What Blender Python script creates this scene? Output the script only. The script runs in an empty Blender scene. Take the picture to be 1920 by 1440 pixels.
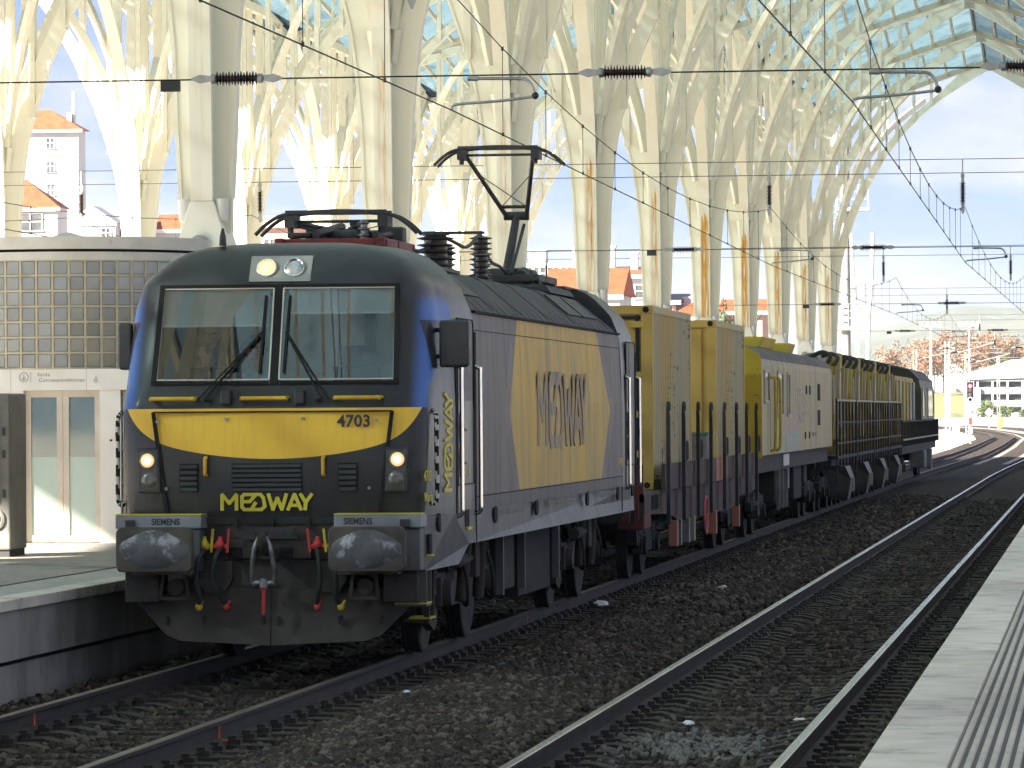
import bpy, bmesh, math, random
from mathutils import Vector, Matrix, Euler
import numpy as np
random.seed(7)
R = math.radians
SC = bpy.context.scene
COL = SC.collection

# ---------------------------------------------------------------- camera
cd = bpy.data.cameras.new('camera'); cam = bpy.data.objects.new('camera', cd); COL.objects.link(cam)
cd.lens = 163.1; cd.sensor_width = 36.0; cd.clip_start = 0.5; cd.clip_end = 20000
YAW, PITCH, ROLL = R(7.2425), R(0.3604), R(0.4)
_f = Vector((-math.sin(YAW)*math.cos(PITCH), math.cos(YAW)*math.cos(PITCH), math.sin(PITCH)))
_r = Vector((math.cos(YAW), math.sin(YAW), 0)); _u = _r.cross(_f)
_R = _r*math.cos(ROLL) - _u*math.sin(ROLL); _U = _u*math.cos(ROLL) + _r*math.sin(ROLL)
cam.matrix_world = Matrix(((_R.x, _U.x, -_f.x, 7.4), (_R.y, _U.y, -_f.y, 0.0), (_R.z, _U.z, -_f.z, 2.28), (0, 0, 0, 1)))
SC.camera = cam

# ---------------------------------------------------------------- sky and sun (afternoon, sun low behind and left of the viewer)
SUN_EL, SUN_DX, SUN_DY = R(30.2), -0.78, -0.626
SUN_STRENGTH, SKY_STRENGTH = 5.0, 0.05
W = bpy.data.worlds.new('World'); SC.world = W; W.use_nodes = True
_n = W.node_tree.nodes; _l = W.node_tree.links; _n.clear()
_out = _n.new('ShaderNodeOutputWorld'); _bg = _n.new('ShaderNodeBackground'); _bg.inputs[1].default_value = SKY_STRENGTH
_sky = _n.new('ShaderNodeTexSky'); _sky.sky_type = 'NISHITA'; _sky.sun_disc = False
_sky.sun_elevation = SUN_EL; _sky.sun_rotation = math.atan2(SUN_DX, SUN_DY)
_sky.air_density = 1.0; _sky.dust_density = 1.0; _sky.ozone_density = 6.0; _sky.altitude = 3000
_tc = _n.new('ShaderNodeTexCoord'); _mp = _n.new('ShaderNodeMapping'); _mp.inputs['Scale'].default_value = (1.0, 1.0, 3.2); _mp.inputs['Location'].default_value = (1.3, 0.0, 1.3)
_nz = _n.new('ShaderNodeTexNoise'); _nz.inputs['Scale'].default_value = 11; _nz.inputs['Detail'].default_value = 9; _nz.inputs['Roughness'].default_value = 0.56
_rp = _n.new('ShaderNodeValToRGB'); _rp.color_ramp.elements[0].position = 0.43; _rp.color_ramp.elements[1].position = 0.60
_rp.color_ramp.elements[0].color = (0.05, 0.05, 0.05, 1); _rp.color_ramp.elements[1].color = (0.95, 0.95, 0.95, 1)
_mx = _n.new('ShaderNodeMix'); _mx.data_type = 'RGBA'; _mx.inputs[7].default_value = (2.85, 2.95, 3.2, 1)
_l.new(_tc.outputs['Generated'], _mp.inputs[0]); _l.new(_mp.outputs[0], _nz.inputs[0]); _l.new(_nz.outputs[0], _rp.inputs[0])
_l.new(_rp.outputs[0], _mx.inputs[0]); _ve = _n.new('ShaderNodeMix'); _ve.data_type = 'RGBA'; _ve.inputs[0].default_value = 0.8; _ve.inputs[7].default_value = (0.85, 1.08, 2.2, 1); _l.new(_sky.outputs[0], _ve.inputs[6]); _l.new(_ve.outputs[2], _mx.inputs[6]); _l.new(_mx.outputs[2], _bg.inputs[0]); _l.new(_bg.outputs[0], _out.inputs[0])
_sd = bpy.data.lights.new('sun', 'SUN'); _sd.energy = SUN_STRENGTH; _sd.angle = R(0.53); _sd.color = (1.0, 0.90, 0.76)
_so = bpy.data.objects.new('sun', _sd); COL.objects.link(_so)
_so.rotation_euler = Vector((SUN_DX*math.cos(SUN_EL), SUN_DY*math.cos(SUN_EL), math.sin(SUN_EL))).to_track_quat('Z', 'Y').to_euler()
_so.location = (-40, -30, 40)
vs = SC.view_settings; vs.view_transform = 'Standard'; vs.look = 'None'; vs.gamma = 1.0; vs.use_curve_mapping = False
vs.exposure = 2.6
SC.cycles.use_adaptive_sampling = True; SC.cycles.adaptive_threshold = 0.02; SC.cycles.adaptive_min_samples = 16
SC.cycles.max_bounces = 7; SC.cycles.diffuse_bounces = 4; SC.cycles.glossy_bounces = 3; SC.cycles.transmission_bounces = 6
SC.cycles.transparent_max_bounces = 24; SC.cycles.caustics_reflective = False; SC.cycles.caustics_refractive = False
SC.cycles.use_denoising = True; SC.cycles.sample_clamp_indirect = 6

# ---------------------------------------------------------------- shader helpers
class X:
    """a value in a node tree, with arithmetic"""
    nt = None
    def __init__(s, v): s.v = v
    @staticmethod
    def op(o, *a, clamp=False):
        n = X.nt.nodes.new('ShaderNodeMath'); n.operation = o; n.use_clamp = clamp
        for i, q in enumerate(a):
            q = q.v if isinstance(q, X) else q
            if isinstance(q, (int, float)): n.inputs[i].default_value = q
            else: X.nt.links.new(q, n.inputs[i])
        return X(n.outputs[0])
    def __add__(s, o): return X.op('ADD', s, o)
    def __radd__(s, o): return X.op('ADD', o, s)
    def __sub__(s, o): return X.op('SUBTRACT', s, o)
    def __rsub__(s, o): return X.op('SUBTRACT', o, s)
    def __mul__(s, o): return X.op('MULTIPLY', s, o)
    def __rmul__(s, o): return X.op('MULTIPLY', o, s)
    def lt(s, o): return X.op('LESS_THAN', s, o)
    def gt(s, o): return X.op('GREATER_THAN', s, o)
    def abs(s): return X.op('ABSOLUTE', s)
    def pow(s, o): return X.op('POWER', s, o)
    def max(s, o): return X.op('MAXIMUM', s, o)
    def min(s, o): return X.op('MINIMUM', s, o)
    def ramp(s, a, b):
        n = X.nt.nodes.new('ShaderNodeMapRange'); n.interpolation_type = 'SMOOTHSTEP'
        X.nt.links.new(s.v, n.inputs[0]); n.inputs[1].default_value = a; n.inputs[2].default_value = b
        return X(n.outputs[0])

def _sock(x): return x.v if isinstance(x, X) else x
def mixc(fac, a, b, blend='MIX'):
    n = X.nt.nodes.new('ShaderNodeMix'); n.data_type = 'RGBA'; n.blend_type = blend; n.clamp_factor = True
    for i, q in ((0, fac), (6, a), (7, b)):
        q = _sock(q)
        if isinstance(q, (int, float)): n.inputs[i].default_value = q
        elif isinstance(q, (tuple, list)): n.inputs[i].default_value = (*q[:3], 1)
        else: X.nt.links.new(q, n.inputs[i])
    return n.outputs[2]
def noise(scale, detail=5, rough=0.55, stretch=(1, 1, 1), coord='Object', off=0.0):
    N = X.nt.nodes; t = N.new('ShaderNodeTexCoord'); m = N.new('ShaderNodeMapping'); z = N.new('ShaderNodeTexNoise')
    m.inputs['Scale'].default_value = stretch; m.inputs['Location'].default_value = (off, off*1.7, off*0.6)
    z.inputs['Scale'].default_value = scale; z.inputs['Detail'].default_value = detail; z.inputs['Roughness'].default_value = rough
    X.nt.links.new(t.outputs[coord], m.inputs[0]); X.nt.links.new(m.outputs[0], z.inputs[0])
    return X(z.outputs[0])
def coords(coord='Object'):
    N = X.nt.nodes; t = N.new('ShaderNodeTexCoord'); s = N.new('ShaderNodeSeparateXYZ'); X.nt.links.new(t.outputs[coord], s.inputs[0])
    return X(s.outputs[0]), X(s.outputs[1]), X(s.outputs[2])
def rnd():
    n = X.nt.nodes.new('ShaderNodeObjectInfo'); return X(n.outputs['Random'])

MATS = {}
def new_mat(name):
    m = bpy.data.materials.new(name); m.use_nodes = True; MATS[name] = m
    X.nt = m.node_tree; b = m.node_tree.nodes['Principled BSDF']
    return m, b
def setc(b, col):
    col = _sock(col)
    if isinstance(col, (tuple, list)): b.inputs['Base Color'].default_value = (*col[:3], 1)
    else: X.nt.links.new(col, b.inputs['Base Color'])
def setv(b, key, v):
    v = _sock(v)
    if isinstance(v, (int, float)): b.inputs[key].default_value = v
    else: X.nt.links.new(v, b.inputs[key])
def bump(b, h, strength=0.3, dist=0.01):
    n = X.nt.nodes.new('ShaderNodeBump'); n.inputs['Strength'].default_value = strength; n.inputs['Distance'].default_value = dist
    X.nt.links.new(_sock(h), n.inputs['Height']); X.nt.links.new(n.outputs[0], b.inputs['Normal'])
def pm(name, c1, c2=None, rough=0.55, metal=0.0, scale=3.0, stretch=(1, 1, 1), lo=0.38, hi=0.66, bmp=0.0, bscale=40, c3=None, s3=9.0, lo3=0.6, hi3=0.75, spec=0.5, vary=0.0, bdist=0.01, coat=0.0):
    """plain procedural paint, metal, stone: two tones of a stretched noise, a third as dirt, fine relief"""
    m, b = new_mat(name); col = c1
    if c2 is not None: col = mixc(noise(scale, 6, 0.6, stretch).ramp(lo, hi), c1, c2)
    if c3 is not None: col = mixc(noise(s3, 7, 0.65, stretch, off=3.3).ramp(lo3, hi3), col, c3)
    if vary:
        v = rnd()*vary + (1.0 - vary/2); n = X.nt.nodes.new('ShaderNodeCombineXYZ')
        for i in range(3): X.nt.links.new(v.v, n.inputs[i])
        col = mixc(1.0, col, n.outputs[0], 'MULTIPLY')
    setc(b, col); b.inputs['Metallic'].default_value = metal; b.inputs['Specular IOR Level'].default_value = spec
    setv(b, 'Roughness', noise(scale*2.3, 4, 0.5, stretch, off=8.0)*0.25 + (rough - 0.12) if c2 is not None else rough)
    if coat: b.inputs['Coat Weight'].default_value = coat; b.inputs['Coat Roughness'].default_value = 0.12
    if bmp: bump(b, noise(bscale, 5, 0.6), bmp, bdist)
    return m
def glow(name, col, strength):
    m, b = new_mat(name); setc(b, col); b.inputs['Emission Color'].default_value = (*col, 1); b.inputs['Emission Strength'].default_value = strength
    return m
def pane_mat(name, tint, reflect=0.12, rough=0.02, trans=0.0, tl=(0.5, 0.7, 0.8), solid=0.0, dirt=None, ior=1.5):
    """thin glass: tinted see-through, fresnel mirror, optional frosted share"""
    m = bpy.data.materials.new(name); m.use_nodes = True; MATS[name] = m; X.nt = m.node_tree; N = m.node_tree.nodes; L = m.node_tree.links
    N.remove(N['Principled BSDF']); o = N['Material Output']
    t = N.new('ShaderNodeBsdfTransparent'); t.inputs[0].default_value = (*tint, 1)
    last = t.outputs[0]
    if trans > 0:
        d = N.new('ShaderNodeBsdfTranslucent'); d.inputs[0].default_value = (*tl, 1)
        if dirt and not solid: L.new(_sock(mixc(noise(dirt, 7, 0.65, (1, 1, 1)).ramp(0.45, 0.72), tl, tuple(c*0.45 for c in tl))), d.inputs[0])
        s = N.new('ShaderNodeMixShader'); s.inputs[0].default_value = trans; L.new(last, s.inputs[1]); L.new(d.outputs[0], s.inputs[2]); last = s.outputs[0]
    if solid > 0:
        d = N.new('ShaderNodeBsdfDiffuse'); d.inputs[0].default_value = (*tl, 1)
        if dirt: L.new(_sock(mixc(noise(dirt, 5, 0.6).ramp(0.4, 0.7), tl, tuple(c*0.6 for c in tl))), d.inputs[0])
        L.new(_sock(mixc(rnd().ramp(0.0, 1.0)*0.5, tl if not d.inputs[0].is_linked else X(d.inputs[0].links[0].from_socket), tuple(c*0.45 for c in tl))), d.inputs[0])
        s = N.new('ShaderNodeMixShader'); s.inputs[0].default_value = solid; L.new(last, s.inputs[1]); L.new(d.outputs[0], s.inputs[2]); last = s.outputs[0]
    g = N.new('ShaderNodeBsdfGlossy'); g.inputs[1].default_value = rough; g.inputs[0].default_value = (0.95, 0.97, 1, 1)
    s = N.new('ShaderNodeMixShader')
    if ior > 1:
        fr = N.new('ShaderNodeFresnel'); fr.inputs[0].default_value = ior; k = X.op('ADD', X(fr.outputs[0]), reflect, clamp=True); L.new(k.v, s.inputs[0])
    else: s.inputs[0].default_value = reflect
    L.new(last, s.inputs[1]); L.new(g.outputs[0], s.inputs[2])
    L.new(s.outputs[0], o.inputs[0])
    return m

# ---------------------------------------------------------------- mesh helpers
class MB:
    def __init__(s): s.v = []; s.f = []; s.mi = []; s.k = 0
    def mat(s, k): s.k = k; return s
    def add(s, vs, fs):
        b = len(s.v); s.v.extend([tuple(p) for p in vs]); s.f.extend([tuple(i+b for i in f) for f in fs]); s.mi.extend([s.k]*len(fs)); return s
    def box(s, x0, x1, y0, y1, z0, z1):
        return s.add([(x0,y0,z0),(x1,y0,z0),(x1,y1,z0),(x0,y1,z0),(x0,y0,z1),(x1,y0,z1),(x1,y1,z1),(x0,y1,z1)],
                     [(0,3,2,1),(4,5,6,7),(0,1,5,4),(1,2,6,5),(2,3,7,6),(3,0,4,7)])
    def cbox(s, c, d): return s.box(c[0]-d[0]/2, c[0]+d[0]/2, c[1]-d[1]/2, c[1]+d[1]/2, c[2]-d[2]/2, c[2]+d[2]/2)
    def beam(s, p, q, w, h, up=(0,0,1)):
        p = Vector(p); q = Vector(q); a = (q-p).normalized(); u = Vector(up)
        if abs(a.dot(u)) > 0.98: u = Vector((0,1,0))
        r = a.cross(u).normalized()*(w/2); t = r.cross(a).normalized()*(h/2)
        vs = [p-r-t, p+r-t, p+r+t, p-r+t, q-r-t, q+r-t, q+r+t, q-r+t]
        return s.add(vs, [(0,3,2,1),(4,5,6,7),(0,1,5,4),(1,2,6,5),(2,3,7,6),(3,0,4,7)])
    def cyl(s, p, q, r, n=12, r2=None, caps=True):
        p = Vector(p); q = Vector(q); a = (q-p).normalized(); u = Vector((0,0,1)) if abs(a.z) < 0.9 else Vector((1,0,0))
        e = a.cross(u).normalized(); g = a.cross(e); r2 = r if r2 is None else r2
        vs = [p+(e*math.cos(2*math.pi*i/n)+g*math.sin(2*math.pi*i/n))*r for i in range(n)]+[q+(e*math.cos(2*math.pi*i/n)+g*math.sin(2*math.pi*i/n))*r2 for i in range(n)]
        fs = [(i, n+i, n+(i+1) % n, (i+1) % n) for i in range(n)]
        if caps: fs += [tuple(range(n)), tuple(reversed(range(n, 2*n)))]
        return s.add(vs, fs)
    def tube(s, pts, r, n=8):
        pts = [Vector(p) for p in pts]; vs = []; fs = []; m = len(pts); e = None
        for i, p in enumerate(pts):
            a = (pts[min(i+1, m-1)]-pts[max(i-1, 0)]).normalized()
            if e is None:
                u = Vector((0,0,1)) if abs(a.z) < 0.9 else Vector((1,0,0)); e = a.cross(u).normalized()
            else: e = (e-a*e.dot(a)).normalized()
            g = a.cross(e); rr = r[i] if isinstance(r, (list, tuple)) else r
            vs += [p+(e*math.cos(2*math.pi*j/n)+g*math.sin(2*math.pi*j/n))*rr for j in range(n)]
        for i in range(m-1): fs += [(i*n+j, (i+1)*n+j, (i+1)*n+(j+1) % n, i*n+(j+1) % n) for j in range(n)]
        fs += [tuple(range(n)), tuple(reversed(range((m-1)*n, m*n)))]
        return s.add(vs, fs)
    def prism(s, poly, axis, a, b):
        """2-D outline swept between a and b along an axis; axis y: (x,z); axis x: (y,z); axis z: (x,y)"""
        mk = {'x': lambda p, t: (t, p[0], p[1]), 'y': lambda p, t: (p[0], t, p[1]), 'z': lambda p, t: (p[0], p[1], t)}[axis]
        n = len(poly); vs = [mk(p, a) for p in poly]+[mk(p, b) for p in poly]
        return s.add(vs, [tuple(reversed(range(n))), tuple(range(n, 2*n))]+[(i, (i+1) % n, n+(i+1) % n, n+i) for i in range(n)])
    def lathe(s, prof, p=(0,0,0), axis='z', n=16):
        """(radius, height) pairs turned about an axis through p"""
        vs = []; fs = []; m = len(prof); p = Vector(p)
        for r, h in prof:
            for j in range(n):
                c, d = r*math.cos(2*math.pi*j/n), r*math.sin(2*math.pi*j/n)
                vs.append(p+Vector({'z': (c, d, h), 'x': (h, c, d), 'y': (d, h, c)}[axis]))
        for i in range(m-1): fs += [(i*n+j, i*n+(j+1) % n, (i+1)*n+(j+1) % n, (i+1)*n+j) for j in range(n)]
        fs += [tuple(reversed(range(n))), tuple(range((m-1)*n, m*n))]
        return s.add(vs, fs)
    def loft(s, loops, close=True, caps=True):
        n = len(loops[0]); vs = [p for l in loops for p in l]; fs = []
        for i in range(len(loops)-1):
            for j in range(n if close else n-1): fs.append((i*n+j, i*n+(j+1) % n, (i+1)*n+(j+1) % n, (i+1)*n+j))
        if caps and close: fs += [tuple(reversed(range(n))), tuple(range((len(loops)-1)*n, len(loops)*n))]
        return s.add(vs, fs)
    def ball(s, c, r, n=12, m=8):
        rr = r if isinstance(r, (tuple, list)) else (r, r, r); vs = []; fs = []
        for i in range(1, m):
            t = math.pi*i/m
            for j in range(n):
                a = 2*math.pi*j/n; vs.append((c[0]+rr[0]*math.sin(t)*math.cos(a), c[1]+rr[1]*math.sin(t)*math.sin(a), c[2]+rr[2]*math.cos(t)))
        t0 = len(vs); vs += [(c[0], c[1], c[2]+rr[2]), (c[0], c[1], c[2]-rr[2])]
        for i in range(m-2): fs += [(i*n+j, (i+1)*n+j, (i+1)*n+(j+1) % n, i*n+(j+1) % n) for j in range(n)]
        fs += [(t0, j, (j+1) % n) for j in range(n)]+[(t0+1, (m-2)*n+(j+1) % n, (m-2)*n+j) for j in range(n)]
        return s.add(vs, fs)
    def mesh(s, name, mats, smooth=None):
        me = bpy.data.meshes.new(name); me.from_pydata(s.v, [], s.f)
        for m in (mats if isinstance(mats, (list, tuple)) else [mats]): me.materials.append(MATS[m] if isinstance(m, str) else m)
        if any(s.mi): me.polygons.foreach_set('material_index', s.mi)
        bm = bmesh.new(); bm.from_mesh(me); bmesh.ops.recalc_face_normals(bm, faces=bm.faces); bm.to_mesh(me); bm.free()
        if smooth is not None: me.shade_smooth(); me.set_sharp_from_angle(angle=R(smooth))
        return me
    def pieces(s):
        """one builder for each connected piece"""
        up = list(range(len(s.v)))
        def fd(a):
            while up[a] != a: up[a] = up[up[a]]; a = up[a]
            return a
        for f in s.f:
            for i in f[1:]: up[fd(i)] = fd(f[0])
        out = {}
        for f, k in zip(s.f, s.mi):
            m, ix = out.setdefault(fd(f[0]), (MB(), {}))
            for i in f:
                if i not in ix: ix[i] = len(m.v); m.v.append(s.v[i])
            m.f.append(tuple(ix[i] for i in f)); m.mi.append(k)
        return [m for m, _ in out.values()]
    def build(s, name, mats, parent=None, smooth=None, bevel=0.0, seg=2, loc=None, split=False):
        if split:
            for p in s.pieces(): o = obj(name, p.mesh(name, mats, smooth), parent, bevel, seg, loc)
            return o
        return obj(name, s.mesh(name, mats, smooth), parent, bevel, seg, loc)

def obj(name, me, parent=None, bevel=0.0, seg=2, loc=None, rot=None):
    o = bpy.data.objects.new(name, me); COL.objects.link(o)
    if parent is not None: o.parent = parent
    if loc is not None: o.location = loc
    if rot is not None: o.rotation_euler = rot
    if bevel:
        b = o.modifiers.new('bevel', 'BEVEL'); b.width = bevel; b.segments = seg; b.limit_method = 'ANGLE'; b.angle_limit = R(35)
    return o
def tag(o, label=None, cat=None, group=None, kind=None):
    if label: o['label'] = label
    if cat: o['category'] = cat
    if group: o['group'] = group
    if kind: o['kind'] = kind
    return o
def thing(name, label, cat, loc=(0,0,0), rotz=0.0, group=None):
    o = bpy.data.objects.new(name, None); COL.objects.link(o); o.location = loc; o.rotation_euler = (0, 0, rotz); o.empty_display_size = 0.3
    return tag(o, label, cat, group)
def copy_tree(o, parent=None):
    c = o.copy(); COL.objects.link(c); c.parent = parent
    for ch in list(o.children): copy_tree(ch, c)
    return c
def text_mesh(txt, size, depth, mat, bold=0.0, spacing=1.0, align='CENTER', shear=0.0):
    """lettering as a mesh lying in its x-y plane"""
    cu = bpy.data.curves.new('lettering', 'FONT'); cu.body = txt; cu.size = size; cu.extrude = depth; cu.offset = bold
    cu.align_x = align; cu.align_y = 'CENTER'; cu.space_character = spacing; cu.resolution_u = 3; cu.shear = shear
    o = bpy.data.objects.new('lettering', cu); COL.objects.link(o); bpy.context.view_layer.update()
    me = bpy.data.meshes.new_from_object(o.evaluated_get(bpy.context.evaluated_depsgraph_get()))
    bpy.data.objects.remove(o); bpy.data.curves.remove(cu)
    me.materials.clear(); me.materials.append(MATS[mat]); return me
def lerp_tab(tab, x):
    for (a, b), (c, d) in zip(tab, tab[1:]):
        if x <= c: return b+(d-b)*max(0.0, (x-a))/(c-a)
    return tab[-1][1]
def smooth_pts(pts, n=6):
    """Catmull-Rom through points"""
    P = [Vector(p) for p in pts]; P = [P[0]*2-P[1]]+P+[P[-1]*2-P[-2]]; out = []
    for i in range(1, len(P)-2):
        for k in range(n):
            t = k/n; out.append(0.5*((2*P[i])+(P[i+1]-P[i-1])*t+(2*P[i-1]-5*P[i]+4*P[i+1]-P[i+2])*t*t+(3*P[i]-P[i-1]-3*P[i+1]+P[i+2])*t**3))
    return out+[P[-2]]
ORD = ['first', 'second', 'third', 'fourth', 'fifth', 'sixth', 'seventh', 'eighth', 'ninth', 'tenth', 'eleventh', 'twelfth', 'thirteenth', 'fourteenth', 'fifteenth', 'sixteenth']
# ---------------------------------------------------------------- materials of the setting
pm('steel_cream', (0.88, 0.86, 0.74), (0.82, 0.80, 0.67), rough=0.5, scale=0.5, stretch=(2.5, 2.5, 0.35), c3=(0.50, 0.46, 0.34), s3=1.3, lo3=0.66, hi3=0.86)
pm('fin_cream', (0.86, 0.84, 0.72), (0.76, 0.74, 0.62), rough=0.5, scale=0.7, stretch=(2, 2, 0.5), c3=(0.30, 0.30, 0.27), s3=1.1, lo3=0.68, hi3=0.76, vary=0.14)
m, b = new_mat('spine_rust')
_x, _y, _z = coords(); _at = X.nt.nodes.new('ShaderNodeAttribute'); _at.attribute_type = 'OBJECT'; _at.attribute_name = 'rust'
_am = X(_at.outputs['Fac']); _st = noise(6, 5, 0.6, (3.0, 1.0, 0.16), off=1.0)
_line = 1.0 - ((_x.abs() - 0.035).abs()).ramp(0.012, 0.05)
_wide = 1.0 - _x.abs().ramp(0.09, 0.15)
_topm = 1.0 - (_z + noise(9, 3, 0.5, (2, 1, 0.1))*0.5).ramp(8.75, 9.0)
_msk = ((_line*0.75*_st.ramp(0.36, 0.62) + _wide*(_am*1.25 - 0.35).max(0.0)*_st.ramp(0.30, 0.52))*_topm*(_am*1.25 + 0.15)).min(1.0)
_c = mixc(noise(0.8, 5, 0.6, (2, 2, 0.3)).ramp(0.4, 0.7), (0.87, 0.85, 0.72), (0.82, 0.79, 0.64))
setc(b, mixc(_msk, _c, mixc(_st.ramp(0.5, 0.7), (0.66, 0.36, 0.07), (0.34, 0.13, 0.03)))); b.inputs['Roughness'].default_value = 0.6
pm('concrete', (0.38, 0.35, 0.31), (0.25, 0.23, 0.20), rough=0.85, scale=1.2, stretch=(1, 1, 0.5), bmp=0.3, bscale=60, c3=(0.09, 0.085, 0.075), s3=2.6, lo3=0.58, hi3=0.8)
pm('coping_stone', (0.50, 0.47, 0.42), (0.40, 0.375, 0.33), rough=0.8, scale=2.0, bmp=0.2, bscale=90, c3=(0.22, 0.21, 0.19), s3=3.5, lo3=0.62, hi3=0.8, vary=0.12)
pm('coping_pale', (0.78, 0.70, 0.585), (0.66, 0.59, 0.49), rough=0.8, scale=2.4, bmp=0.2, bscale=90, c3=(0.30, 0.27, 0.22), s3=2.2, lo3=0.52, hi3=0.78, vary=0.22)
pm('tactile_stone', (0.62, 0.555, 0.455), (0.52, 0.46, 0.375), rough=0.8, scale=3, bmp=0.2, bscale=80, vary=0.15)
pm('tactile_groove', (0.13, 0.125, 0.115), rough=0.9)
pm('paving', (0.40, 0.37, 0.33), (0.28, 0.26, 0.23), rough=0.7, scale=14, stretch=(1, 1, 1), bmp=0.6, bscale=9, bdist=0.02, c3=(0.12, 0.12, 0.11), s3=1.2, lo3=0.5, hi3=0.75)
pm('rail_steel', (0.022, 0.017, 0.015), (0.034, 0.024, 0.019), rough=0.75, scale=6, stretch=(1, 0.15, 1), bmp=0.2, bscale=60)
pm('rail_head', (0.42, 0.42, 0.43), (0.30, 0.29, 0.28), rough=0.24, metal=1.0, scale=4, stretch=(1, 0.05, 1))
pm('rail_head_dull', (0.16, 0.13, 0.10), (0.10, 0.08, 0.065), rough=0.45, metal=0.6, scale=4, stretch=(1, 0.08, 1))
pm('sleeper', (0.052, 0.042, 0.030), (0.026, 0.020, 0.0145), rough=0.9, scale=4, bmp=0.4, bscale=50, vary=0.3)
pm('clip', (0.035, 0.026, 0.022), rough=0.7)
m, b = new_mat('ballast_bed')
_a = noise(18, 6, 0.7, coord='Object'); _b = noise(0.35, 4, 0.6, (1, 0.35, 1), off=5)
setc(b, mixc(_b.ramp(0.40, 0.62), mixc(_a.ramp(0.35, 0.7), (0.014, 0.0098, 0.0066), (0.034, 0.0235, 0.016)), mixc(_a.ramp(0.35, 0.7), (0.019, 0.0125, 0.008), (0.054, 0.035, 0.022))))
b.inputs['Roughness'].default_value = 0.95; bump(b, noise(22, 4, 0.7), 1.0, 0.05)
m, b = new_mat('ballast_stone')
_r = rnd(); _c = mixc(_r.ramp(0.0, 0.75), (0.017, 0.0118, 0.0078), (0.056, 0.037, 0.024)); _c = mixc((_r*7.13 - X.op('FLOOR', _r*7.13)).gt(0.82), _c, (0.14, 0.11, 0.08))
setc(b, mixc(noise(14, 4, 0.6).ramp(0.4, 0.7), _c, mixc(0.5, _c, (0.03, 0.026, 0.022)))); b.inputs['Roughness'].default_value = 0.85
pm('white_stone', (0.20, 0.188, 0.165), (0.11, 0.10, 0.088), rough=0.85, scale=9, vary=0.5)
pm('ground_soil', (0.40, 0.37, 0.32), (0.33, 0.31, 0.26), rough=0.95, scale=0.05, bmp=0.5, bscale=0.8, bdist=0.1, c3=(0.36, 0.33, 0.28), s3=0.12, lo3=0.5, hi3=0.7)
pm('pale_gravel', (0.33, 0.30, 0.26), (0.24, 0.215, 0.185), rough=0.95, scale=1.2, bmp=0.6, bscale=6, bdist=0.03, c3=(0.28, 0.19, 0.12), s3=0.25, lo3=0.5, hi3=0.7)
pane_mat('roof_glass', (0.55, 0.80, 0.90), reflect=0.06, rough=0.05, trans=0.96, tl=(0.080, 0.128, 0.152), dirt=0.9, ior=0)
_m = bpy.data.materials.new('glass_clear'); _m.use_nodes = True; MATS['glass_clear'] = _m; _N = _m.node_tree.nodes; _N.remove(_N['Principled BSDF']); _t = _N.new('ShaderNodeBsdfTransparent'); _t.inputs[0].default_value = (0.93, 0.97, 0.98, 1); _m.node_tree.links.new(_t.outputs[0], _N['Material Output'].inputs[0])

# ---------------------------------------------------------------- ground and ballast
g = MB(); g.add([(-6000, -600, -0.62), (6000, -600, -0.62), (6000, 9000, -0.62), (-6000, 9000, -0.62)], [(0, 1, 2, 3)])
tag(g.build('ground', 'ground_soil'), kind='structure')

T1_X = [(-400, -0.06), (170, -0.06), (207, 0.22), (242, 0.42), (299, 0.15), (392, -0.75), (455, -2.7), (517, -5.7), (581, -9.4), (667, -16.8), (800, -32.0), (1000, -62.0)]
def t1x(y): return lerp_tab(T1_X, y)
def t2x(y): return t1x(y)+4.49+max(0.0, (y-230)*0.004)
YS = [-60, 0, 20, 40, 60, 80, 100, 120, 140, 160, 180]+[190+8*i for i in range(72)]
XB = [-2.4, -2.0, -1.35, -1.1, -0.6, 0.6, 1.1, 1.35, 1.75, 2.2, 2.75, 3.1, 3.3, 3.9, 5.0, 5.6, 5.85, 6.3, 6.9]
ZB = [-0.20, -0.20, -0.20, -0.245, -0.245, -0.245, -0.245, -0.20, -0.12, -0.10, -0.13, -0.20, -0.245, -0.245, -0.245, -0.245, -0.21, -0.21, -0.21]
def bed_z(x): return lerp_tab(list(zip(XB, ZB)), x)
bb = MB(); nx = len(XB)
bb.add([(t1x(y)+0.06+x, y, z) for y in YS for x, z in zip(XB, ZB)], [(i*nx+j, i*nx+j+1, (i+1)*nx+j+1, (i+1)*nx+j) for i in range(len(YS)-1) for j in range(nx-1)])
tag(bb.build('ballast_bed', 'ballast_bed', smooth=60), kind='structure')
# pale sunlit gravel shoulders where the line leaves the station
pg = MB(); YG = [y for y in YS if y >= 206]; 
pg.add([q for y in YG for q in ((t1x(y)-9-0.02*(y-200), y, -0.55), (t1x(y)-2.6, y, -0.33), (t1x(y)-2.3, y, -0.215))], [(i*3+j, i*3+j+1, (i+1)*3+j+1, (i+1)*3+j) for i in range(len(YG)-1) for j in range(2)])
tag(pg.build('gravel_shoulder', 'pale_gravel', smooth=60), kind='structure')
pg = MB(); pg.add([q for y in YG for q in ((t1x(y)+1.5, y, -0.13+0.002), (t2x(y)-1.4, y, -0.13+0.002), (t2x(y)+1.5, y, -0.19), (t2x(y)+6, y, -0.2), (t2x(y)+40, y, -0.4))], [(i*5+j, i*5+j+1, (i+1)*5+j+1, (i+1)*5+j) for i in range(len(YG)-1) for j in (0, 2, 3)])
tag(pg.build('gravel_shoulder', 'pale_gravel', smooth=60), kind='structure')

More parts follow.
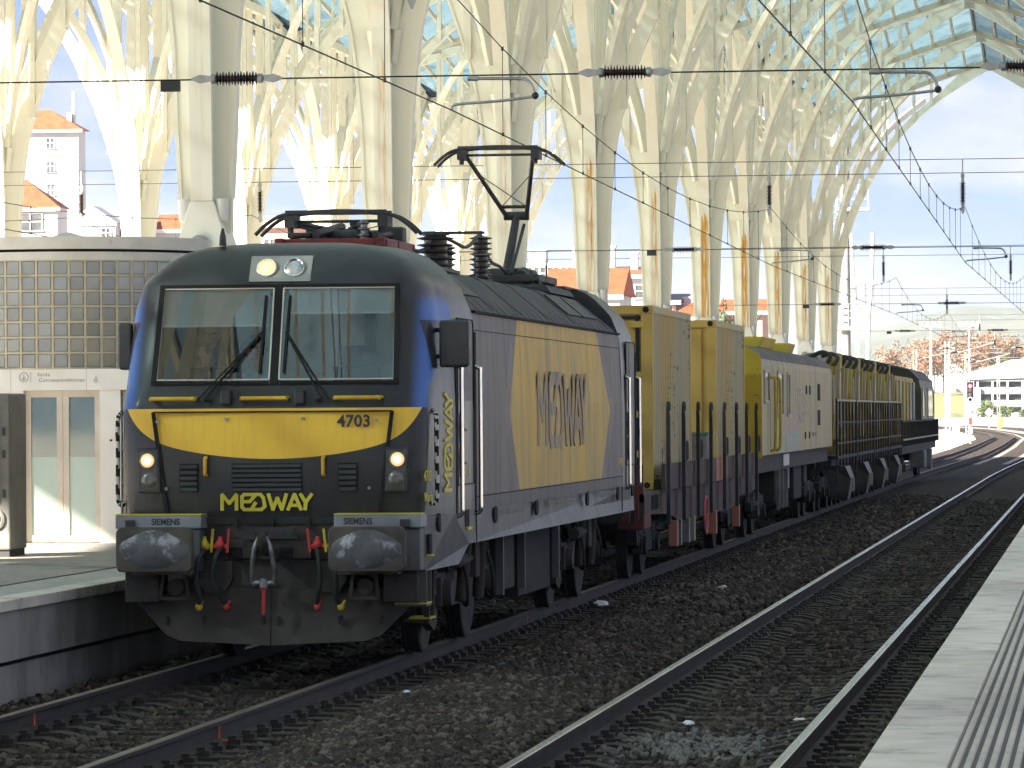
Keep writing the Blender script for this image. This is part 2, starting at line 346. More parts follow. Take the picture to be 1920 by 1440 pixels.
# loose ballast stones: one object, points carrying a stone each
def scatter(name, pts, rad, mat, seed, label, stretch=(0.65, 1.25)):
    rg = np.random.default_rng(seed); n = len(pts)
    me = bpy.data.meshes.new(name); me.vertices.add(n); me.vertices.foreach_set('co', np.asarray(pts, dtype=np.float32).ravel())
    a = me.attributes.new('turn', 'FLOAT_VECTOR', 'POINT'); a.data.foreach_set('vector', (rg.random((n, 3))*6.283).astype(np.float32).ravel())
    sc = np.asarray(rad)[:, None]*(stretch[0]+(stretch[1]-stretch[0])*rg.random((n, 3)))
    a = me.attributes.new('size', 'FLOAT_VECTOR', 'POINT'); a.data.foreach_set('vector', sc.astype(np.float32).ravel())
    a = me.attributes.new('pick', 'INT', 'POINT'); a.data.foreach_set('value', rg.integers(0, 5, n).astype(np.int32))
    o = obj(name, me); ng = bpy.data.node_groups.new(name, 'GeometryNodeTree')
    ng.interface.new_socket('Geometry', in_out='INPUT', socket_type='NodeSocketGeometry'); ng.interface.new_socket('Geometry', in_out='OUTPUT', socket_type='NodeSocketGeometry')
    N, L = ng.nodes, ng.links; gi = N.new('NodeGroupInput'); go = N.new('NodeGroupOutput'); ip = N.new('GeometryNodeInstanceOnPoints'); jn = N.new('GeometryNodeJoinGeometry')
    for k in range(5):
        ic = N.new('GeometryNodeMeshIcoSphere'); ic.inputs['Radius'].default_value = 1.0; ic.inputs['Subdivisions'].default_value = 1
        sp = N.new('GeometryNodeSetPosition'); ns = N.new('ShaderNodeTexNoise'); ns.noise_dimensions = '4D'; ns.inputs['W'].default_value = k*3.7+seed; ns.inputs['Scale'].default_value = 1.4
        vm = N.new('ShaderNodeVectorMath'); vm.operation = 'SUBTRACT'; vm.inputs[1].default_value = (0.5, 0.5, 0.5)
        vm2 = N.new('ShaderNodeVectorMath'); vm2.operation = 'SCALE'; vm2.inputs['Scale'].default_value = 1.5
        L.new(ns.outputs['Color'], vm.inputs[0]); L.new(vm.outputs[0], vm2.inputs[0]); L.new(vm2.outputs[0], sp.inputs['Offset']); L.new(ic.outputs['Mesh'], sp.inputs['Geometry'])
        sm = N.new('GeometryNodeSetMaterial'); sm.inputs['Material'].default_value = MATS[mat]; L.new(sp.outputs[0], sm.inputs[0])
        gt = N.new('GeometryNodeGeometryToInstance'); L.new(sm.outputs[0], gt.inputs[0]); L.new(gt.outputs[0], jn.inputs[0])
    def attr(nm, ty):
        q = N.new('GeometryNodeInputNamedAttribute'); q.data_type = ty; q.inputs['Name'].default_value = nm; return q.outputs['Attribute']
    er = N.new('FunctionNodeEulerToRotation'); L.new(attr('turn', 'FLOAT_VECTOR'), er.inputs[0])
    L.new(gi.outputs[0], ip.inputs['Points']); L.new(jn.outputs[0], ip.inputs['Instance']); ip.inputs['Pick Instance'].default_value = True
    L.new(attr('pick', 'INT'), ip.inputs['Instance Index']); L.new(er.outputs[0], ip.inputs['Rotation']); L.new(attr('size', 'FLOAT_VECTOR'), ip.inputs['Scale']); L.new(ip.outputs[0], go.inputs[0])
    md = o.modifiers.new('stones', 'NODES'); md.node_group = ng
    return tag(o, label, 'gravel', kind='stuff')
rg = np.random.default_rng(3); P = []; RD = []
for y0, y1, dens, r0 in ((28, 40, 330, 0.034), (40, 55, 190, 0.037), (55, 80, 80, 0.040), (80, 130, 22, 0.05)):
    n = int((y1-y0)*8.6*dens); xs = rg.uniform(-1.86, 6.35, n); ys = rg.uniform(y0, y1, n)
    hum = np.interp(xs, XB, ZB)
    prob = np.where(hum > -0.2, 1.0, 0.42)                       # heaped thick between the tracks, thin over the sleepers
    for c in (-0.93, 0.81, 3.56, 5.30): prob = np.where(np.abs(xs-c) < 0.10, 0.0, prob)
    ph = ((ys-27.0) % 0.6)/0.6; on = (ph > 0.05) & (ph < 0.42) & ((np.abs(xs+0.06) < 1.3) | (np.abs(xs-4.43) < 1.3)); prob = np.where(on, 0.05, prob)
    k = rg.random(n) < prob; xs, ys, hum = xs[k], ys[k], hum[k]; r = r0*rg.uniform(0.6, 1.35, len(xs))
    P.append(np.stack([xs, ys, hum+r*0.35], 1)); RD.append(r)
scatter('ballast_gravel', np.concatenate(P), np.concatenate(RD), 'ballast_stone', 2, 'brown grey broken ballast stone lying around the rails')
n = 420; xs = rg.normal(4.4, 0.40, n).clip(3.72, 5.15); ys = rg.normal(34.4, 0.75, n); r = rg.uniform(0.014, 0.034, n)
scatter('white_gravel', np.stack([xs, ys, np.full(n, -0.205)], 1), r, 'white_stone', 5, 'spill of white stones between the rails of the empty track')

# ---------------------------------------------------------------- tracks
def rail_mesh(name, off, fx, head, y0, y1, step=None):
    prof = [(-0.075, -0.172), (0.075, -0.172), (0.075, -0.160), (0.012, -0.140), (0.010, -0.045), (0.036, -0.034), (0.036, -0.006), (0.028, 0.0), (-0.028, 0.0), (-0.036, -0.006), (-0.036, -0.034), (-0.010, -0.045), (-0.012, -0.140), (-0.075, -0.160)]
    ys = [y0]+[y for y in YS if y0 < y < y1]+[y1]; n = len(prof); mb = MB()
    mb.add([(fx(y)+off+p[0], y, p[1]) for y in ys for p in prof], [])
    for i in range(len(ys)-1):
        for j in range(n):
            mb.k = 1 if j in (6, 7, 8) else 0
            mb.f.append((i*n+j, i*n+(j+1) % n, (i+1)*n+(j+1) % n, (i+1)*n+j)); mb.mi.append(mb.k)
    mb.k = 0; mb.f += [tuple(range(n)), tuple(reversed(range((len(ys)-1)*n, len(ys)*n)))]; mb.mi += [0, 0]
    return mb.mesh(name, ['rail_steel', head])
sl = MB()
prof = [(-1.30, -0.42), (1.30, -0.42), (1.30, -0.25), (1.22, -0.195), (0.62, -0.185), (0.45, -0.225), (-0.45, -0.225), (-0.62, -0.185), (-1.22, -0.195), (-1.30, -0.25)]
sl.prism(prof, 'y', -0.125, 0.125)
sl.mat(1)
for sx in (-0.87, 0.87):
    for d in (-1, 1):
        sl.box(sx+d*0.115-0.04, sx+d*0.115+0.04, -0.06, 0.06, -0.195, -0.15); sl.box(sx+d*0.085-0.03, sx+d*0.085+0.03, -0.035, 0.035, -0.16, -0.125)
SLEEP = sl.mesh('sleeper', ['sleeper', 'clip'])
for nm, fx, head, lab in (('T1', t1x, 'rail_head_dull', 'rusty track under the train'), ('T2', t2x, 'rail_head', 'empty track with shiny rails beside the pale platform edge')):
    tr = bpy.data.objects.new('railway_track', None); COL.objects.link(tr); tag(tr, lab, kind='structure')
    for s in (-1, 1): obj('rail', rail_mesh('rail', s*0.87, fx, head, -55, 700), tr)
    for i in range(170):
        y = 27.14+0.6*i; o = obj('sleeper', SLEEP, tr, loc=(fx(y)+random.uniform(-0.015, 0.015), y, random.uniform(-0.008, 0.006)), rot=(0, 0, random.uniform(-0.006, 0.006)))
# orange paint marks and litter beside the rails
pm('orange_paint', (0.62, 0.10, 0.02), rough=0.7); pm('litter_white', (0.75, 0.78, 0.80), rough=0.5); pm('litter_blue', (0.35, 0.50, 0.60), rough=0.4)
for i, (x, y, lab) in enumerate(((-0.93, 35.6, 'orange paint mark on the web of the far rail near the platform'), (0.81, 34.2, 'orange paint mark on the near rail ahead of the locomotive'), (0.81, 53.0, 'orange paint mark on the rail under the locomotive side'))):
    mk = MB(); mk.box(x+0.0125, x+0.018, y-0.03, y+0.02, -0.14, -0.045); mk.box(x+0.016, x+0.078, y-0.05, y+0.03, -0.158, -0.148)
    tag(mk.build('paint_mark', 'orange_paint'), lab, 'paint mark', 'orange marks on the rails')
def crumple(name, c, r, mat, lab):
    rr = random.Random(sum(map(ord, lab))); mb = MB(); mb.ball((0, 0, 0), 1.0, 7, 5)
    mb.v = [(v[0]*r*rr.uniform(0.6, 1.5), v[1]*r*rr.uniform(0.6, 1.5), v[2]*r*0.4*rr.uniform(0.4, 1.4)+r*0.3) for v in mb.v]
    return tag(mb.build(name, mat, loc=c), lab, 'litter', 'litter on the ballast')
crumple('litter', (5.95, 57.0, -0.20), 0.10, 'litter_blue', 'pale blue scrap of litter lying beside the shiny rail near the platform edge')
crumple('litter', (2.35, 62.0, -0.09), 0.07, 'litter_white', 'white scrap of paper on the ballast between the two tracks')
crumple('litter', (5.75, 47.5, -0.19), 0.09, 'sleeper', 'grey rag lying between the shiny rail and the platform')
crumple('litter', (1.10, 58.4, -0.17), 0.10, 'litter_white', 'white paper scrap beside the rail under the container wagon')
crumple('litter', (1.45, 39.5, -0.12), 0.035, 'litter_white', 'tiny white scrap on the ballast just ahead of the locomotive wheel')
crumple('litter', (4.15, 36.5, -0.19), 0.05, 'litter_white', 'white scrap between the rails of the empty track, nearer one')
crumple('litter', (5.0, 36.9, -0.19), 0.045, 'coping_pale', 'beige scrap between the rails of the empty track, close to the far rail')

# ---------------------------------------------------------------- platforms
PH = 0.72
pl = MB()
pl.prism([(-1.95, -0.6), (-1.95, 0.14), (-2.0, 0.14), (-2.0, 0.10), (-2.35, 0.10), (-2.35, -0.6)], 'y', -60, 222)   # lower plinth, set back
pl.prism([(-1.88, 0.19), (-1.88, PH-0.10), (-8.6, PH-0.10), (-8.6, -0.6), (-2.35, -0.6), (-2.35, 0.19)], 'y', -60, 222)
pl.mat(1); pl.box(-8.6, -2.72, -60, 222, PH-0.099, PH)
pb = tag(pl.build('platform', ['concrete', 'paving']), kind='structure')
CS = MB(); CS.box(-0.135, 0.135, 0.004, 5.996, -0.10, 0.0); CSM = CS.mesh('coping_slab', 'coping_pale')
CT = MB(); CT.box(-0.275, 0.275, 0.003, 2.997, -0.10, -0.003); CTM = CT.mesh('edge_tile', 'coping_stone')
for i in range(22):
    obj('coping_slab', CSM, pb, bevel=0.01, loc=(-1.995+0.02, 12+6*i, PH)); 
for i in range(40): obj('edge_tile', CTM, pb, loc=(-2.405, 24+3*i, PH-0.002))
pl = MB(); pl.box(6.42, 13.4, -60, 222, -0.6, PH-0.12); pl.mat(1); pl.box(7.32, 13.4, -60, 222, PH-0.119, PH-0.004); pl.box(6.33, 7.32, -60, 6, PH-0.119, PH-0.004); pl.box(6.33, 7.32, 138.2, 222, PH-0.119, PH-0.004)
pb2 = tag(pl.build('platform', ['concrete', 'paving']), kind='structure')
CS = MB(); CS.box(0, 0.385, 0.010, 5.990, -0.14, 0.0); CSM = CS.mesh('coping_slab', 'coping_pale')
for i in range(22): obj('coping_slab', CSM, pb2, bevel=0.012, loc=(6.33, 6.3+6*i, PH+random.uniform(-0.003, 0.002)))
TT = MB(); TT.box(0, 0.6, 0.003, 1.497, -0.11, -0.012)
TT.mat(1); TT.box(0.004, 0.596, 0.006, 1.494, -0.013, -0.009); TT.mat(0)
for i in range(11): TT.prism([(0.012+0.054*i, -0.010), (0.046+0.054*i, -0.010), (0.040+0.054*i, 0.001), (0.018+0.054*i, 0.001)], 'y', 0.012, 1.488)
TTM = TT.mesh('tactile_tile', ['tactile_stone', 'tactile_groove'])
for i in range(88): obj('tactile_tile', TTM, pb2, loc=(6.718, 6.3+1.5*i, PH-0.001))

# ---------------------------------------------------------------- branching steel columns and glazed roof
ROW_A, ROW_B, ROW_R, HS, LS, Y0 = -5.34, -20.58, 9.90, 7.62, 8.5, 65.6
OUT = [(0.0, 0.36), (4.6, 0.36), (5.4, 0.38), (6.4, 0.43), (7.5, 0.47), (8.6, 0.56), (9.3, 0.67), (9.8, 0.79), (10.7, 1.07), (11.3, 1.27), (12.7, 1.90), (14.2, 2.75), (15.3, 3.62), (16.2, 4.52), (17.0, 5.55), (17.7, 6.65), (18.25, 7.62)]
INN = [(8.3, 0.02), (9.3, 0.25), (9.8, 0.38), (10.7, 0.66), (11.3, 0.86), (12.7, 1.50), (14.2, 2.36), (15.3, 3.22), (16.2, 4.10), (17.0, 5.10), (17.75, 6.15), (18.62, 7.62)]
def inn(z): return lerp_tab(INN, z)
def zin(d):
    for (a, p), (c, q) in zip(INN, INN[1:]):
        if d <= q: return a+(c-a)*(d-p)/(q-p)
    return 18.6
def zout(d):
    for (a, p), (c, q) in zip(OUT, OUT[1:]):
        if d <= q and q > p: return a+(c-a)*max(0, d-p)/(q-p)
    return 18.2
def frame(half, top, thick, axis):
    """trunk web with two arms curving outwards; axis = the direction the arms reach"""
    mb = MB(); kz = (top-9.0)/(18.25-9.0)
    fz = lambda z: z if z < 9 else 9+(z-9)*kz
    fd = lambda z, d: d*(1+(half/HS-1)*max(0, z-9)/9.25)
    zs = [4.9, 5.4, 6.4, 7.5, 8.3]
    def put(poly, t):
        (mb.prism(poly, 'y', -t/2, t/2) if axis == 'x' else mb.prism(poly, 'x', -t/2, t/2))
    put([(-lerp_tab(OUT, z), fz(z)) for z in zs]+[(lerp_tab(OUT, z), fz(z)) for z in reversed(zs)], thick)
    z2 = [8.3, 8.8, 9.3, 9.8, 10.5, 11.3, 12.0, 12.7, 13.4, 14.2, 14.8, 15.3, 15.8, 16.2, 16.6, 17.0, 17.4, 17.75, 18.0, 18.25]
    for s in (-1, 1):
        L = [[], [], [], []]
        for z in z2:
            do, zz = fd(z, lerp_tab(OUT, z)), fz(z); di = fd(z, max(0.0, inn(z))) if z > 8.35 else 0.0
            t = thick*(1.0 if z < 12 else max(0.5, 1-(z-12)*0.09))
            zi = fz(min(z+ (0.0 if z < 17 else (z-17)*0.29), 18.62))
            q = [(s*di, -t/2, zi), (s*do, -t/2, zz), (s*do, t/2, zz), (s*di, t/2, zi)]
            L_ = q if axis == 'x' else [(p[1], p[0], p[2]) for p in q]
            for i in range(4): L[i].append(L_[i])
        loops = [[L[i][k] for i in range(4)] for k in range(len(z2))]
        mb.loft(loops)
        # lip along the outer edge
        lip = []
        for z in [5.4]+[6.4, 7.5]+z2:
            d, zz = fd(z, lerp_tab(OUT, z)), fz(z); t = thick*0.5+0.035
            q = [(s*(d-0.045), -t, zz+0.0), (s*(d+0.012), -t, zz), (s*(d+0.012), t, zz), (s*(d-0.045), t, zz)]
            lip.append(q if axis == 'x' else [(p[1], p[0], p[2]) for p in q])
        mb.loft(lip)
    return mb, fz, fd
fr_t, _, _ = frame(HS, 18.25, 0.20, 'x'); fr_l, FZ, FD = frame(LS, 15.7, 0.26, 'y')
ME_T = fr_t.mesh('cross_arch', 'steel_cream', 40); ME_L = fr_l.mesh('lengthwise_arch', 'steel_cream', 40)
sp = MB(); zz = [5.35, 6.4, 7.5, 8.2, 8.9, 9.4]
for s in (-1, 1):
    sp.loft([[(-0.158, s*(lerp_tab(OUT, z)+0.013), z), (0.158, s*(lerp_tab(OUT, z)+0.013), z), (0.158, s*(lerp_tab(OUT, z)+0.022), z), (-0.158, s*(lerp_tab(OUT, z)+0.022), z)] for z in zz])
ME_S = sp.mesh('spine_plate', 'spine_rust')
pn = MB(); pn.prism([(-0.36, PH), (0.36, PH), (0.36, 4.75), (0.17, 5.35), (-0.17, 5.35), (-0.36, 4.75)], 'y', -0.39, 0.39)
ME_P = pn.mesh('pedestal', 'steel_cream')
CH = lambda d: 16.12+0.335*d
cb = MB()
for s in (-1, 1): cb.prism([(0.0, CH(0)-0.17), (s*HS, CH(HS)-0.17), (s*HS, CH(HS)+0.17), (0.0, CH(0)+0.17)], 'y', -0.11, 0.11)
ME_C = cb.mesh('roof_beam', 'steel_cream')
lb = MB(); lb.box(-0.12, 0.12, -LS, LS, 15.72, 16.0); ME_LB = lb.mesh('valley_beam', 'steel_cream')
key = MB()
for s in (-1, 1): key.box(s*HS-0.16, s*HS+0.16, -0.14, 0.14, 18.2, 18.95)
ME_K = [p.mesh('apex_block', 'fin_cream') for p in key.pieces()]
dg = MB()
DGS = []
for sx, sy in ((-1, -1), (-1, 1), (1, -1), (1, 1)):
    mb = MB(); pts = smooth_pts([(0.1*sx, 0.1*sy, 8.6), (0.5*sx, 0.55*sy, 11.0), (1.35*sx, 1.6*sy, 13.4), (2.7*sx, 3.3*sy, 15.6), (4.4*sx, 5.4*sy, 17.2)], 4)
    for a_, b_ in zip(pts, pts[1:]): mb.beam(a_, b_, 0.13, 0.26)
    DGS.append(mb.mesh('diagonal_branch', 'fin_cream'))
def fin_mesh(z0, z1, wx, wy):
    mb = MB(); mb.loft([[(-wx/2, -wy/2, z0), (wx/2, -wy/2, z0), (wx/2, wy/2, z0), (-wx/2, wy/2, z0)], [(-wx*0.42, -wy*0.36, z1), (wx*0.42, -wy*0.36, z1), (wx*0.42, wy*0.36, z1), (-wx*0.42, wy*0.36, z1)]])
    return mb.mesh('fin', 'fin_cream')
FINS = [((0, 0), fin_mesh(8.2, 15.8, 0.20, 0.24))]
for i in range(1, 7):
    d = 0.82*i; z0 = zout(d)+0.06; z1 = CH(d)-0.1
    if z1-z0 > 0.15:
        me = fin_mesh(z0, z1, 0.16, 0.36); FINS += [((d, 0), me), ((-d, 0), me)]
for i in range(1, 8, 2):
    d = 0.95*i; z = 9.0
    while FD(z, inn(z)) < d and z < 18.3: z += 0.05
    z0 = FZ(z)-0.05
    if 15.8-z0 > 0.2:
        me = fin_mesh(z0, 15.85, 0.28, 0.12); FINS += [((0, d), me), ((0, -d), me)]
# second, closer set of hangers beside the arms (paired fins as on the real canopy)
for i in range(2, 4):
    d = 0.82*i+0.3; z0 = zin(d)+0.2; z1 = CH(d)-0.1
    if z1-z0 > 0.4:
        me = fin_mesh(z0, z1, 0.09, 0.14)
        for sy in (-1, 1): FINS += [((d, sy*(0.5+0.28*i)), me), ((-d, sy*(0.5+0.28*i)), me)]
pm('lamp_cup_white', (0.72, 0.73, 0.70), rough=0.4); pm('speaker_grey', (0.33, 0.33, 0.30), rough=0.6)
cup = MB(); cup.lathe([(0.075, 0), (0.09, 0.04), (0.105, 0.30), (0.112, 0.32), (0.10, 0.33)], (0, 0, 0), 'z', 14); ME_CUP = cup.mesh('lamp_cup', 'lamp_cup_white', 40)
spk = MB(); spk.lathe([(0.08, 0.10), (0.135, 0.06), (0.14, -0.02), (0.10, -0.06), (0.03, -0.07)], (0, 0, 0), 'y', 18); ME_SPK = spk.mesh('loudspeaker', 'speaker_grey', 40)
def column(x, k, label, group, detail=True, rust=0.0):
    t = thing('station_column', label, 'column', (x, Y0+17*k, 0), 0, group); t['kind'] = 'thing'
    obj('pedestal', ME_P, t, bevel=0.02); obj('cross_arch', ME_T, t); obj('lengthwise_arch', ME_L, t)
    o = obj('spine_plate', ME_S, t); o['rust'] = float(rust)
    obj('roof_beam', ME_C, t); obj('valley_beam', ME_LB, t); [obj('apex_block', me, t) for me in ME_K]
    for me in DGS: obj('diagonal_branch', me, t)
    for (dx, dy), me in FINS: obj('fin', me, t, loc=(dx, dy, 0))
    for sx in (-1, 1): obj('lamp_cup', ME_CUP, t, loc=(sx*0.27, -0.26, 5.05))
    return t
RUST = [0.10, 0.42, 0.38, 0.62, 0.58, 1.0, 0.9, 0.75, 0.7, 0.6]
for k in range(-4, 10):
    if k >= 0: lab = f'white branching steel column behind the train, {ORD[k]} along the row from the locomotive'
    else: lab = 'white branching steel column of the train platform, behind the viewer and out of view'
    c = column(ROW_A, k, lab, 'columns of the platform beside the train' if k >= 0 else 'columns out of view', rust=RUST[max(k, 0)])
    if k >= 0: obj('loudspeaker', ME_SPK, c, loc=(-0.02, -0.46, 4.72))
for k in range(1, 10):
    column(ROW_B, k, f'white branching steel column of the farther platform row, {ORD[k-1]} from the viewer', 'columns of the farther platform', rust=0.3)
for k in range(-4, 10):
    if k >= 5: column(ROW_R, k, f'white branching steel column, only its arms showing at top right, {ORD[k-5]} of five', 'columns of the viewer platform', rust=0.3)
    else: column(ROW_R, k, 'white branching steel column on the viewer platform, out of view beside the picture', 'columns out of view beside the picture', rust=0.3)

# glazing: each bay dips from one arch to half-way and rises to the next
pm('rafter_cream', (0.62, 0.61, 0.50), (0.52, 0.50, 0.41), rough=0.55, scale=1.0)
NP = 9
def zr(d, f): return CH(d)+0.24-0.85*(f if f < 0.5 else 1-f)*2
glass = {}
def pane_me(side, i, part):
    k = (side, i, part)
    if k not in glass:
        d0, d1 = HS*i/NP+0.012, HS*(i+1)/NP-0.012; f0, f1 = ((0.0, 0.2497), (0.2503, 0.4997), (0.5003, 0.7497), (0.7503, 1.0))[part]; q = []
        for dz in (0, 0.018): q += [(side*d0, 17*f0, zr(d0, f0)+dz), (side*d1, 17*f0, zr(d1, f0)+dz), (side*d1, 17*f1, zr(d1, f1)+dz), (side*d0, 17*f1, zr(d0, f1)+dz)]
        mb = MB(); mb.add(q, [(4, 5, 6, 7)]); mb.k = 1; n4 = [(0, 3, 2, 1), (0, 1, 5, 4), (1, 2, 6, 5), (2, 3, 7, 6), (3, 0, 4, 7)]; mb.f += n4; mb.mi += [1]*5; glass[k] = mb.mesh('glass_pane', ['roof_glass', 'glass_clear'])
    return glass[k]
def rafters(side):
    mb = MB()
    for i in range(NP+1):
        d = HS*i/NP*side
        for f0, f1 in ((0.0, 0.5), (0.5, 1.0)): mb.beam((d, 17*f0, zr(abs(d), f0)-0.06), (d, 17*f1, zr(abs(d), f1)-0.06), 0.09, 0.16)
    a, c = zr(0, 0.5), zr(HS, 0.5)
    mb.beam((0, 8.5, a-0.12), (side*HS, 8.5, c-0.12), 0.14, 0.2)
    return mb
RAF = {s: rafters(s).mesh('rafters', 'rafter_cream') for s in (-1, 1)}
SPANS = ((ROW_B, 'far canopy of glass and white rafters over the farther platform'), (ROW_A, 'glazed canopy with blue panes and cream rafters over the train platform'), (ROW_R, 'glazed canopy slope right of the ridge above the shiny track'))
for xr, lab in SPANS:
    roof = thing('glass_roof', lab, 'roof', (xr, 0, 0))
    rest = MB()
    for k in range(-4, 10):
        if k == 9: continue
        for s in ((-1,) if xr == ROW_R else (-1, 1)):
            o = obj('rafter_set', RAF[s], roof, loc=(0, Y0+17*k, 0))
            for i in range(NP):
                for part in range(4):
                    if k >= 3 and part < 2 and ((xr == ROW_A and s == 1) or (xr == ROW_R and s == -1 and k >= 6) or (xr == ROW_A and s == -1 and k < 6)):
                        obj('glass_pane', pane_me(s, i, part), roof, loc=(0, Y0+17*k, 0))
                    else:
                        me = pane_me(s, i, part); rest.add([(v.co.x, v.co.y+Y0+17*k, v.co.z) for v in me.vertices], [tuple(p.vertices) for p in me.polygons]); rest.mi[-len(me.polygons):] = [p.material_index for p in me.polygons]
    tag(rest.build('glass_panes', ['roof_glass', 'glass_clear'], roof), kind='stuff')
# ---------------------------------------------------------------- locomotive materials
YEL, NAVY, DARK = (0.90, 0.54, 0.028), (0.04, 0.13, 0.42), (0.011, 0.0115, 0.0135)
m, b = new_mat('loco_paint')
_x, _y, _z = coords(); _ax = _x.abs(); _gr = noise(2.2, 6, 0.65, (1.2, 1.2, 0.35))
_low = (_ax.pow(2.0)*0.12 + _ax.pow(10.0)*0.012) + 1.885
_grey = mixc(_gr.ramp(0.35, 0.7), (0.125, 0.122, 0.118), (0.085, 0.082, 0.078))
_front = 1.0 - (_y - (_z.ramp(2.3, 3.3)*0.95 + 0.17)).ramp(-0.012, 0.012)
_c = mixc(_front, _grey, DARK)
_c = mixc(_front*_z.gt(2.34)*_ax.ramp(1.21, 1.35), _c, NAVY)
_ym = _front*_z.gt(_low)*_z.lt(2.34)
_c = mixc(_ym, _c, mixc(noise(5, 6, 0.7, (4, 4, 0.25)).ramp(0.48, 0.8), YEL, (0.74, 0.44, 0.03)))
_c = mixc(_y.gt(0.42)*_y.lt(0.80)*_z.gt(2.69)*_z.lt(3.13), _c, (0.015, 0.016, 0.018))
_c = mixc(_z.ramp(3.24, 3.42), _c, mixc(_gr.ramp(0.3, 0.7), (0.022, 0.0235, 0.025), (0.033, 0.034, 0.034)))
_rain = noise(7, 6, 0.7, (1.5, 1.5, 0.10), off=6).ramp(0.52, 0.78)
_c = mixc(_rain*0.35, _c, mixc(0.6, _c, (0.09, 0.08, 0.065)))
_dust = noise(1.6, 7, 0.7, (1.5, 1.5, 0.8), off=4)
setc(b, mixc(_dust.ramp(0.6, 0.95)*0.18, _c, (0.13, 0.125, 0.115))); setv(b, 'Roughness', _dust*0.35 + 0.30); b.inputs['Coat Weight'].default_value = 0.25; b.inputs['Coat Roughness'].default_value = 0.2
m, b = new_mat('loco_livery')
_x, _y, _z = coords()
_hw = (_z - 2.3).abs()
_e0 = _hw*1.0 + 5.12; _e1 = 14.72 - _hw*1.25
_in = _y.gt(_e0)*_y.lt(_e1)*_z.gt(1.5); _bd = _y.gt(_e0 - 0.42)*_y.lt(_e1 + 0.5)*_z.gt(1.5)
_st = noise(3.0, 7, 0.68, (1, 1.3, 0.16)); _bl = noise(0.55, 5, 0.6, (1, 1, 0.8), off=2)
_base = mixc(_st.ramp(0.38, 0.68), (0.195, 0.165, 0.150), (0.125, 0.108, 0.098))
_c = mixc(_bd, _base, mixc(_bl.ramp(0.4, 0.6), (0.235, 0.19, 0.175), (0.14, 0.13, 0.128)))
_yy = mixc(_st.ramp(0.42, 0.72), mixc(_bl.ramp(0.35, 0.65), (0.56, 0.38, 0.095), (0.70, 0.42, 0.03)), (0.34, 0.26, 0.11))
_c = mixc(_in, _c, _yy)
_c = mixc(1.0 - _z.gt(1.49), _c, mixc(_st.ramp(0.4, 0.7), (0.125, 0.122, 0.118), (0.085, 0.083, 0.08)))
setc(b, mixc(noise(0.9, 6, 0.7, (1, 1.2, 0.5), off=7).ramp(0.52, 0.75)*0.4, _c, (0.15, 0.14, 0.13))); b.inputs['Roughness'].default_value = 0.55; b.inputs['Specular IOR Level'].default_value = 0.3
pm('loco_grey', (0.115, 0.112, 0.107), (0.078, 0.075, 0.071), rough=0.5, scale=1.5, stretch=(1, 1, 0.4), c3=(0.10, 0.09, 0.075), s3=3, lo3=0.58, hi3=0.8)
pm('loco_roof', (0.026, 0.0275, 0.029), (0.039, 0.040, 0.040), rough=0.6, scale=1.3, c3=(0.075, 0.07, 0.062), s3=2.5, lo3=0.6, hi3=0.85)
pm('loco_black', (0.022, 0.023, 0.025), (0.034, 0.034, 0.034), rough=0.45, scale=4)
pm('seam_black', (0.008, 0.008, 0.008), rough=0.9)
pm('under_grime', (0.060, 0.050, 0.040), (0.038, 0.032, 0.027), rough=0.85, scale=3, c3=(0.095, 0.075, 0.055), s3=5, lo3=0.55, hi3=0.8, bmp=0.2, bscale=40)
pm('under_dark', (0.030, 0.027, 0.024), (0.020, 0.018, 0.016), rough=0.85, scale=3)
pm('plow_brown', (0.068, 0.056, 0.044), (0.045, 0.038, 0.031), rough=0.8, scale=1.6, c3=(0.09, 0.075, 0.06), s3=3, lo3=0.5, hi3=0.8)
pm('buffer_face', (0.135, 0.135, 0.135), (0.085, 0.085, 0.085), rough=0.5, metal=0.4, scale=4, lo=0.35, hi=0.6, c3=(0.34, 0.34, 0.35), s3=5.5, lo3=0.52, hi3=0.64)
pm('buffer_rim', (0.085, 0.07, 0.055), (0.055, 0.045, 0.036), rough=0.75, scale=5)
pm('loco_yellow', (0.74, 0.45, 0.02), (0.60, 0.35, 0.02), rough=0.45, scale=6)
pm('lime_yellow', (0.62, 0.52, 0.03), rough=0.5); pm('letter_black', (0.03, 0.03, 0.032), rough=0.5)
pm('letter_faded', (0.20, 0.165, 0.125), (0.33, 0.23, 0.125), rough=0.55, scale=3.5, stretch=(1, 1, 0.4), lo=0.3, hi=0.6); pm('letter_pale', (0.30, 0.28, 0.20), rough=0.6)
pm('hose_red', (0.55, 0.035, 0.03), (0.40, 0.03, 0.025), rough=0.5, scale=8); pm('hose_yellow', (0.60, 0.45, 0.03), rough=0.5); pm('rubber', (0.022, 0.021, 0.020), rough=0.7)
pm('steel_bare', (0.30, 0.30, 0.30), (0.16, 0.155, 0.15), rough=0.4, metal=0.8, scale=8); pm('chrome', (0.75, 0.75, 0.74), rough=0.15, metal=1.0)
pm('stripe_white', (0.55, 0.53, 0.48), rough=0.5); pm('panto_black', (0.030, 0.031, 0.031), (0.045, 0.044, 0.042), rough=0.6, scale=5); pm('panto_red', (0.20, 0.022, 0.018), (0.12, 0.018, 0.015), rough=0.6, scale=5)
pm('insulator_dark', (0.045, 0.038, 0.036), rough=0.3); pm('cab_beige', (0.74, 0.69, 0.55), (0.64, 0.59, 0.47), rough=0.7, scale=3); pm('cab_dark', (0.045, 0.045, 0.045), rough=0.7); pm('blind_grey', (0.66, 0.67, 0.66), (0.58, 0.59, 0.58), rough=0.8, scale=2); pm('cab_white', (0.85, 0.85, 0.83), rough=0.7)
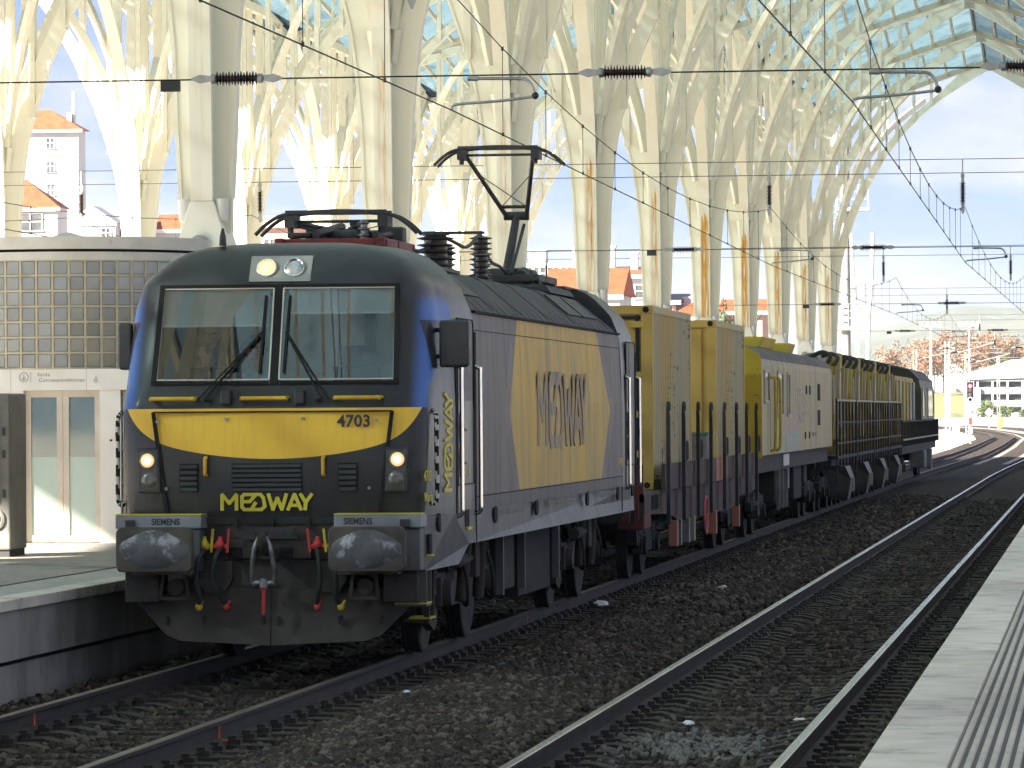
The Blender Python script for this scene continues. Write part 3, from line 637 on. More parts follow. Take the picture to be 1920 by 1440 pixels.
pane_mat('windshield', (0.76, 0.84, 0.82), reflect=0.085, rough=0.01); pane_mat('lamp_glass', (0.85, 0.87, 0.88), reflect=0.03, rough=0.03); pm('gasket', (0.60, 0.58, 0.48), rough=0.5)
pm('lamp_smoke', (0.055, 0.052, 0.046), rough=0.25); pm('lamp_dull', (0.16, 0.155, 0.14), rough=0.3, metal=0.5); pm('plate_silver', (0.24, 0.25, 0.275), (0.19, 0.20, 0.215), rough=0.4, scale=3); pm('reflector', (0.75, 0.75, 0.74), rough=0.18, metal=1.0); glow('lamp_lit', (1.0, 0.72, 0.42), 0.9); glow('lamp_halo', (1.0, 0.55, 0.25), 0.16)

# ---------------------------------------------------------------- locomotive
LY = 41.1; LL = 18.7
loco = thing('locomotive', 'grey and yellow electric freight locomotive with a dark nose, lit headlamps and one raised pantograph', 'locomotive', (0, LY, 0))
LV = [(1.36, 1.27, 1.36, .14, .03, 1.50), (1.60, 1.26, 1.375, .16, .0, 1.50), (2.00, 1.25, 1.40, .20, .0, 1.50), (2.34, 1.22, 1.42, .28, .02, 1.50), (2.46, 1.17, 1.43, .38, .055, 1.497), (2.555, 1.13, 1.43, .46, .10, 1.495),
      (2.8, 1.125, 1.425, .50, .19, 1.49), (3.1, 1.12, 1.415, .54, .297, 1.475), (3.24, 1.115, 1.405, .56, .345, 1.462), (3.465, 1.10, 1.345, .58, .425, 1.37), (3.56, 1.04, 1.27, .58, .475, 1.29), (3.68, .92, 1.15, .58, .585, 1.17), (3.77, .78, 1.02, .60, .71, 1.05), (3.83, .60, .84, .62, .87, .88), (3.865, .35, .55, .60, 1.1, .60), (3.87, .02, .04, .5, 1.4, .05)]
def cab_loop(z, a, bb_, cr, f, w, yend=2.6):
    h = [(0.035, f), (a*0.35, f+0.004), (a*0.7, f+0.018), (a, f+0.04)]
    for i in range(1, 7):
        t = i/6; h.append(((1-t)**2*a+2*t*(1-t)*(bb_-0.01)+t*t*bb_, (1-t)**2*(f+0.04)+2*t*(1-t)*(f+0.07)+t*t*(f+cr)))
    h.append((w, max(1.08, f+cr+0.1))); h.append((w, yend))
    return [(x, y, z) for x, y in reversed(h)]+[(-x, y, z) for x, y in h]
loops = [cab_loop(*l) for l in LV]; n = len(loops[0]); cabm = MB(); vs_ = [p for l in loops for p in l]; fs_ = []
for i in range(len(loops)-1):
    for j in range(n-1):
        xs_ = [abs(loops[i][j][0]), abs(loops[i][j+1][0])]; front = max(xs_) <= LV[i][1]+1e-6 and min(xs_) < 1.2
        if 5 <= i <= 8 and front: continue
        fs_.append((i*n+j, i*n+j+1, (i+1)*n+j+1, (i+1)*n+j))
cabm.add(vs_, fs_); CABM = cabm.mesh('cab_shell', 'loco_paint', 38)
cab = obj('cab_shell', CABM, loco); rc = obj('cab_shell', CABM, loco, loc=(0, LL, 0), rot=(0, 0, math.pi))
bh = MB(); _p = [(l[5], l[0]) for l in LV if l[0] >= 3.2]; bh.prism([(x, z) for x, z in _p]+[(-x, z) for x, z in reversed(_p)], 'y', 2.57, 2.60); bh.build('cab_bulkhead', 'loco_roof', loco)
bh = MB(); bh.prism([(x, z) for x, z in _p]+[(-x, z) for x, z in reversed(_p)], 'y', LL-2.60, LL-2.57); bh.build('cab_bulkhead', 'loco_roof', loco)
# windscreen: two panes with pale gaskets, centre post
def scr(x, z): # point on the screen plane
    t = (z-2.555)/(3.465-2.555); a = 1.13+(1.10-1.13)*t; u = abs(x)/a; return Vector((x, 0.10+(0.425-0.10)*t+0.04*max(0, u-0.3)/0.7, z))
pst = MB(); pst.loft([[scr(sx*0.036, z)+Vector((0, d, 0)) for sx, d in ((-1, -0.012), (1, -0.012), (1, 0.03), (-1, 0.03))] for z in (2.555, 3.465)]); pst.build('window_post', 'seam_black', loco)
for s in (-1, 1):
    mb = MB(); xs_ = [0.036, 0.4, 0.75, 1.10]; zs_ = [2.585, 2.87, 3.15, 3.44]
    mb.add([scr(s*x, z)+Vector((0, 0.004, 0)) for z in zs_ for x in xs_], [(i*4+j, i*4+j+1, i*4+j+5, i*4+j+4) for i in range(3) for j in range(3)])
    p = mb.build('windscreen', 'windshield', loco, smooth=60)
    g = MB(); ring = [scr(s*0.045, 2.60), scr(s*1.085, 2.60), scr(s*1.062, 3.43), scr(s*0.045, 3.43)]
    for a_, c_ in zip(ring, ring[1:]+ring[:1]): g.beam(a_+Vector((0, -0.004, 0)), c_+Vector((0, -0.004, 0)), 0.014, 0.012)
    g.build('gasket', 'gasket', p)
    e = MB()
    for a_, c_ in ((scr(s*0.05, 2.57), scr(s*1.125, 2.57)), (scr(s*0.05, 3.452), scr(s*1.10, 3.452)), (scr(s*1.108, 2.56), scr(s*1.08, 3.46))): e.beam(a_, c_, 0.05, 0.03)
    e.build('window_rim', 'seam_black', p)
# machine room, lower sill, roof
mr = MB(); mr.prism([(-1.5, 1.36), (1.5, 1.36), (1.5, 2.4), (1.462, 3.235), (-1.462, 3.235), (-1.5, 2.4)], 'y', 2.6, LL-2.6); mr.build('machine_room', 'loco_livery', loco)
sk = MB()
for s in (-1, 1):
    q = [(0.02, 1.36), (1.05, 1.36), (LL-1.05, 1.36), (LL-0.05, 1.36), (LL-0.05, 0.86), (LL-0.55, 0.86), (LL-0.7, 1.03), (9.35, 1.05), (2.05, 1.06), (1.35, 0.89), (0.02, 0.87)]
    o = lambda y: 1.372+0.128*min(1, max(0, min(y, LL-y))/1.05)
    mk = lambda d: [(s*(o(y)-d), y, z) for y, z in q]
    a_, c_ = mk(0), mk(0.05); nn = len(q); sk.add(a_+c_, [tuple(range(nn)), tuple(reversed(range(nn, 2*nn)))]+[(i, (i+1) % nn, nn+(i+1) % nn, nn+i) for i in range(nn)])
sk.build('side_sill', 'loco_grey', loco, split=True)
ub = MB(); ub.box(-1.28, 1.28, 0.35, LL-0.35, 1.04, 1.355); ub.build('underframe', 'under_dark', loco)
rf = MB(); rp_ = [(-1.44, 3.235), (1.44, 3.235), (1.405, 3.30), (0.98, 3.66), (0.85, 3.715), (-0.85, 3.715), (-0.98, 3.66), (-1.405, 3.30)]
rf.prism(rp_, 'y', 2.62, LL-2.62); rf.build('machine_roof', 'loco_roof', loco, smooth=25)
gt_ = MB()
for s in (-1, 1): gt_.box(s*1.44-0.02, s*1.44+0.05*(1 if s > 0 else 0.4), 2.65, LL-2.65, 3.238, 3.262)
gt_.build('rain_gutter', 'seam_black', loco, split=True)
for i in range(26):
    y = 2.8+i*0.52; mb = MB()
    for s in (-1, 1): mb.add([(s*1.455, y, 3.262), (s*1.455, y+0.03, 3.262), (s*1.29, y+0.03, 3.42), (s*1.29, y, 3.42), (s*1.41, y, 3.30), (s*1.41, y+0.03, 3.30)], [(0, 1, 2, 3), (0, 3, 4), (1, 5, 2), (0, 4, 5, 1), (3, 2, 5, 4)])
    mb.build('roof_bracket', 'loco_roof', loco, split=True)
def slope(t, d=0.0): # point on the right roof slope
    return (1.405+(0.98-1.405)*t+0.65*d, 3.30+(3.66-3.30)*t+0.76*d)
for y0, y1, t0, t1 in ((3.1, 4.5, 0.35, 0.95), (12.2, 13.6, 0.3, 0.95), (13.8, 15.2, 0.3, 0.95)):
    for s in (-1, 1):
        mb = MB(); a_, c_ = slope(t0, 0.004), slope(t1, 0.004); a2, c2 = slope(t0, 0.02), slope(t1, 0.02)
        mb.add([(s*a_[0], y0, a_[1]), (s*a_[0], y1, a_[1]), (s*c_[0], y1, c_[1]), (s*c_[0], y0, c_[1]), (s*a2[0], y0, a2[1]), (s*a2[0], y1, a2[1]), (s*c2[0], y1, c2[1]), (s*c2[0], y0, c2[1])], [(0, 3, 2, 1), (4, 5, 6, 7), (0, 1, 5, 4), (1, 2, 6, 5), (2, 3, 7, 6), (3, 0, 4, 7)])
        pp = mb.build('roof_vent', 'loco_black', loco)
for y in (4.7, 6.9, 9.3, 11.9, 15.5):
    mb = MB(); mb.prism([(x*1.0, z+0.006) for x, z in ((-1.405, 3.30), (-0.98, 3.66), (-0.85, 3.715), (0.85, 3.715), (0.98, 3.66), (1.405, 3.30))]+[(x, z-0.03) for x, z in ((1.38, 3.30), (0.97, 3.645), (0.85, 3.70), (-0.85, 3.70), (-0.97, 3.645), (-1.38, 3.30))], 'y', y, y+0.02)
    mb.build('roof_seam', 'seam_black', loco)
mb = MB(); mb.prism([(-0.95, 3.70), (0.95, 3.70), (0.88, 3.80), (-0.88, 3.80)], 'y', 13.4, 15.9); mb.build('roof_hatch', 'loco_roof', loco, bevel=0.02)
# nose fittings
def nz(x): return 0.018*max(0, abs(x)/1.25-0.28)/0.72 # bow of the nose
for x0, x1, z0, z1 in ((-1.09, 0.995, 2.306, 2.318), ):
    mb = MB(); mb.box(-1.09, 1.09, -0.003, 0.03, 2.302, 2.316); mb.build('hatch_seam', 'seam_black', loco)
for s in (-1, 1):
    mb = MB(); mb.beam((s*1.09, 0.012, 2.31), (s*0.97, 0.012, 1.40), 0.034, 0.016, (0, 1, 0)); mb.build('hatch_seam', 'seam_black', loco)
def grille(x0, x1, z0, z1, nb):
    mb = MB(); mb.box(x0, x1, -0.006, 0.02, z0, z1); p = mb.build('grille', 'seam_black', loco)
    sl_ = MB(); h = (z1-z0)/nb; sl_.prism([(-0.020, h*0.16), (-0.007, h*0.74), (-0.004, h*0.74), (-0.004, h*0.12)], 'x', x0+0.008, x1-0.008); me = sl_.mesh('slat', 'loco_black')
    for i in range(nb): obj('slat', me, p, loc=(0, 0, z0+h*i))
grille(-0.85, -0.68, 1.59, 1.845, 5); grille(-0.37, 0.27, 1.59, 1.845, 6); grille(0.60, 0.77, 1.59, 1.845, 5)
def strokes(segs, t, mat, name, parent, M, depth=0.004):
    mb = MB()
    for i, (p, q) in enumerate(segs):
        d = (Vector(q)-Vector(p)).normalized(); nrm = Vector((-d.y, d.x))*t/2; e = d*t*0.30; P_ = Vector(p)-e; Q_ = Vector(q)+e; zo = depth+0.0004*i
        pts = [P_-nrm, Q_-nrm, Q_+nrm, P_+nrm]; mb.add([M @ Vector((v.x, v.y, 0)) for v in pts]+[M @ Vector((v.x, v.y, zo)) for v in pts], [(0, 3, 2, 1), (4, 5, 6, 7), (0, 1, 5, 4), (1, 2, 6, 5), (2, 3, 7, 6), (3, 0, 4, 7)])
    return mb.build(name, mat, parent)
MEDWAY = [((0, 0), (0, .92)), ((0, .95), (.42, .40)), ((.42, .40), (.84, .95)), ((.84, .92), (.84, 0)), ((1.30, .95), (2.02, .95)), ((1.16, .82), (1.16, .14)), ((1.16, .82), (1.30, .95)), ((1.16, .14), (1.30, 0)), ((1.30, 0), (2.30, 0)), ((1.30, .50), (1.62, .50)), ((1.62, .50), (1.98, .95)), ((2.30, 0), (2.50, .20)), ((2.50, .20), (2.42, .74)), ((2.42, .74), (2.24, .95)), ((2.24, .95), (1.98, .95)), ((1.95, .42), (1.72, 0)),
          ((2.72, .95), (2.98, 0)), ((2.98, 0), (3.24, .72)), ((3.24, .72), (3.50, 0)), ((3.50, 0), (3.76, .95)), ((3.86, 0), (4.24, .95)), ((4.24, .95), (4.62, 0)), ((4.02, .26), (4.46, .26)), ((4.60, .95), (4.90, .42)), ((4.90, .42), (5.24, .95)), ((4.90, .42), (4.86, 0))]
def face_matrix(origin, ux, uy, sx, sy): # 2-D lettering into a face spanned by ux, uy
    ux = Vector(ux); uy = Vector(uy); nn = ux.cross(uy); return Matrix(((ux.x*sx, uy.x*sy, nn.x, origin[0]), (ux.y*sx, uy.y*sy, nn.y, origin[1]), (ux.z*sx, uy.z*sy, nn.z, origin[2]), (0, 0, 0, 1)))
strokes(MEDWAY, 0.21, 'lime_yellow', 'lettering', loco, face_matrix((-0.46, -0.001, 1.43), (1, 0, 0), (0, 0, 1), 0.156, 0.142), 0.003)
strokes(MEDWAY, 0.20, 'letter_faded', 'lettering', loco, face_matrix((1.503, 7.5, 1.97), (0, 1, 0), (0, 0, 1), 0.86, 0.72), 0.002)
strokes(MEDWAY, 0.20, 'lime_yellow', 'lettering', loco, face_matrix((1.487, 0.99, 1.58), (0, 0, 1), (-0.105, -0.994, 0), 0.168, 0.28), 0.004)
def put_text(txt, size, mat, M, bold=0.0, spacing=1.0, parent=None, name='lettering'):
    me = text_mesh(txt, size, 0.001, mat, bold, spacing); o = obj(name, me, parent or loco); o.matrix_local = M; return o
def fm(o, ux, uy, sx=1, sy=1): return face_matrix(o, ux, uy, sx, sy)
put_text('4703', 0.150, 'letter_black', fm((0.745, 0.0015, 2.215), (1, 0, 0), (0, 0, 1), 0.98, 1), 0.004, 1.05)
for x in (-0.925, 0.82): put_text('SIEMENS', 0.075, 'letter_black', fm((x, -0.272, 1.325), (1, 0, 0), (0, 0, 1), 0.93, 1.05), 0.0022, 1.0)
put_text('4703', 0.13, 'lime_yellow', fm((1.392, 0.14, 1.72), (-0.12, 0.99, 0)if 0 else (0.12, 0.99, 0), (0, 0, 1), 1.0, 1.0), 0.002)
put_text('Maria', 0.12, 'lime_yellow', fm((1.396, 0.16, 1.53), (0.12, 0.99, 0), (0, 0, 1), 1.1, 1.0), 0.001)
put_text('2', 0.13, 'lime_yellow', fm((1.504, 2.02, 1.72), (0, 1, 0), (0, 0, 1), 1.6, 1.0), 0.001)
for y, tx, sz in ((5.6, '<8,8m>  <10,0m>  Peso em CAB  80t', 0.085), (9.6, 'MEDWAY  ES46F1  4700 no Entroncam.', 0.085), (14.5, '91 94 1 004 703-8  P-MEDW', 0.085)): put_text(tx, sz, 'letter_pale', fm((1.502, y, 1.30), (0, 1, 0), (0, 0, 1), 1.7, 1.0))['kind'] = 'stuff'
put_text('4703', 0.15, 'loco_yellow', fm((1.502, 15.9, 1.66), (0, 1, 0), (0, 0, 1), 1.7, 1.0))
# yellow handles, hatch bolts, wiper motors
for x0, x1 in ((-1.11, -0.70), (-0.28, 0.14), (0.57, 0.99)):
    mb = MB(); y = -0.03; mb.tube(smooth_pts([(x0, 0.07, 2.43), (x0+0.01, y, 2.43), (x0+0.04, y-0.01, 2.43), (x1-0.04, y-0.01, 2.43), (x1-0.01, y, 2.43), (x1, 0.07, 2.43)], 3), 0.019, 8); mb.build('handrail', 'loco_yellow', loco, smooth=60)
for x in (-0.605, 0.47):
    mb = MB(); mb.tube(smooth_pts([(x, 0.01, 1.90), (x, -0.05, 1.89), (x, -0.055, 1.85), (x, -0.055, 1.78), (x, -0.05, 1.745), (x, 0.01, 1.735)], 3), 0.017, 8); mb.build('handrail', 'loco_yellow', loco, smooth=60)
for x, z in ((-1.05, 2.225), (-0.42, 2.245), (0.28, 2.245), (0.95, 2.225), (-0.97, 1.62), (0.88, 1.62)):
    mb = MB(); mb.lathe([(0.016, -0.006), (0.016, 0.01)], (x, 0, z), 'y', 10); mb.build('bolt', 'steel_bare', loco)
for x in (-0.42, 0.25): mb = MB(); mb.box(x-0.045, x+0.045, -0.03, 0.12, 2.375, 2.50); mb.build('wiper_motor', 'loco_black', loco, bevel=0.012)
for s, px_ in ((-1, -0.62), (1, 0.46)):
    w = MB(); a0 = Vector((px_, 0.0, 2.42)); a1 = scr(-0.13*1 if s < 0 else 0.09, 3.03)+Vector((0, -0.035, 0)); w.tube([a0, a1], 0.011, 6); w.tube([a0+Vector((s*0.06, 0, 0)), a1+Vector((s*0.02, 0, -0.02))], 0.008, 6)
    w.tube([a0+Vector((s*-0.06, 0.01, -0.01)), a0+Vector((0, -0.02, 0))], 0.02, 6); p = w.build('wiper', 'seam_black', loco, smooth=60)
    bl = MB(); bl.beam(scr(a1.x, 2.66)+Vector((0, -0.02, 0)), scr(a1.x+0.02, 3.36)+Vector((0, -0.02, 0)), 0.022, 0.03); bl.build('wiper_blade', 'seam_black', p)
# headlamps
for s in (-1, 1):
    q = [(s*1.245, 1.985), (s*1.035, 1.985), (s*1.02, 1.58), (s*1.225, 1.58)]; mb = MB(); mb.prism(q, 'y', -0.012, 0.03); hl = mb.build('headlamp', 'loco_black', loco, bevel=0.012)
    mb = MB(); mb.prism([(s*1.225, 1.96), (s*1.055, 1.96), (s*1.045, 1.615), (s*1.205, 1.615)], 'y', -0.018, -0.0125); mb.build('lamp_housing', 'lamp_smoke', hl)
    lit = MB(); lit.lathe([(0.034, -0.030), (0.028, -0.036), (0.01, -0.038)], (s*1.14, 0, 1.875), 'y', 16); lit.build('lit_lamp', 'lamp_lit', hl, smooth=60); lh = MB(); lh.lathe([(0.062, -0.020), (0.056, -0.027), (0.034, -0.029)], (s*1.14, 0, 1.875), 'y', 18); lh.build('lamp_reflector', 'lamp_halo', hl, smooth=60)
    rg_ = MB(); rg_.lathe([(0.075, -0.016), (0.075, -0.026), (0.066, -0.028), (0.062, -0.020)], (s*1.14, 0, 1.875), 'y', 18); rg_.build('lamp_ring', 'lamp_dull', hl, smooth=60)
    tl = MB(); tl.lathe([(0.072, -0.0185), (0.066, -0.03), (0.03, -0.034), (0.028, -0.026), (0.005, -0.026)], (s*1.125, 0, 1.70), 'y', 18); tl.build('tail_lamp', 'lamp_dull', hl, smooth=60)
# roof lamp pair
f0 = lambda z: 0.425+(z-3.465)*0.9
mb = MB(); mb.prism([(f0(3.50)-0.035, 3.49), (f0(3.72)-0.06, 3.73), (f0(3.72)+0.2, 3.73), (f0(3.50)+0.05, 3.49)], 'x', -0.285, 0.285); rl = mb.build('roof_lamp_box', 'speaker_grey', loco, bevel=0.008)
for s in (-1, 1):
    rim = MB(); rim.lathe([(0.095, 0.0), (0.095, -0.028), (0.086, -0.032), (0.075, -0.012)], (0, 0, 0), 'y', 22); o = rim.build('lamp_ring', 'reflector', rl, smooth=50, loc=(s*0.127, f0(3.61)-0.045, 3.61)); o.rotation_euler = (-0.74+0.25, 0, 0)
    mb = MB(); mb.lathe([(0.076, -0.014), (0.05, -0.022), (0.01, -0.026)], (0, 0, 0), 'y', 20); o = mb.build('lit_lamp' if s < 0 else 'lamp_lens', 'lamp_lit_soft' if s < 0 and 'lamp_lit_soft' in MATS else ('reflector' if s > 0 else glow('lamp_lit_soft', (1.0, 0.60, 0.30), 0.20)), rl, smooth=60, loc=(s*0.127, f0(3.61)-0.048, 3.61)); o.rotation_euler = (-0.49, 0, 0)
mb = MB(); mb.lathe([(0.035, 0), (0.03, 0.08), (0.012, 0.16)], (-0.62, 0.95, 3.84), 'z', 10); mb.build('antenna', 'loco_black', loco, smooth=60)
# mirrors
mb = MB(); mb.prism([(1.44, 2.70), (1.70, 2.70), (1.715, 2.74), (1.715, 3.10), (1.70, 3.13), (1.44, 3.13)], 'y', 0.56, 0.66); mi_ = mb.build('mirror', 'loco_black', loco, bevel=0.025)
mb = MB(); mb.box(1.40, 1.52, 0.62, 0.66, 2.78, 2.82); mb.box(1.40, 1.52, 0.62, 0.66, 3.02, 3.06); mb.build('mirror_arm', 'seam_black', mi_, split=True)
mb = MB(); mb.prism([(-1.40, 2.70), (-1.515, 2.70), (-1.53, 2.74), (-1.53, 3.10), (-1.515, 3.13), (-1.40, 3.13)], 'y', 0.56, 0.66); mb.build('mirror', 'loco_black', loco, bevel=0.02)
# step plates with the maker's name, yellow tread edge, buffers
for s in (-1, 1):
    mb = MB(); mb.box(*sorted((s*0.60, s*1.385)), -0.27, 0.10, 1.265, 1.385); pt = mb.build('step_plate', 'plate_silver', loco, bevel=0.012)
    ty = MB(); ty.box(*sorted((s*0.60, s*1.385)), -0.272, 0.0, 1.386, 1.396); ty.build('tread_edge', 'lime_yellow', pt)
    hk = MB(); hk.box(*sorted((s*1.20, s*1.29)), -0.30, -0.272, 1.27, 1.345); hk.build('hook', 'loco_black', pt, bevel=0.006)
    mb = MB(); mb.box(*sorted((s*0.62, s*1.375)), -0.24, 0.02, 0.88, 1.262); mb.build('headstock_end', 'loco_grey', loco, bevel=0.015)
    cxb = s*0.955; bf = MB(); r_, w_, h_ = 0.06, 0.345, 0.20; out = []
    for qx, qz, a0 in ((w_-r_, h_-r_, 0), (-(w_-r_), h_-r_, 90), (-(w_-r_), -(h_-r_), 180), (w_-r_, -(h_-r_), 270)):
        for i in range(5): a = R(a0+22.5*i); out.append((qx+r_*math.cos(a), qz+r_*math.sin(a)))
    L_ = [[(cxb+p[0]*k, y, 1.09+p[1]*k) for p in out] for y, k in ((-0.58, 1.0), (-0.64, 1.0), (-0.652, 0.97), (-0.668, 0.6))]; bf.loft(L_); bo = bf.build('buffer', 'buffer_rim', loco, smooth=40)
    bc = MB(); el = [(0.30*math.cos(2*math.pi*i/28), 0.165*math.sin(2*math.pi*i/28)) for i in range(28)]
    bc.loft([[(cxb+p[0]*k, y, 1.09+p[1]*k) for p in el] for y, k in ((-0.655, 1.06), (-0.674, 0.9), (-0.682, 0.3))]); bc.build('worn_face', 'buffer_face', bo, smooth=50)
    st_ = MB(); st_.cyl((cxb, -0.6, 1.08), (cxb, -0.2, 1.08), 0.15, 16); st_.build('buffer_stem', 'under_dark', bo, smooth=40)
    ft = MB(); ft.box(*sorted((s*0.66, s*1.2)), -0.45, -0.2, 0.86, 0.895); ft.build('buffer_foot', 'buffer_rim', bo)
    # lower brake bracket and step box below
    mb = MB(); mb.box(*sorted((s*1.02, s*1.33)), -0.12, 0.3, 0.60, 0.88); mb.build('step_box', 'under_grime', loco, bevel=0.01)
    mb = MB()
    for dx in (-0.1, 0.1): mb.beam((s*0.86+dx, -0.2, 0.86), (s*0.86+dx*1.3, -0.2, 0.64), 0.03, 0.03)
    mb.beam((s*0.86-0.13, -0.2, 0.64), (s*0.86+0.13, -0.2, 0.64), 0.02, 0.03); mb.cyl((s*0.86, -0.16, 0.74), (s*0.86, -0.05, 0.74), 0.075, 14); mb.build('cable_socket', 'under_grime', loco)
# side steps on the right corner: recesses with yellow treads
for z0, z1 in ((1.02, 1.20),):
    mb = MB(); mb.box(1.395, 1.412, 0.09, 0.25, z0, z1); mb.build('step_recess', 'seam_black', loco); mb = MB(); mb.box(1.38, 1.43, 0.08, 0.26, z0-0.018, z0); mb.build('step_tread', 'lime_yellow', loco)
fr = MB()
for y in (0.02, 0.30): fr.box(1.33, 1.39, y, y+0.03, 0.56, 0.88)
fr.box(1.10, 1.39, 0.02, 0.33, 0.555, 0.575); fr.build('step_frame', 'loco_grey', loco); mb = MB(); mb.box(1.10, 1.395, 0.0, 0.34, 0.576, 0.59); mb.build('step_tread', 'lime_yellow', loco)
fr = MB(); fr.box(1.14, 1.19, 1.55, 1.60, 0.35, 1.04); fr.box(1.14, 1.19, 1.85, 1.90, 0.35, 1.04); fr.box(0.95, 1.17, 1.55, 1.9, 0.34, 0.37); fr.build('step_frame', 'under_grime', loco)
for z in (0.83, 0.372): mb = MB(); mb.box(1.0, 1.20, 1.54, 1.91, z, z+0.02); mb.build('step_tread', 'lime_yellow', loco)
# snow plough, coupling, hoses
pq = [(-1.27, 0.72), (-1.27, 0.60), (-1.08, 0.40), (-0.98, 0.30), (-0.84, 0.25), (-0.004, 0.215), (0.004, 0.215), (0.84, 0.25), (0.98, 0.30), (1.08, 0.40), (1.27, 0.60), (1.27, 0.72)]
for s in (-1, 1):
    q = [p for p in pq if p[0]*s > 0]; mb = MB(); yv = lambda x: -0.10+0.22*(abs(x)/1.27)**1.5; q = q if s > 0 else list(reversed(q)); q = [(s*0.004, 0.72)]+q
    nn = len(q); mb.add([(x, yv(x)-0.10*(0.72-z), z) for x, z in q]+[(x, yv(x)-0.10*(0.72-z)+0.03, z) for x, z in q], [tuple(range(nn)), tuple(reversed(range(nn, 2*nn)))]+[(i, (i+1) % nn, nn+(i+1) % nn, nn+i) for i in range(nn)])
    mb.build('snow_plough', 'plow_brown', loco)
    for dx in (0.07, 0.62, 0.98): mb = MB(); mb.cyl((s*dx, -0.14+0.2*(dx/1.27)**1.5, 0.46), (s*dx, -0.08+0.2*(dx/1.27)**1.5, 0.46), 0.016, 8); mb.box(s*dx-0.012, s*dx+0.012, -0.145+0.2*(dx/1.27)**1.5, -0.13+0.2*(dx/1.27)**1.5, 0.40, 0.47); mb.build('plough_bolt', 'under_dark', loco)
mb = MB(); mb.box(-0.62, 0.62, 0.0, 0.35, 0.70, 1.33); mb.box(-0.62, 0.62, -0.05, 0.0, 0.98, 1.16); mb.build('headstock', 'under_grime', loco, bevel=0.01)
mb = MB(); mb.box(-0.62, 0.62, -0.02, 0.2, 1.30, 1.36)
for x in (-0.33, 0.0, 0.33): mb.box(x-0.012, x+0.012, -0.05, 0.0, 1.27, 1.36)
mb.build('headstock_beam', 'under_dark', loco)
mb = MB(); mb.prism([(-0.25, 1.17), (0.25, 1.17), (0.19, 1.27), (-0.12, 1.27)], 'y', -0.09, -0.05)
for x in (-0.16, -0.06, 0.10, 0.18): mb.cyl((x, -0.11, 1.22), (x, -0.09, 1.22), 0.018, 8)
mb.build('coupler_plate', 'loco_black', loco)
for x in (-0.33, -0.20, 0.13, 0.30):
    mb = MB(); mb.box(x-0.06, x+0.06, -0.09, -0.05, 1.0, 1.09); mb.build('bracket', 'under_grime' if x in (-0.20, 0.30) else 'seam_black', loco)
hk = MB(); hk.tube(smooth_pts([(-0.03, 0.0, 1.06), (-0.03, -0.2, 1.07), (-0.03, -0.33, 1.10), (-0.03, -0.40, 1.17), (-0.03, -0.36, 1.22)], 4), [0.05]*4+[0.055]*4+[0.05]*4+[0.04]*4+[0.02], 10); hk.build('coupling_hook', 'under_grime', loco, smooth=60)
sc_ = MB()
for s in (-1, 1): sc_.tube(smooth_pts([(-0.03+s*0.03, -0.34, 1.19), (-0.03+s*0.07, -0.36, 1.10), (-0.03+s*0.095, -0.34, 0.95), (-0.03+s*0.10, -0.31, 0.80), (-0.03+s*0.08, -0.30, 0.76)], 4), 0.024, 8)
sc_.cyl((-0.14, -0.30, 0.78), (0.08, -0.30, 0.78), 0.03, 10); sc_.cyl((-0.03, -0.31, 0.82), (-0.03, -0.31, 0.74), 0.04, 10); sc_.build('screw_coupling', 'steel_bare', loco, smooth=60)
mb = MB(); mb.beam((-0.03, -0.31, 0.735), (-0.035, -0.30, 0.50), 0.028, 0.02); mb.beam((-0.06, -0.31, 0.735), (-0.0, -0.31, 0.735), 0.02, 0.03); mb.build('coupling_tag', 'hose_red', loco)
for x, mt, xe in ((-0.60, 'hose_yellow', -0.64), (-0.455, 'hose_red', -0.39), (0.43, 'hose_red', 0.44), (0.575, 'hose_yellow', 0.65)):
    ck = MB(); ck.ball((x, -0.14, 1.115), (0.045, 0.05, 0.05)); ck.cyl((x-0.06, -0.13, 1.10), (x+0.06, -0.13, 1.10), 0.028, 10); ck.cyl((x, -0.14, 1.12), (x, -0.13, 1.19), 0.03, 10, 0.02); s = 1 if x < 0 else -1
    ck.beam((x+s*0.065, -0.15, 1.05), (x+s*0.085, -0.16, 1.26), 0.022, 0.018); cko = ck.build('brake_cock', mt, loco, smooth=45)
    hs = MB(); hs.tube(smooth_pts([(x, -0.16, 1.08), (x-0.03*s, -0.25, 0.98), (x-0.045*s, -0.28, 0.80), (x+(xe-x)*0.5, -0.24, 0.64), (xe, -0.20, 0.58)], 5), 0.023, 10); hs.build('brake_hose', 'rubber', loco, smooth=60)
    en = MB(); en.ball((xe, -0.20, 0.565), (0.035, 0.035, 0.04)); en.beam((xe, -0.21, 0.56), (xe+0.04, -0.22, 0.62), 0.02, 0.02); en.build('hose_end', mt, loco)
for s in (-1, 1):
    mb = MB(); mb.prism([(s*0.36, 0.97), (s*0.70, 0.97), (s*0.68, 0.80), (s*0.60, 0.68), (s*0.42, 0.70), (s*0.36, 0.80)], 'y', -0.06, -0.02); mb.build('hose_bracket', 'under_grime', loco)
# striped grab poles at the nose corners
for s in (-1, 1):
    x = s*1.44; y = 0.26; g = MB(); pts = smooth_pts([(s*1.41, 0.30, 2.31), (x, 0.24, 2.30), (x+s*0.02, y-0.04, 2.22), (x+s*0.02, y-0.04, 1.9), (x+s*0.02, y-0.04, 1.52), (s*1.40, 0.2, 1.47)], 12)
    g.tube(pts, 0.021, 10)
    for i in range(len(g.f)): g.mi[i] = 1 if ((i//10)+(i % 10)*0.35) % 5 < 2.5 else 0
    g.build('grab_pole', ['stripe_white', 'seam_black'], loco, smooth=60)
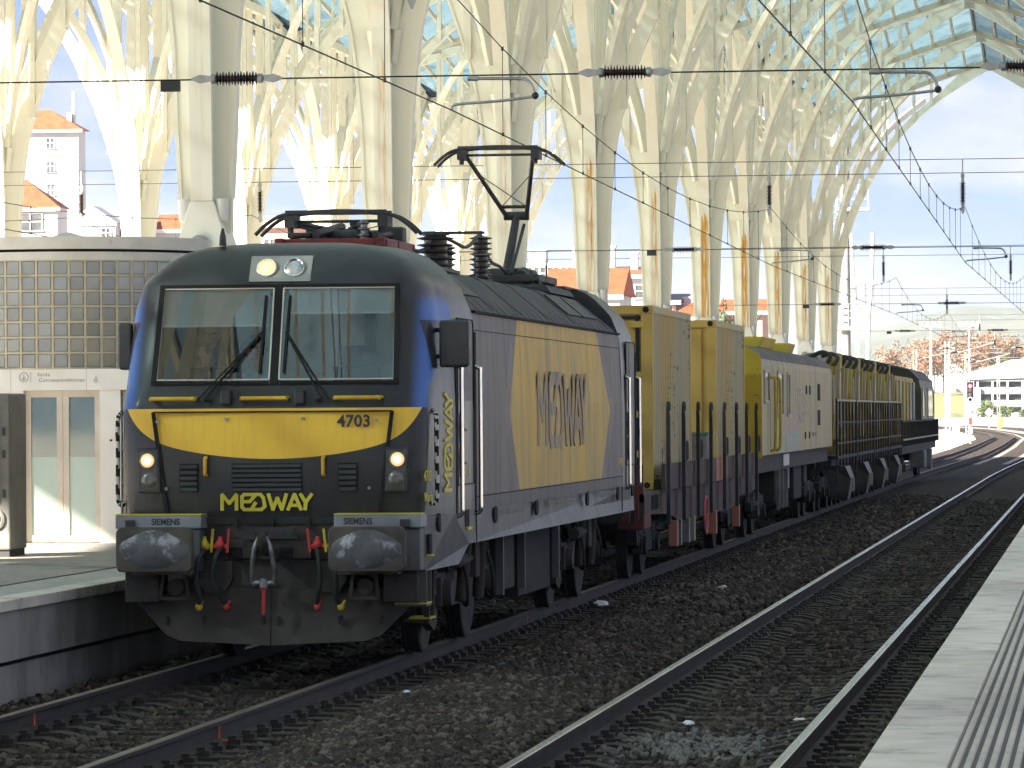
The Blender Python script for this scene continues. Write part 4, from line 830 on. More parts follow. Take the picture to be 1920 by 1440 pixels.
# cab side: door, window, handrails, portholes
def door(side, ya, flip):
    mb = MB(); y0, y1 = ya-0.52, ya+0.55
    q = [(y0, 1.62), (y1, 1.62), (y1, 3.10), (y1-0.06, 3.16), (y0, 3.16)]
    mb.prism(q, 'x', side*1.497, side*1.4985); dr = mb.build('cab_door', 'loco_grey', loco)
    e = MB()
    for a_, c_ in zip(q, q[1:]+q[:1]): e.beam((side*1.499, a_[0], a_[1]), (side*1.499, c_[0], c_[1]), 0.012, 0.016, (1, 0, 0))
    e.build('door_seam', 'seam_black', dr)
    w = MB(); rr = []
    for qx, qz, a0 in ((0.20, 0.30, 0), (-0.20, 0.30, 90), (-0.20, -0.30, 180), (0.20, -0.30, 270)):
        for i in range(5): a = R(a0+22.5*i); rr.append((ya+0.12+qx+0.08*math.cos(a), 2.82+qz*0.85+0.08*math.sin(a)))
    w.prism(rr, 'x', side*1.500, side*1.504); w.build('door_window', 'loco_black', dr)
    for z in (2.14, 1.83):
        h = MB(); h.prism([(ya-0.38+0.27*math.cos(a)*(0.9 if math.cos(a) > 0 else 0.2), z+0.15*math.sin(a)) for a in [2*math.pi*i/18 for i in range(18)]], 'x', side*1.500, side*1.5035); h.build('handle_recess', 'seam_black', dr)
        k_ = MB(); k_.tube([(side*1.505, ya-0.34, z), (side*1.53, ya-0.30, z), (side*1.53, ya-0.20, z-0.01)], 0.014, 6); k_.build('door_handle', 'steel_bare', dr)
    for y in (y0-0.08, y1+0.14):
        b2 = MB(); b2.box(side*1.50-0.012, side*1.50+0.004, y-0.06, y+0.06, 1.36, 3.05 if y > ya else 2.75); b2.build('rail_recess', 'seam_black', loco)
        r2 = MB(); r2.tube(smooth_pts([(side*1.49, y, 2.73), (side*1.545, y, 2.70), (side*1.55, y, 2.6), (side*1.55, y, 1.5), (side*1.545, y, 1.36), (side*1.49, y, 1.33)], 4), 0.019, 8); r2.build('handrail', 'chrome', loco, smooth=60)
for s in (-1, 1): door(s, 1.85, False); door(s, LL-1.55, True)
for y in (0.55, 4.0, 7.35, 12.2, 15.6, 18.0):
    mb = MB(); xo = 1.503 if 1.05 < y < 17.6 else 1.44; mb.prism([(y+0.17*math.cos(2*math.pi*i/20)*(0.75 if y > 1 else 0.8), 1.29+0.085*math.sin(2*math.pi*i/20)) for i in range(20)], 'x', xo-0.02, xo+0.001 if y > 1 else xo+0.004); mb.build('sill_porthole', 'seam_black', loco)
mb = MB(); mb.box(1.48, 1.503, 1.78, 2.06, 1.22, 1.38); mb.build('step_recess', 'seam_black', loco); mb = MB(); mb.box(1.46, 1.53, 1.76, 2.08, 1.195, 1.22); mb.build('step_tread', 'lime_yellow', loco)
sm = MB(); sm.box(1.499, 1.5025, 2.62, LL-2.62, 1.485, 1.497); sm.box(1.470, 1.4725, 2.62, LL-2.62, 3.07, 3.078)
for y in (2.60, LL-2.60): sm.box(1.490, 1.5015, y-0.008, y+0.008, 1.06, 2.42)
sm.build('panel_seam', 'seam_black', loco, split=True)
# bogies
wh = MB(); prof = [(0.10, 0.09), (0.14, 0.085), (0.16, 0.05), (0.40, 0.03), (0.47, 0.055), (0.575, 0.06), (0.572, -0.055), (0.605, -0.06), (0.605, -0.085), (0.46, -0.08), (0.40, -0.05), (0.12, -0.06)]
wh.lathe(prof, (0, 0, 0), 'x', 36); WHM = wh.mesh('wheel', 'under_dark', 40)
rim = MB(); rim.lathe([(0.485, 0.062), (0.545, 0.066), (0.55, 0.06), (0.48, 0.055)], (0, 0, 0), 'x', 36); RIMM = rim.mesh('tyre_ring', 'under_grime', 40)
def bogie(yc, wb=3.0):
    f = MB()
    for s in (-1, 1):
        f.prism([(yc-2.1, 0.78), (yc-2.1, 0.62), (yc-1.7, 0.55), (yc-0.9, 0.42), (yc+0.9, 0.42), (yc+1.7, 0.55), (yc+2.1, 0.62), (yc+2.1, 0.78), (yc+0.9, 0.74), (yc-0.9, 0.74)], 'x', s*1.0, s*1.12)
    f.box(-1.0, 1.0, yc-0.35, yc+0.35, 0.45, 0.95); bo = f.build('bogie_frame', 'under_grime', loco)
    for a in (-wb/2, wb/2):
        for s in (-1, 1):
            o = obj('wheel', WHM if s > 0 else WHM, bo, loc=(s*0.905, yc+a, 0.575), rot=(0, 0, 0 if s > 0 else math.pi)); obj('tyre_ring', RIMM, bo, loc=(s*0.905, yc+a, 0.575), rot=(0, 0, 0 if s > 0 else math.pi))
            ab = MB(); ab.cyl((s*1.02, yc+a, 0.57), (s*1.24, yc+a, 0.57), 0.15, 16, 0.12); ab.box(*sorted((s*1.0, s*1.16)), yc+a-0.22, yc+a+0.22, 0.45, 0.72); ab.build('axle_box', 'under_grime', bo, smooth=40)
            for dy in (-0.42, 0.42):
                sp_ = MB(); sp_.lathe([(0.09 if i % 2 else 0.075, 0.62+0.028*i) for i in range(14)], (s*1.06, yc+a+dy, 0), 'z', 12); sp_.build('coil_spring', 'under_dark', bo)
        ax = MB(); ax.cyl((-0.9, yc+a, 0.575), (0.9, yc+a, 0.575), 0.09, 10); ax.build('axle', 'under_dark', bo)
    for s in (-1, 1):
        for dy in (-0.62, 0.62): d = MB(); d.cyl((s*1.20, yc+dy, 0.45), (s*1.24, yc+dy*0.85, 1.04), 0.06, 10); d.build('damper', 'under_grime', bo, smooth=40)
        d = MB(); d.cyl((s*1.22, yc-1.25, 0.86), (s*1.22, yc-0.55, 0.86), 0.07, 12); d.cyl((s*1.22, yc-0.56, 0.86), (s*1.22, yc-0.1, 0.86), 0.035, 8); d.build('yaw_damper', 'under_grime', bo, smooth=40)
        b3 = MB(); b3.prism([(yc-2.05, 0.80), (yc-1.55, 0.80), (yc-1.55, 0.30), (yc-1.75, 0.22), (yc-2.05, 0.30)], 'x', s*1.02, s*1.10); b3.prism([(yc+0.15, 1.04), (yc+0.55, 1.04), (yc+0.5, 0.66), (yc+0.2, 0.66)], 'x', s*1.14, s*1.24); b3.build('guard_plate', 'under_grime', bo, split=True)
        for y in (yc-0.9, yc+1.0): hs = MB(); hs.tube(smooth_pts([(s*1.2, y, 1.04), (s*1.28, y+0.1, 0.7), (s*1.26, y+0.28, 0.42), (s*1.15, y+0.45, 0.5)], 5), 0.018, 6); hs.build('cable', 'rubber', bo)
    sd = MB(); sd.cyl((1.2, yc-2.2, 0.62), (1.34, yc-2.2, 0.62), 0.11, 12); 
bogie(4.25); bogie(14.45)
for y0, y1, z0 in ((6.8, 8.2, 0.42), (8.5, 11.4, 0.30), (11.6, 12.4, 0.5)):
    mb = MB(); mb.box(-1.15, 1.15, y0, y1, z0, 1.03); mb.build('equipment_box', 'under_grime' if y0 < 8 else 'under_dark', loco, bevel=0.02)
for y in (6.55, 8.35, 11.5): mb = MB(); mb.box(1.16, 1.24, y, y+0.07, 0.40, 1.04); mb.build('bracket', 'loco_grey', loco)
sn = MB(); sn.cyl((1.05, 0.75, 0.72), (1.28, 0.75, 0.72), 0.12, 14); sn.box(0.95, 1.2, 0.55, 1.3, 0.62, 0.86); sn.build('sand_pipe', 'under_grime', loco, bevel=0.01)
# roof gear
def disc_stack(p, h, r, nd, mat='insulator_dark', parent=None, name='insulator', n=16, cap=True):
    mb = MB(); prof = [(r*0.55, 0)]
    for i in range(nd):
        z = h*(i+0.3)/nd; prof += [(r*0.62, z), (r, z+h*0.25/nd), (r*0.98, z+h*0.34/nd), (r*0.6, z+h*0.55/nd)]
    prof += [(r*0.55, h)]; mb.lathe(prof, p, 'z', n); return mb.build(name, mat, parent, smooth=35)
def pantograph(y0, raised):
    """base frame, lower arm, upper V arm, head with two strips and horns; y0 = local position of the base"""
    f = MB()
    for s in (-1, 1): f.box(s*0.5-0.04, s*0.5+0.04, y0-0.9, y0+1.1, 3.90, 3.99)
    for y in (y0-0.8, y0, y0+1.0): f.box(-0.54, 0.54, y-0.05, y+0.05, 3.90, 3.985)
    pt = f.build('pantograph', 'panto_red' if not raised else 'panto_black', loco, bevel=0.01)
    for sx in (-0.5, 0.5):
        for y in (y0-0.75, y0+0.95): disc_stack((sx, y, 3.70), 0.2, 0.075, 3, parent=pt, name='insulator_foot', n=12)
    base, knee, head = ((0, y0+0.25, 4.02), (0, y0+1.3, 4.80), (0, y0-0.35, 5.56)) if raised else ((0, y0+0.2, 4.03), (0, y0+1.5, 4.10), (0, y0-0.35, 4.24))
    a = MB(); a.cyl(base, knee, 0.062, 12, 0.05); a.cyl((0.09, base[1]-0.25, base[2]), (0.11, knee[1]-0.1, knee[2]-0.12), 0.022, 8); a.cyl((-0.2, base[1], base[2]), (0.2, base[1], base[2]), 0.08, 12); a.build('lower_arm', 'panto_black', pt, smooth=40)
    k = MB(); k.cyl((-0.16, knee[1], knee[2]), (0.16, knee[1], knee[2]), 0.055, 12); k.build('knee_joint', 'panto_black', pt, smooth=40)
    u = MB()
    for s in (-1, 1): u.cyl((s*0.13, knee[1], knee[2]), (s*0.42, head[1], head[2]-0.08), 0.030, 10, 0.026)
    u.cyl((-0.10, knee[1]-0.02, knee[2]-0.03), (-0.40, head[1]+0.03, head[2]-0.12), 0.013, 6)
    t0 = Vector(knee)*0.86+Vector(head)*0.14
    u.cyl((-0.17, t0.y, t0.z), (0.17, t0.y, t0.z), 0.022, 8)
    for s in (-1, 1): u.cyl((s*0.16, t0.y, t0.z), (-s*0.34, knee[1]*0.3+head[1]*0.7, knee[2]*0.3+head[2]*0.7-0.05), 0.006, 5)
    u.build('upper_arm', 'panto_black', pt, smooth=40)
    h = MB(); hz = head[2]
    for dy in (-0.16, 0.16):
        pts = smooth_pts([(-0.80, head[1]+dy, hz-0.20), (-0.68, head[1]+dy, hz-0.09), (-0.52, head[1]+dy, hz-0.01), (-0.2, head[1]+dy, hz+0.022), (0.2, head[1]+dy, hz+0.022), (0.52, head[1]+dy, hz-0.01), (0.68, head[1]+dy, hz-0.09), (0.80, head[1]+dy, hz-0.20)], 4)
        h.tube(pts, 0.019, 8); h.box(-0.50, 0.50, head[1]+dy-0.02, head[1]+dy+0.02, hz+0.0, hz+0.035)
    for s in (-1, 1): h.box(s*0.46-0.05, s*0.46+0.05, head[1]-0.17, head[1]+0.17, hz-0.13, hz-0.01); h.cyl((s*0.46, head[1]-0.1, hz-0.19), (s*0.46, head[1]-0.1, hz-0.05), 0.03, 8)
    h.cyl((-0.45, head[1], hz-0.07), (0.45, head[1], hz-0.07), 0.016, 8); h.build('collector_head', 'panto_black', pt, smooth=40)
    if not raised:
        s_ = MB(); s_.cyl((-0.3, y0+0.1, 4.02), (-0.3, y0+0.9, 4.06), 0.05, 10); s_.cyl((0.3, y0+0.1, 4.02), (0.3, y0+0.9, 4.06), 0.05, 10); s_.build('spring_drum', 'panto_black', pt, split=True)
        d = disc_stack((0.28, y0-0.55, 3.93), 0.24, 0.06, 4, 'steel_bare', pt, 'post_insulator', 12)
        for x_, a_, b_, r_ in ((-0.42, (y0-0.7, 4.02), (y0+1.3, 4.10), 0.03), (0.42, (y0-0.7, 4.02), (y0+1.3, 4.10), 0.03), (0.15, (y0-0.4, 4.14), (y0+1.5, 4.06), 0.035), (-0.2, (y0-0.5, 4.04), (y0+0.8, 4.16), 0.045)): e_ = MB(); e_.cyl((x_, *a_), (x_*0.8, *b_), r_, 8); e_.build('frame_rod', 'panto_black', pt)
        for x_, y_ in ((-0.35, y0+0.4), (0.05, y0+0.55), (0.4, y0+0.75)): e_ = MB(); e_.box(x_-0.09, x_+0.09, y_-0.12, y_+0.12, 3.99, 4.15); e_.build('mounting_block', 'panto_black', pt, bevel=0.02)
    else:
        m_ = MB()
        for s in (-1, 1): m_.cyl((s*0.25, y0+0.25, 3.98), (s*0.25, y0+0.75, 4.0), 0.10, 12); m_.cyl((s*0.25-0.0, y0-0.35, 3.97), (s*0.25, y0+0.0, 4.02), 0.085, 12)
        m_.build('air_bellows', 'panto_black', pt, smooth=40, split=True)
    return pt
pantograph(4.1, False); pantograph(16.4, True)
bp = MB(); bp.box(-0.9, 0.9, 2.7, 5.9, 3.705, 3.74); bp.box(-0.9, 0.9, 15.2, 17.9, 3.80, 3.83); bp.build('roof_plate', 'loco_roof', loco, split=True)
disc_stack((0.55, 6.6, 3.71), 0.42, 0.20, 6, parent=loco); mb = MB(); mb.cyl((0.55, 6.6, 4.13), (0.55, 6.6, 4.17), 0.14, 14); mb.beam((0.5, 6.55, 4.155), (1.05, 6.7, 4.16), 0.05, 0.03); mb.build('circuit_breaker', 'panto_black', loco)
for x, y, h, r, nd in ((0.45, 8.0, 0.36, 0.13, 6), (0.75, 8.7, 0.30, 0.10, 5), (0.62, 9.6, 0.52, 0.13, 9), (0.30, 9.2, 0.34, 0.08, 6)): disc_stack((x, y, 3.715), h, r, nd, parent=loco, n=14)
bb2 = MB(); bb2.tube(smooth_pts([(0.1, 5.3, 4.0), (0.3, 5.7, 4.02), (0.42, 6.1, 3.95), (0.5, 6.5, 4.0)], 4), 0.025, 6); bb2.tube(smooth_pts([(0.55, 6.7, 4.15), (0.6, 7.6, 4.10), (0.6, 8.6, 4.08), (0.62, 9.5, 4.25)], 4), 0.02, 6); bb2.tube(smooth_pts([(0.62, 9.6, 4.24), (0.4, 12.0, 4.05), (0.2, 14.5, 4.05), (0.1, 16.0, 4.0)], 4), 0.02, 6); bb2.build('roof_busbar', 'panto_black', loco, split=True)
# cab interior
ci = MB(); ci.box(-1.38, 1.38, 1.95, 2.0, 1.45, 3.40); ci.build('cab_wall', 'cab_beige', loco)
ci = MB(); ci.box(-1.38, 1.38, 0.3, 1.95, 1.45, 1.50); ci.box(-1.2, 1.2, 0.16, 0.62, 2.30, 2.52); ci.build('driver_desk', 'cab_dark', loco, bevel=0.03)
ci = MB(); ci.box(-1.08, 1.08, 0.5, 1.95, 3.44, 3.47); ci.build('cab_ceiling', 'cab_white', loco)
ci = MB()
for x in (-1.05, -0.83, 0.55): ci.box(x, x+0.09, 1.86, 1.945, 1.6, 3.3)
ci.build('cab_cabinet_trim', 'cab_dark', loco, split=True)
ci = MB(); ci.box(-0.72, -0.28, 1.84, 1.945, 1.6, 3.25); ci.box(-0.95, -0.86, 1.85, 1.945, 1.6, 3.2); ci.build('cab_cabinet', 'cab_beige', loco, split=True)
for (x0, x1, zb) in ((-1.07, -0.09, 3.09), (0.09, 1.05, 3.20)):
    b_ = MB(); q = [scr(x0, zb)+Vector((0, 0.05, 0)), scr(x1, zb)+Vector((0, 0.05, 0)), scr(x1, 3.42)+Vector((0, 0.05, 0)), scr(x0, 3.42)+Vector((0, 0.05, 0))]
    b_.add(q+[p+Vector((0, 0.004, 0)) for p in q], [(0, 1, 2, 3), (7, 6, 5, 4), (0, 4, 5, 1), (1, 5, 6, 2), (2, 6, 7, 3), (3, 7, 4, 0)]); bo = b_.build('sun_blind', 'blind_grey', loco)
    e = MB(); e.beam(q[0], q[1], 0.018, 0.018); e.build('blind_bar', 'cab_white', bo)
for sx in (-0.80, 0.55):
    s_ = MB(); s_.box(sx-0.24, sx+0.24, 0.95, 1.40, 1.93, 2.05); s_.box(sx-0.22, sx+0.22, 1.34, 1.46, 2.0, 2.72); s_.box(sx-0.14, sx+0.14, 1.36, 1.45, 2.72, 2.92); s_.cyl((sx, 1.2, 1.5), (sx, 1.2, 1.95), 0.06, 10); s_.build('driver_seat', 'cab_dark', loco, bevel=0.03)
# crew seen through the windscreen
def person(label, loc, rz, jacket, hairc, lean=0.0, group='train crew in the cab', curly=False):
    m, b = new_mat('clothes_'+str(len(MATS))); _x, _y, _z = coords(); setc(b, mixc(_z.gt(0.585), mixc(noise(9, 4).ramp(0.4, 0.7), jacket, tuple(c*0.7 for c in jacket)), (0.50, 0.30, 0.22))); b.inputs['Roughness'].default_value = 0.75
    V = [(0, 0, 0), (0, 0, 0.22), (0, 0.01, 0.42), (0, 0.0, 0.54), (0, -0.01, 0.62), (0, -0.03, 0.70), (0, -0.025, 0.80), (-0.19, 0.01, 0.49), (-0.25, -0.06, 0.24), (-0.19, -0.30, 0.16), (-0.17, -0.38, 0.17), (0.19, 0.01, 0.49), (0.25, -0.06, 0.24), (0.19, -0.30, 0.16), (0.17, -0.38, 0.17), (-0.12, -0.18, -0.03), (-0.14, -0.50, -0.02), (-0.14, -0.52, -0.42), (0.12, -0.18, -0.03), (0.14, -0.50, -0.02), (0.14, -0.52, -0.42)]
    E_ = [(0, 1), (1, 2), (2, 3), (3, 4), (4, 5), (5, 6), (2, 7), (7, 8), (8, 9), (9, 10), (2, 11), (11, 12), (12, 13), (13, 14), (0, 15), (15, 16), (16, 17), (0, 18), (18, 19), (19, 20)]
    RD_ = [0.15, 0.15, 0.15, 0.07, 0.06, 0.095, 0.085, 0.085, 0.06, 0.045, 0.035, 0.085, 0.06, 0.045, 0.035, 0.10, 0.075, 0.055, 0.10, 0.075, 0.055]
    me = bpy.data.meshes.new('person'); me.from_pydata([(v[0]+lean*v[2], v[1], v[2]) for v in V], E_, []); me.materials.append(m)
    o = obj('person', me, None, loc=loc, rot=(0, 0, rz)); tag(o, label, 'person', group)
    sk_ = o.modifiers.new('skin', 'SKIN'); sk_.use_smooth_shade = True
    for i, r in enumerate(RD_): me.skin_vertices[0].data[i].radius = (r, r)
    me.skin_vertices[0].data[0].use_root = True
    sb = o.modifiers.new('sub', 'SUBSURF'); sb.levels = 2; sb.render_levels = 2
    hx = lean*0.76
    hr = MB(); rr = random.Random(3)
    for (cx_, cy_, cz_, r) in [(0, 0.01, 0.80, 0.105), (0, 0.05, 0.76, 0.10), (-0.05, 0.02, 0.78, 0.085), (0.05, 0.02, 0.78, 0.085), (0, -0.04, 0.845, 0.07)]+([(rr.uniform(-.09, .09), rr.uniform(-.04, .1), rr.uniform(0.72, 0.88), 0.045) for _ in range(16)] if curly else []): hr.ball((cx_+hx, cy_, cz_), (r, r, r*0.85), 10, 7)
    pm('hair_'+str(len(MATS)), hairc, rough=0.6); hm = list(MATS)[-1]; hr.build('hair', hm, o, smooth=60)
    fc = MB(); fc.ball((hx, -0.118, 0.715), (0.016, 0.022, 0.026), 8, 6); fc.build('nose', m, o, smooth=60)
    ey = MB()
    for s in (-1, 1): ey.ball((hx+s*0.035, -0.108, 0.745), (0.014, 0.008, 0.008), 8, 5)
    ey.box(hx-0.03, hx+0.03, -0.118, -0.10, 0.672, 0.68); ey.build('eyes_and_mouth', 'cab_dark', o)
    return o
person('person with dark curly hair in a dark jacket at the driver seat, turned sideways', (-0.80, LY+1.05, 2.14), R(-60), (0.035, 0.037, 0.045), (0.018, 0.015, 0.013), 0.12, curly=True)
person('person with short dark hair in a pale shirt near the windscreen post', (-0.36, LY+1.10, 2.12), R(10), (0.52, 0.54, 0.56), (0.02, 0.016, 0.014), 0.0)
# ---------------------------------------------------------------- wagons
pm('wagon_brown', (0.085, 0.050, 0.042), (0.055, 0.038, 0.034), rough=0.8, scale=2, stretch=(1, 1, 0.5), c3=(0.12, 0.10, 0.09), s3=4, lo3=0.55, hi3=0.8)
pm('wagon_red', (0.15, 0.035, 0.028), (0.09, 0.028, 0.024), rough=0.75, scale=3); pm('stake_black', (0.022, 0.020, 0.019), rough=0.7); pm('salmon', (0.42, 0.16, 0.10), rough=0.7); pm('wheel_red', (0.45, 0.10, 0.09), rough=0.6)
m, b = new_mat('container_side')
_x, _y, _z = coords(); _st = noise(2.5, 6, 0.65, (1, 1.2, 0.12)); _sc = noise(2.3, 3, 0.55, (1, 0.8, 1.0), off=6); _rg = noise(0.5, 3, 0.5, off=9)
_c = mixc(_st.ramp(0.40, 0.66), (0.44, 0.375, 0.20), (0.36, 0.33, 0.225)); _c = mixc(noise(0.45, 4, 0.5, (1, 1, 0.3)).ramp(0.48, 0.62), _c, (0.46, 0.34, 0.12))
_pa = ((_sc - 0.5).abs()).lt(0.012)*_rg.ramp(0.56, 0.60)*(1.0 - _z.ramp(2.7, 3.1))
setc(b, mixc(_pa, _c, (0.05, 0.065, 0.16))); b.inputs['Roughness'].default_value = 0.6
pm('container_yellow', (0.52, 0.335, 0.075), (0.44, 0.29, 0.075), rough=0.55, scale=1.5, stretch=(1, 1, 0.4), c3=(0.40, 0.20, 0.05), s3=5, lo3=0.68, hi3=0.8)
m, b = new_mat('coach_side')
_x, _y, _z = coords(); _st = noise(3, 7, 0.68, (1, 1.2, 0.10)); _c = mixc(_st.ramp(0.40, 0.66), (0.41, 0.34, 0.18), (0.24, 0.19, 0.08)); _c = mixc(noise(0.5, 5, 0.6, (1, 1, 0.4), off=2).ramp(0.52, 0.7)*0.6, _c, (0.42, 0.31, 0.06))
_gp = _y.gt(4.3)*_y.lt(10.5)*_z.lt(2.32)*noise(1.6, 5, 0.6, (1, 0.6, 1.5), off=4).ramp(0.42, 0.52)*0.7; _c = mixc(_gp*_z.gt(1.86), _c, (0.42, 0.26, 0.235)); _c = mixc(_gp*_z.lt(1.90), _c, (0.27, 0.36, 0.34))
_tg = _y.gt(9.5)*_y.lt(13.5)*_z.gt(2.05)*_z.lt(2.75)*((noise(2.6, 2, 0.5, (1, 1.0, 1.6), off=12) - 0.5).abs()).lt(0.018); _c = mixc(_tg, _c, (0.10, 0.10, 0.10))
setc(b, _c); b.inputs['Roughness'].default_value = 0.55
pm('coach_yellow', (0.58, 0.42, 0.02), (0.44, 0.33, 0.03), rough=0.55, scale=1.6, c3=(0.10, 0.09, 0.03), s3=6, lo3=0.62, hi3=0.72); pm('coach_roof', (0.12, 0.105, 0.095), (0.085, 0.078, 0.072), rough=0.7, scale=2, stretch=(1, 0.3, 1))
pm('hopper_yellow', (0.40, 0.29, 0.03), (0.24, 0.19, 0.035), rough=0.6, scale=1.5, stretch=(1, 1, 0.3), c3=(0.10, 0.09, 0.05), s3=4, lo3=0.58, hi3=0.75); pm('hopper_pale', (0.44, 0.40, 0.31), (0.30, 0.26, 0.18), rough=0.6, scale=2, stretch=(1, 1, 0.3))
pm('frame_black', (0.028, 0.026, 0.023), (0.04, 0.036, 0.03), rough=0.75, scale=4); pm('chute_grey', (0.22, 0.21, 0.19), (0.13, 0.125, 0.115), rough=0.7, scale=2.5); pm('dark_glass', (0.02, 0.022, 0.024), rough=0.12); pm('grey_tank', (0.16, 0.17, 0.17), rough=0.5)
pm('tail_dark', (0.085, 0.072, 0.035), (0.05, 0.045, 0.03), rough=0.5, scale=1.2, c3=(0.16, 0.12, 0.03), s3=2, lo3=0.55, hi3=0.7); pm('white_plate', (0.60, 0.60, 0.58), rough=0.6)
WS = MB(); WS.lathe([(r*0.8, h) for r, h in prof], (0, 0, 0), 'x', 24); WSM = WS.mesh('wheel', 'under_dark', 40)
def running_gear(parent, yc, wb=1.8, mat='under_dark'):
    f = MB()
    for s in (-1, 1): f.prism([(yc-1.5, 0.66), (yc-1.45, 0.48), (yc-0.5, 0.36), (yc+0.5, 0.36), (yc+1.45, 0.48), (yc+1.5, 0.66), (yc+0.6, 0.78), (yc-0.6, 0.78)], 'x', s*1.0, s*1.12)
    f.box(-1.0, 1.0, yc-0.3, yc+0.3, 0.5, 0.95); bo = f.build('bogie_frame', mat, parent)
    for a in (-wb/2, wb/2):
        for s in (-1, 1):
            obj('wheel', WSM, bo, loc=(s*0.905, yc+a, 0.46), rot=(0, 0, 0 if s > 0 else math.pi)); q = MB(); q.cyl((s*1.0, yc+a, 0.46), (s*1.2, yc+a, 0.46), 0.13, 12); q.box(*sorted((s*1.02, s*1.15)), yc+a-0.2, yc+a+0.2, 0.36, 0.6); q.build('axle_box', mat, bo)
            for dy in (-0.33, 0.33): sp_ = MB(); sp_.lathe([(0.085 if i % 2 else 0.065, 0.48+0.03*i) for i in range(10)], (s*1.07, yc+a+dy, 0), 'z', 10); sp_.build('coil_spring', 'under_grime', bo)
    return bo
def end_buffers(parent, y, d):
    for s in (-1, 1): q = MB(); q.cyl((s*0.955, y, 1.06), (s*0.955, y+d*0.5, 1.06), 0.11, 14); q.cyl((s*0.955, y+d*0.5, 1.06), (s*0.955, y+d*0.56, 1.06), 0.25, 20); q.build('buffer', 'under_dark', parent, smooth=40)
# --- flat wagon with hooked stakes
WY = 61.2
wg = thing('flat_wagon', 'brown flat wagon with a row of black hooked stakes, carrying two containers', 'wagon', (0, WY, 0)); WL = 19.9
q = MB(); q.box(-1.36, 1.36, 0.1, WL, 1.08, 1.20); q.build('deck', 'wagon_brown', wg)
for s in (-1, 1):
    q = MB(); q.prism([(0.1, 1.18), (0.1, 0.92), (3.6, 0.86), (5.4, 0.70), (14.6, 0.70), (16.4, 0.86), (WL, 0.92), (WL, 1.18)], 'x', s*1.30, s*1.37); q.build('side_sill', 'wagon_brown', wg)
    for i in range(8): q = MB(); q.box(*sorted((s*1.375, s*1.42)), 2.5+2.16*i, 4.62+2.16*i, 1.20, 1.56); q.build('side_flap', 'salmon' if i == 4 else 'wagon_brown', wg)
q = MB(); q.box(-1.36, 1.36, 0.05, 0.12, 1.20, 1.58); q.box(-1.30, 1.30, 0.0, 0.1, 0.85, 1.20); q.build('end_wall', 'wagon_red', wg)
q = MB(); q.box(1.0, 1.36, 0.15, 1.1, 0.72, 1.05); q.build('end_step_box', 'wagon_red', wg, bevel=0.02)
SY = [63.63, 66.01, 68.39, 70.66, 73.18, 75.66, 77.84, 80.03]
for i, y in enumerate(SY):
    for s in (-1, 1):
        q = MB(); y_ = y-WY; q.prism([(y_-0.075, 0.74), (y_+0.075, 0.74), (y_+0.08, 1.55), (y_+0.03, 2.18), (y_-0.075, 2.28)], 'x', s*1.455, s*1.505)
        q.tube(smooth_pts([(s*1.48, y_-0.07, 2.2), (s*1.48, y_-0.08, 2.34), (s*1.48, y_+0.0, 2.41), (s*1.48, y_+0.11, 2.39), (s*1.48, y_+0.13, 2.30)], 4), 0.024, 6); st = q.build('stake', 'stake_black', wg)
        if i not in (0, 3): h = MB(); h.tube(smooth_pts([(s*1.50, y_+0.14, 1.58), (s*1.50, y_+0.17, 1.80), (s*1.50, y_+0.28, 1.86), (s*1.50, y_+0.36, 1.80), (s*1.50, y_+0.36, 1.60)], 3), 0.018, 6); h.build('stake_loop', 'frame_black', st)
running_gear(wg, 3.0); running_gear(wg, WL-2.9); end_buffers(wg, 0.02, -1); end_buffers(wg, WL-0.02, 1)
hw = MB(); ring = [(1.44, 8.9+0.0*math.cos(a)+0.28*math.cos(a), 0.72+0.28*math.sin(a)) for a in [2*math.pi*i/20 for i in range(21)]]; hw.tube(ring, 0.022, 6)
for a in (0, 2.1, 4.2): hw.beam((1.44, 8.9, 0.72), (1.44, 8.9+0.27*math.cos(a), 0.72+0.27*math.sin(a)), 0.03, 0.02)
hw.build('brake_wheel', 'wheel_red', wg)
for y, mt in ((4.3, 'salmon'), (4.9, 'chute_grey'), (6.2, 'chute_grey'), (7.1, 'hopper_pale'), (11.0, 'salmon'), (15.6, 'salmon')): q = MB(); q.box(1.30, 1.42, y, y+0.22, 0.38, 0.74); q.build('bracket', mt, wg)
ub = MB(); ub.box(-0.5, 0.5, 4.6, 15.4, 0.55, 1.08); ub.build('centre_beam', 'under_dark', wg)
for i in range(9): q = MB(); q.box(1.373, 1.378, 1.0+0.12*i, 1.05+0.12*i, 0.96, 1.16); q.build('vent_slot', 'seam_black', wg)
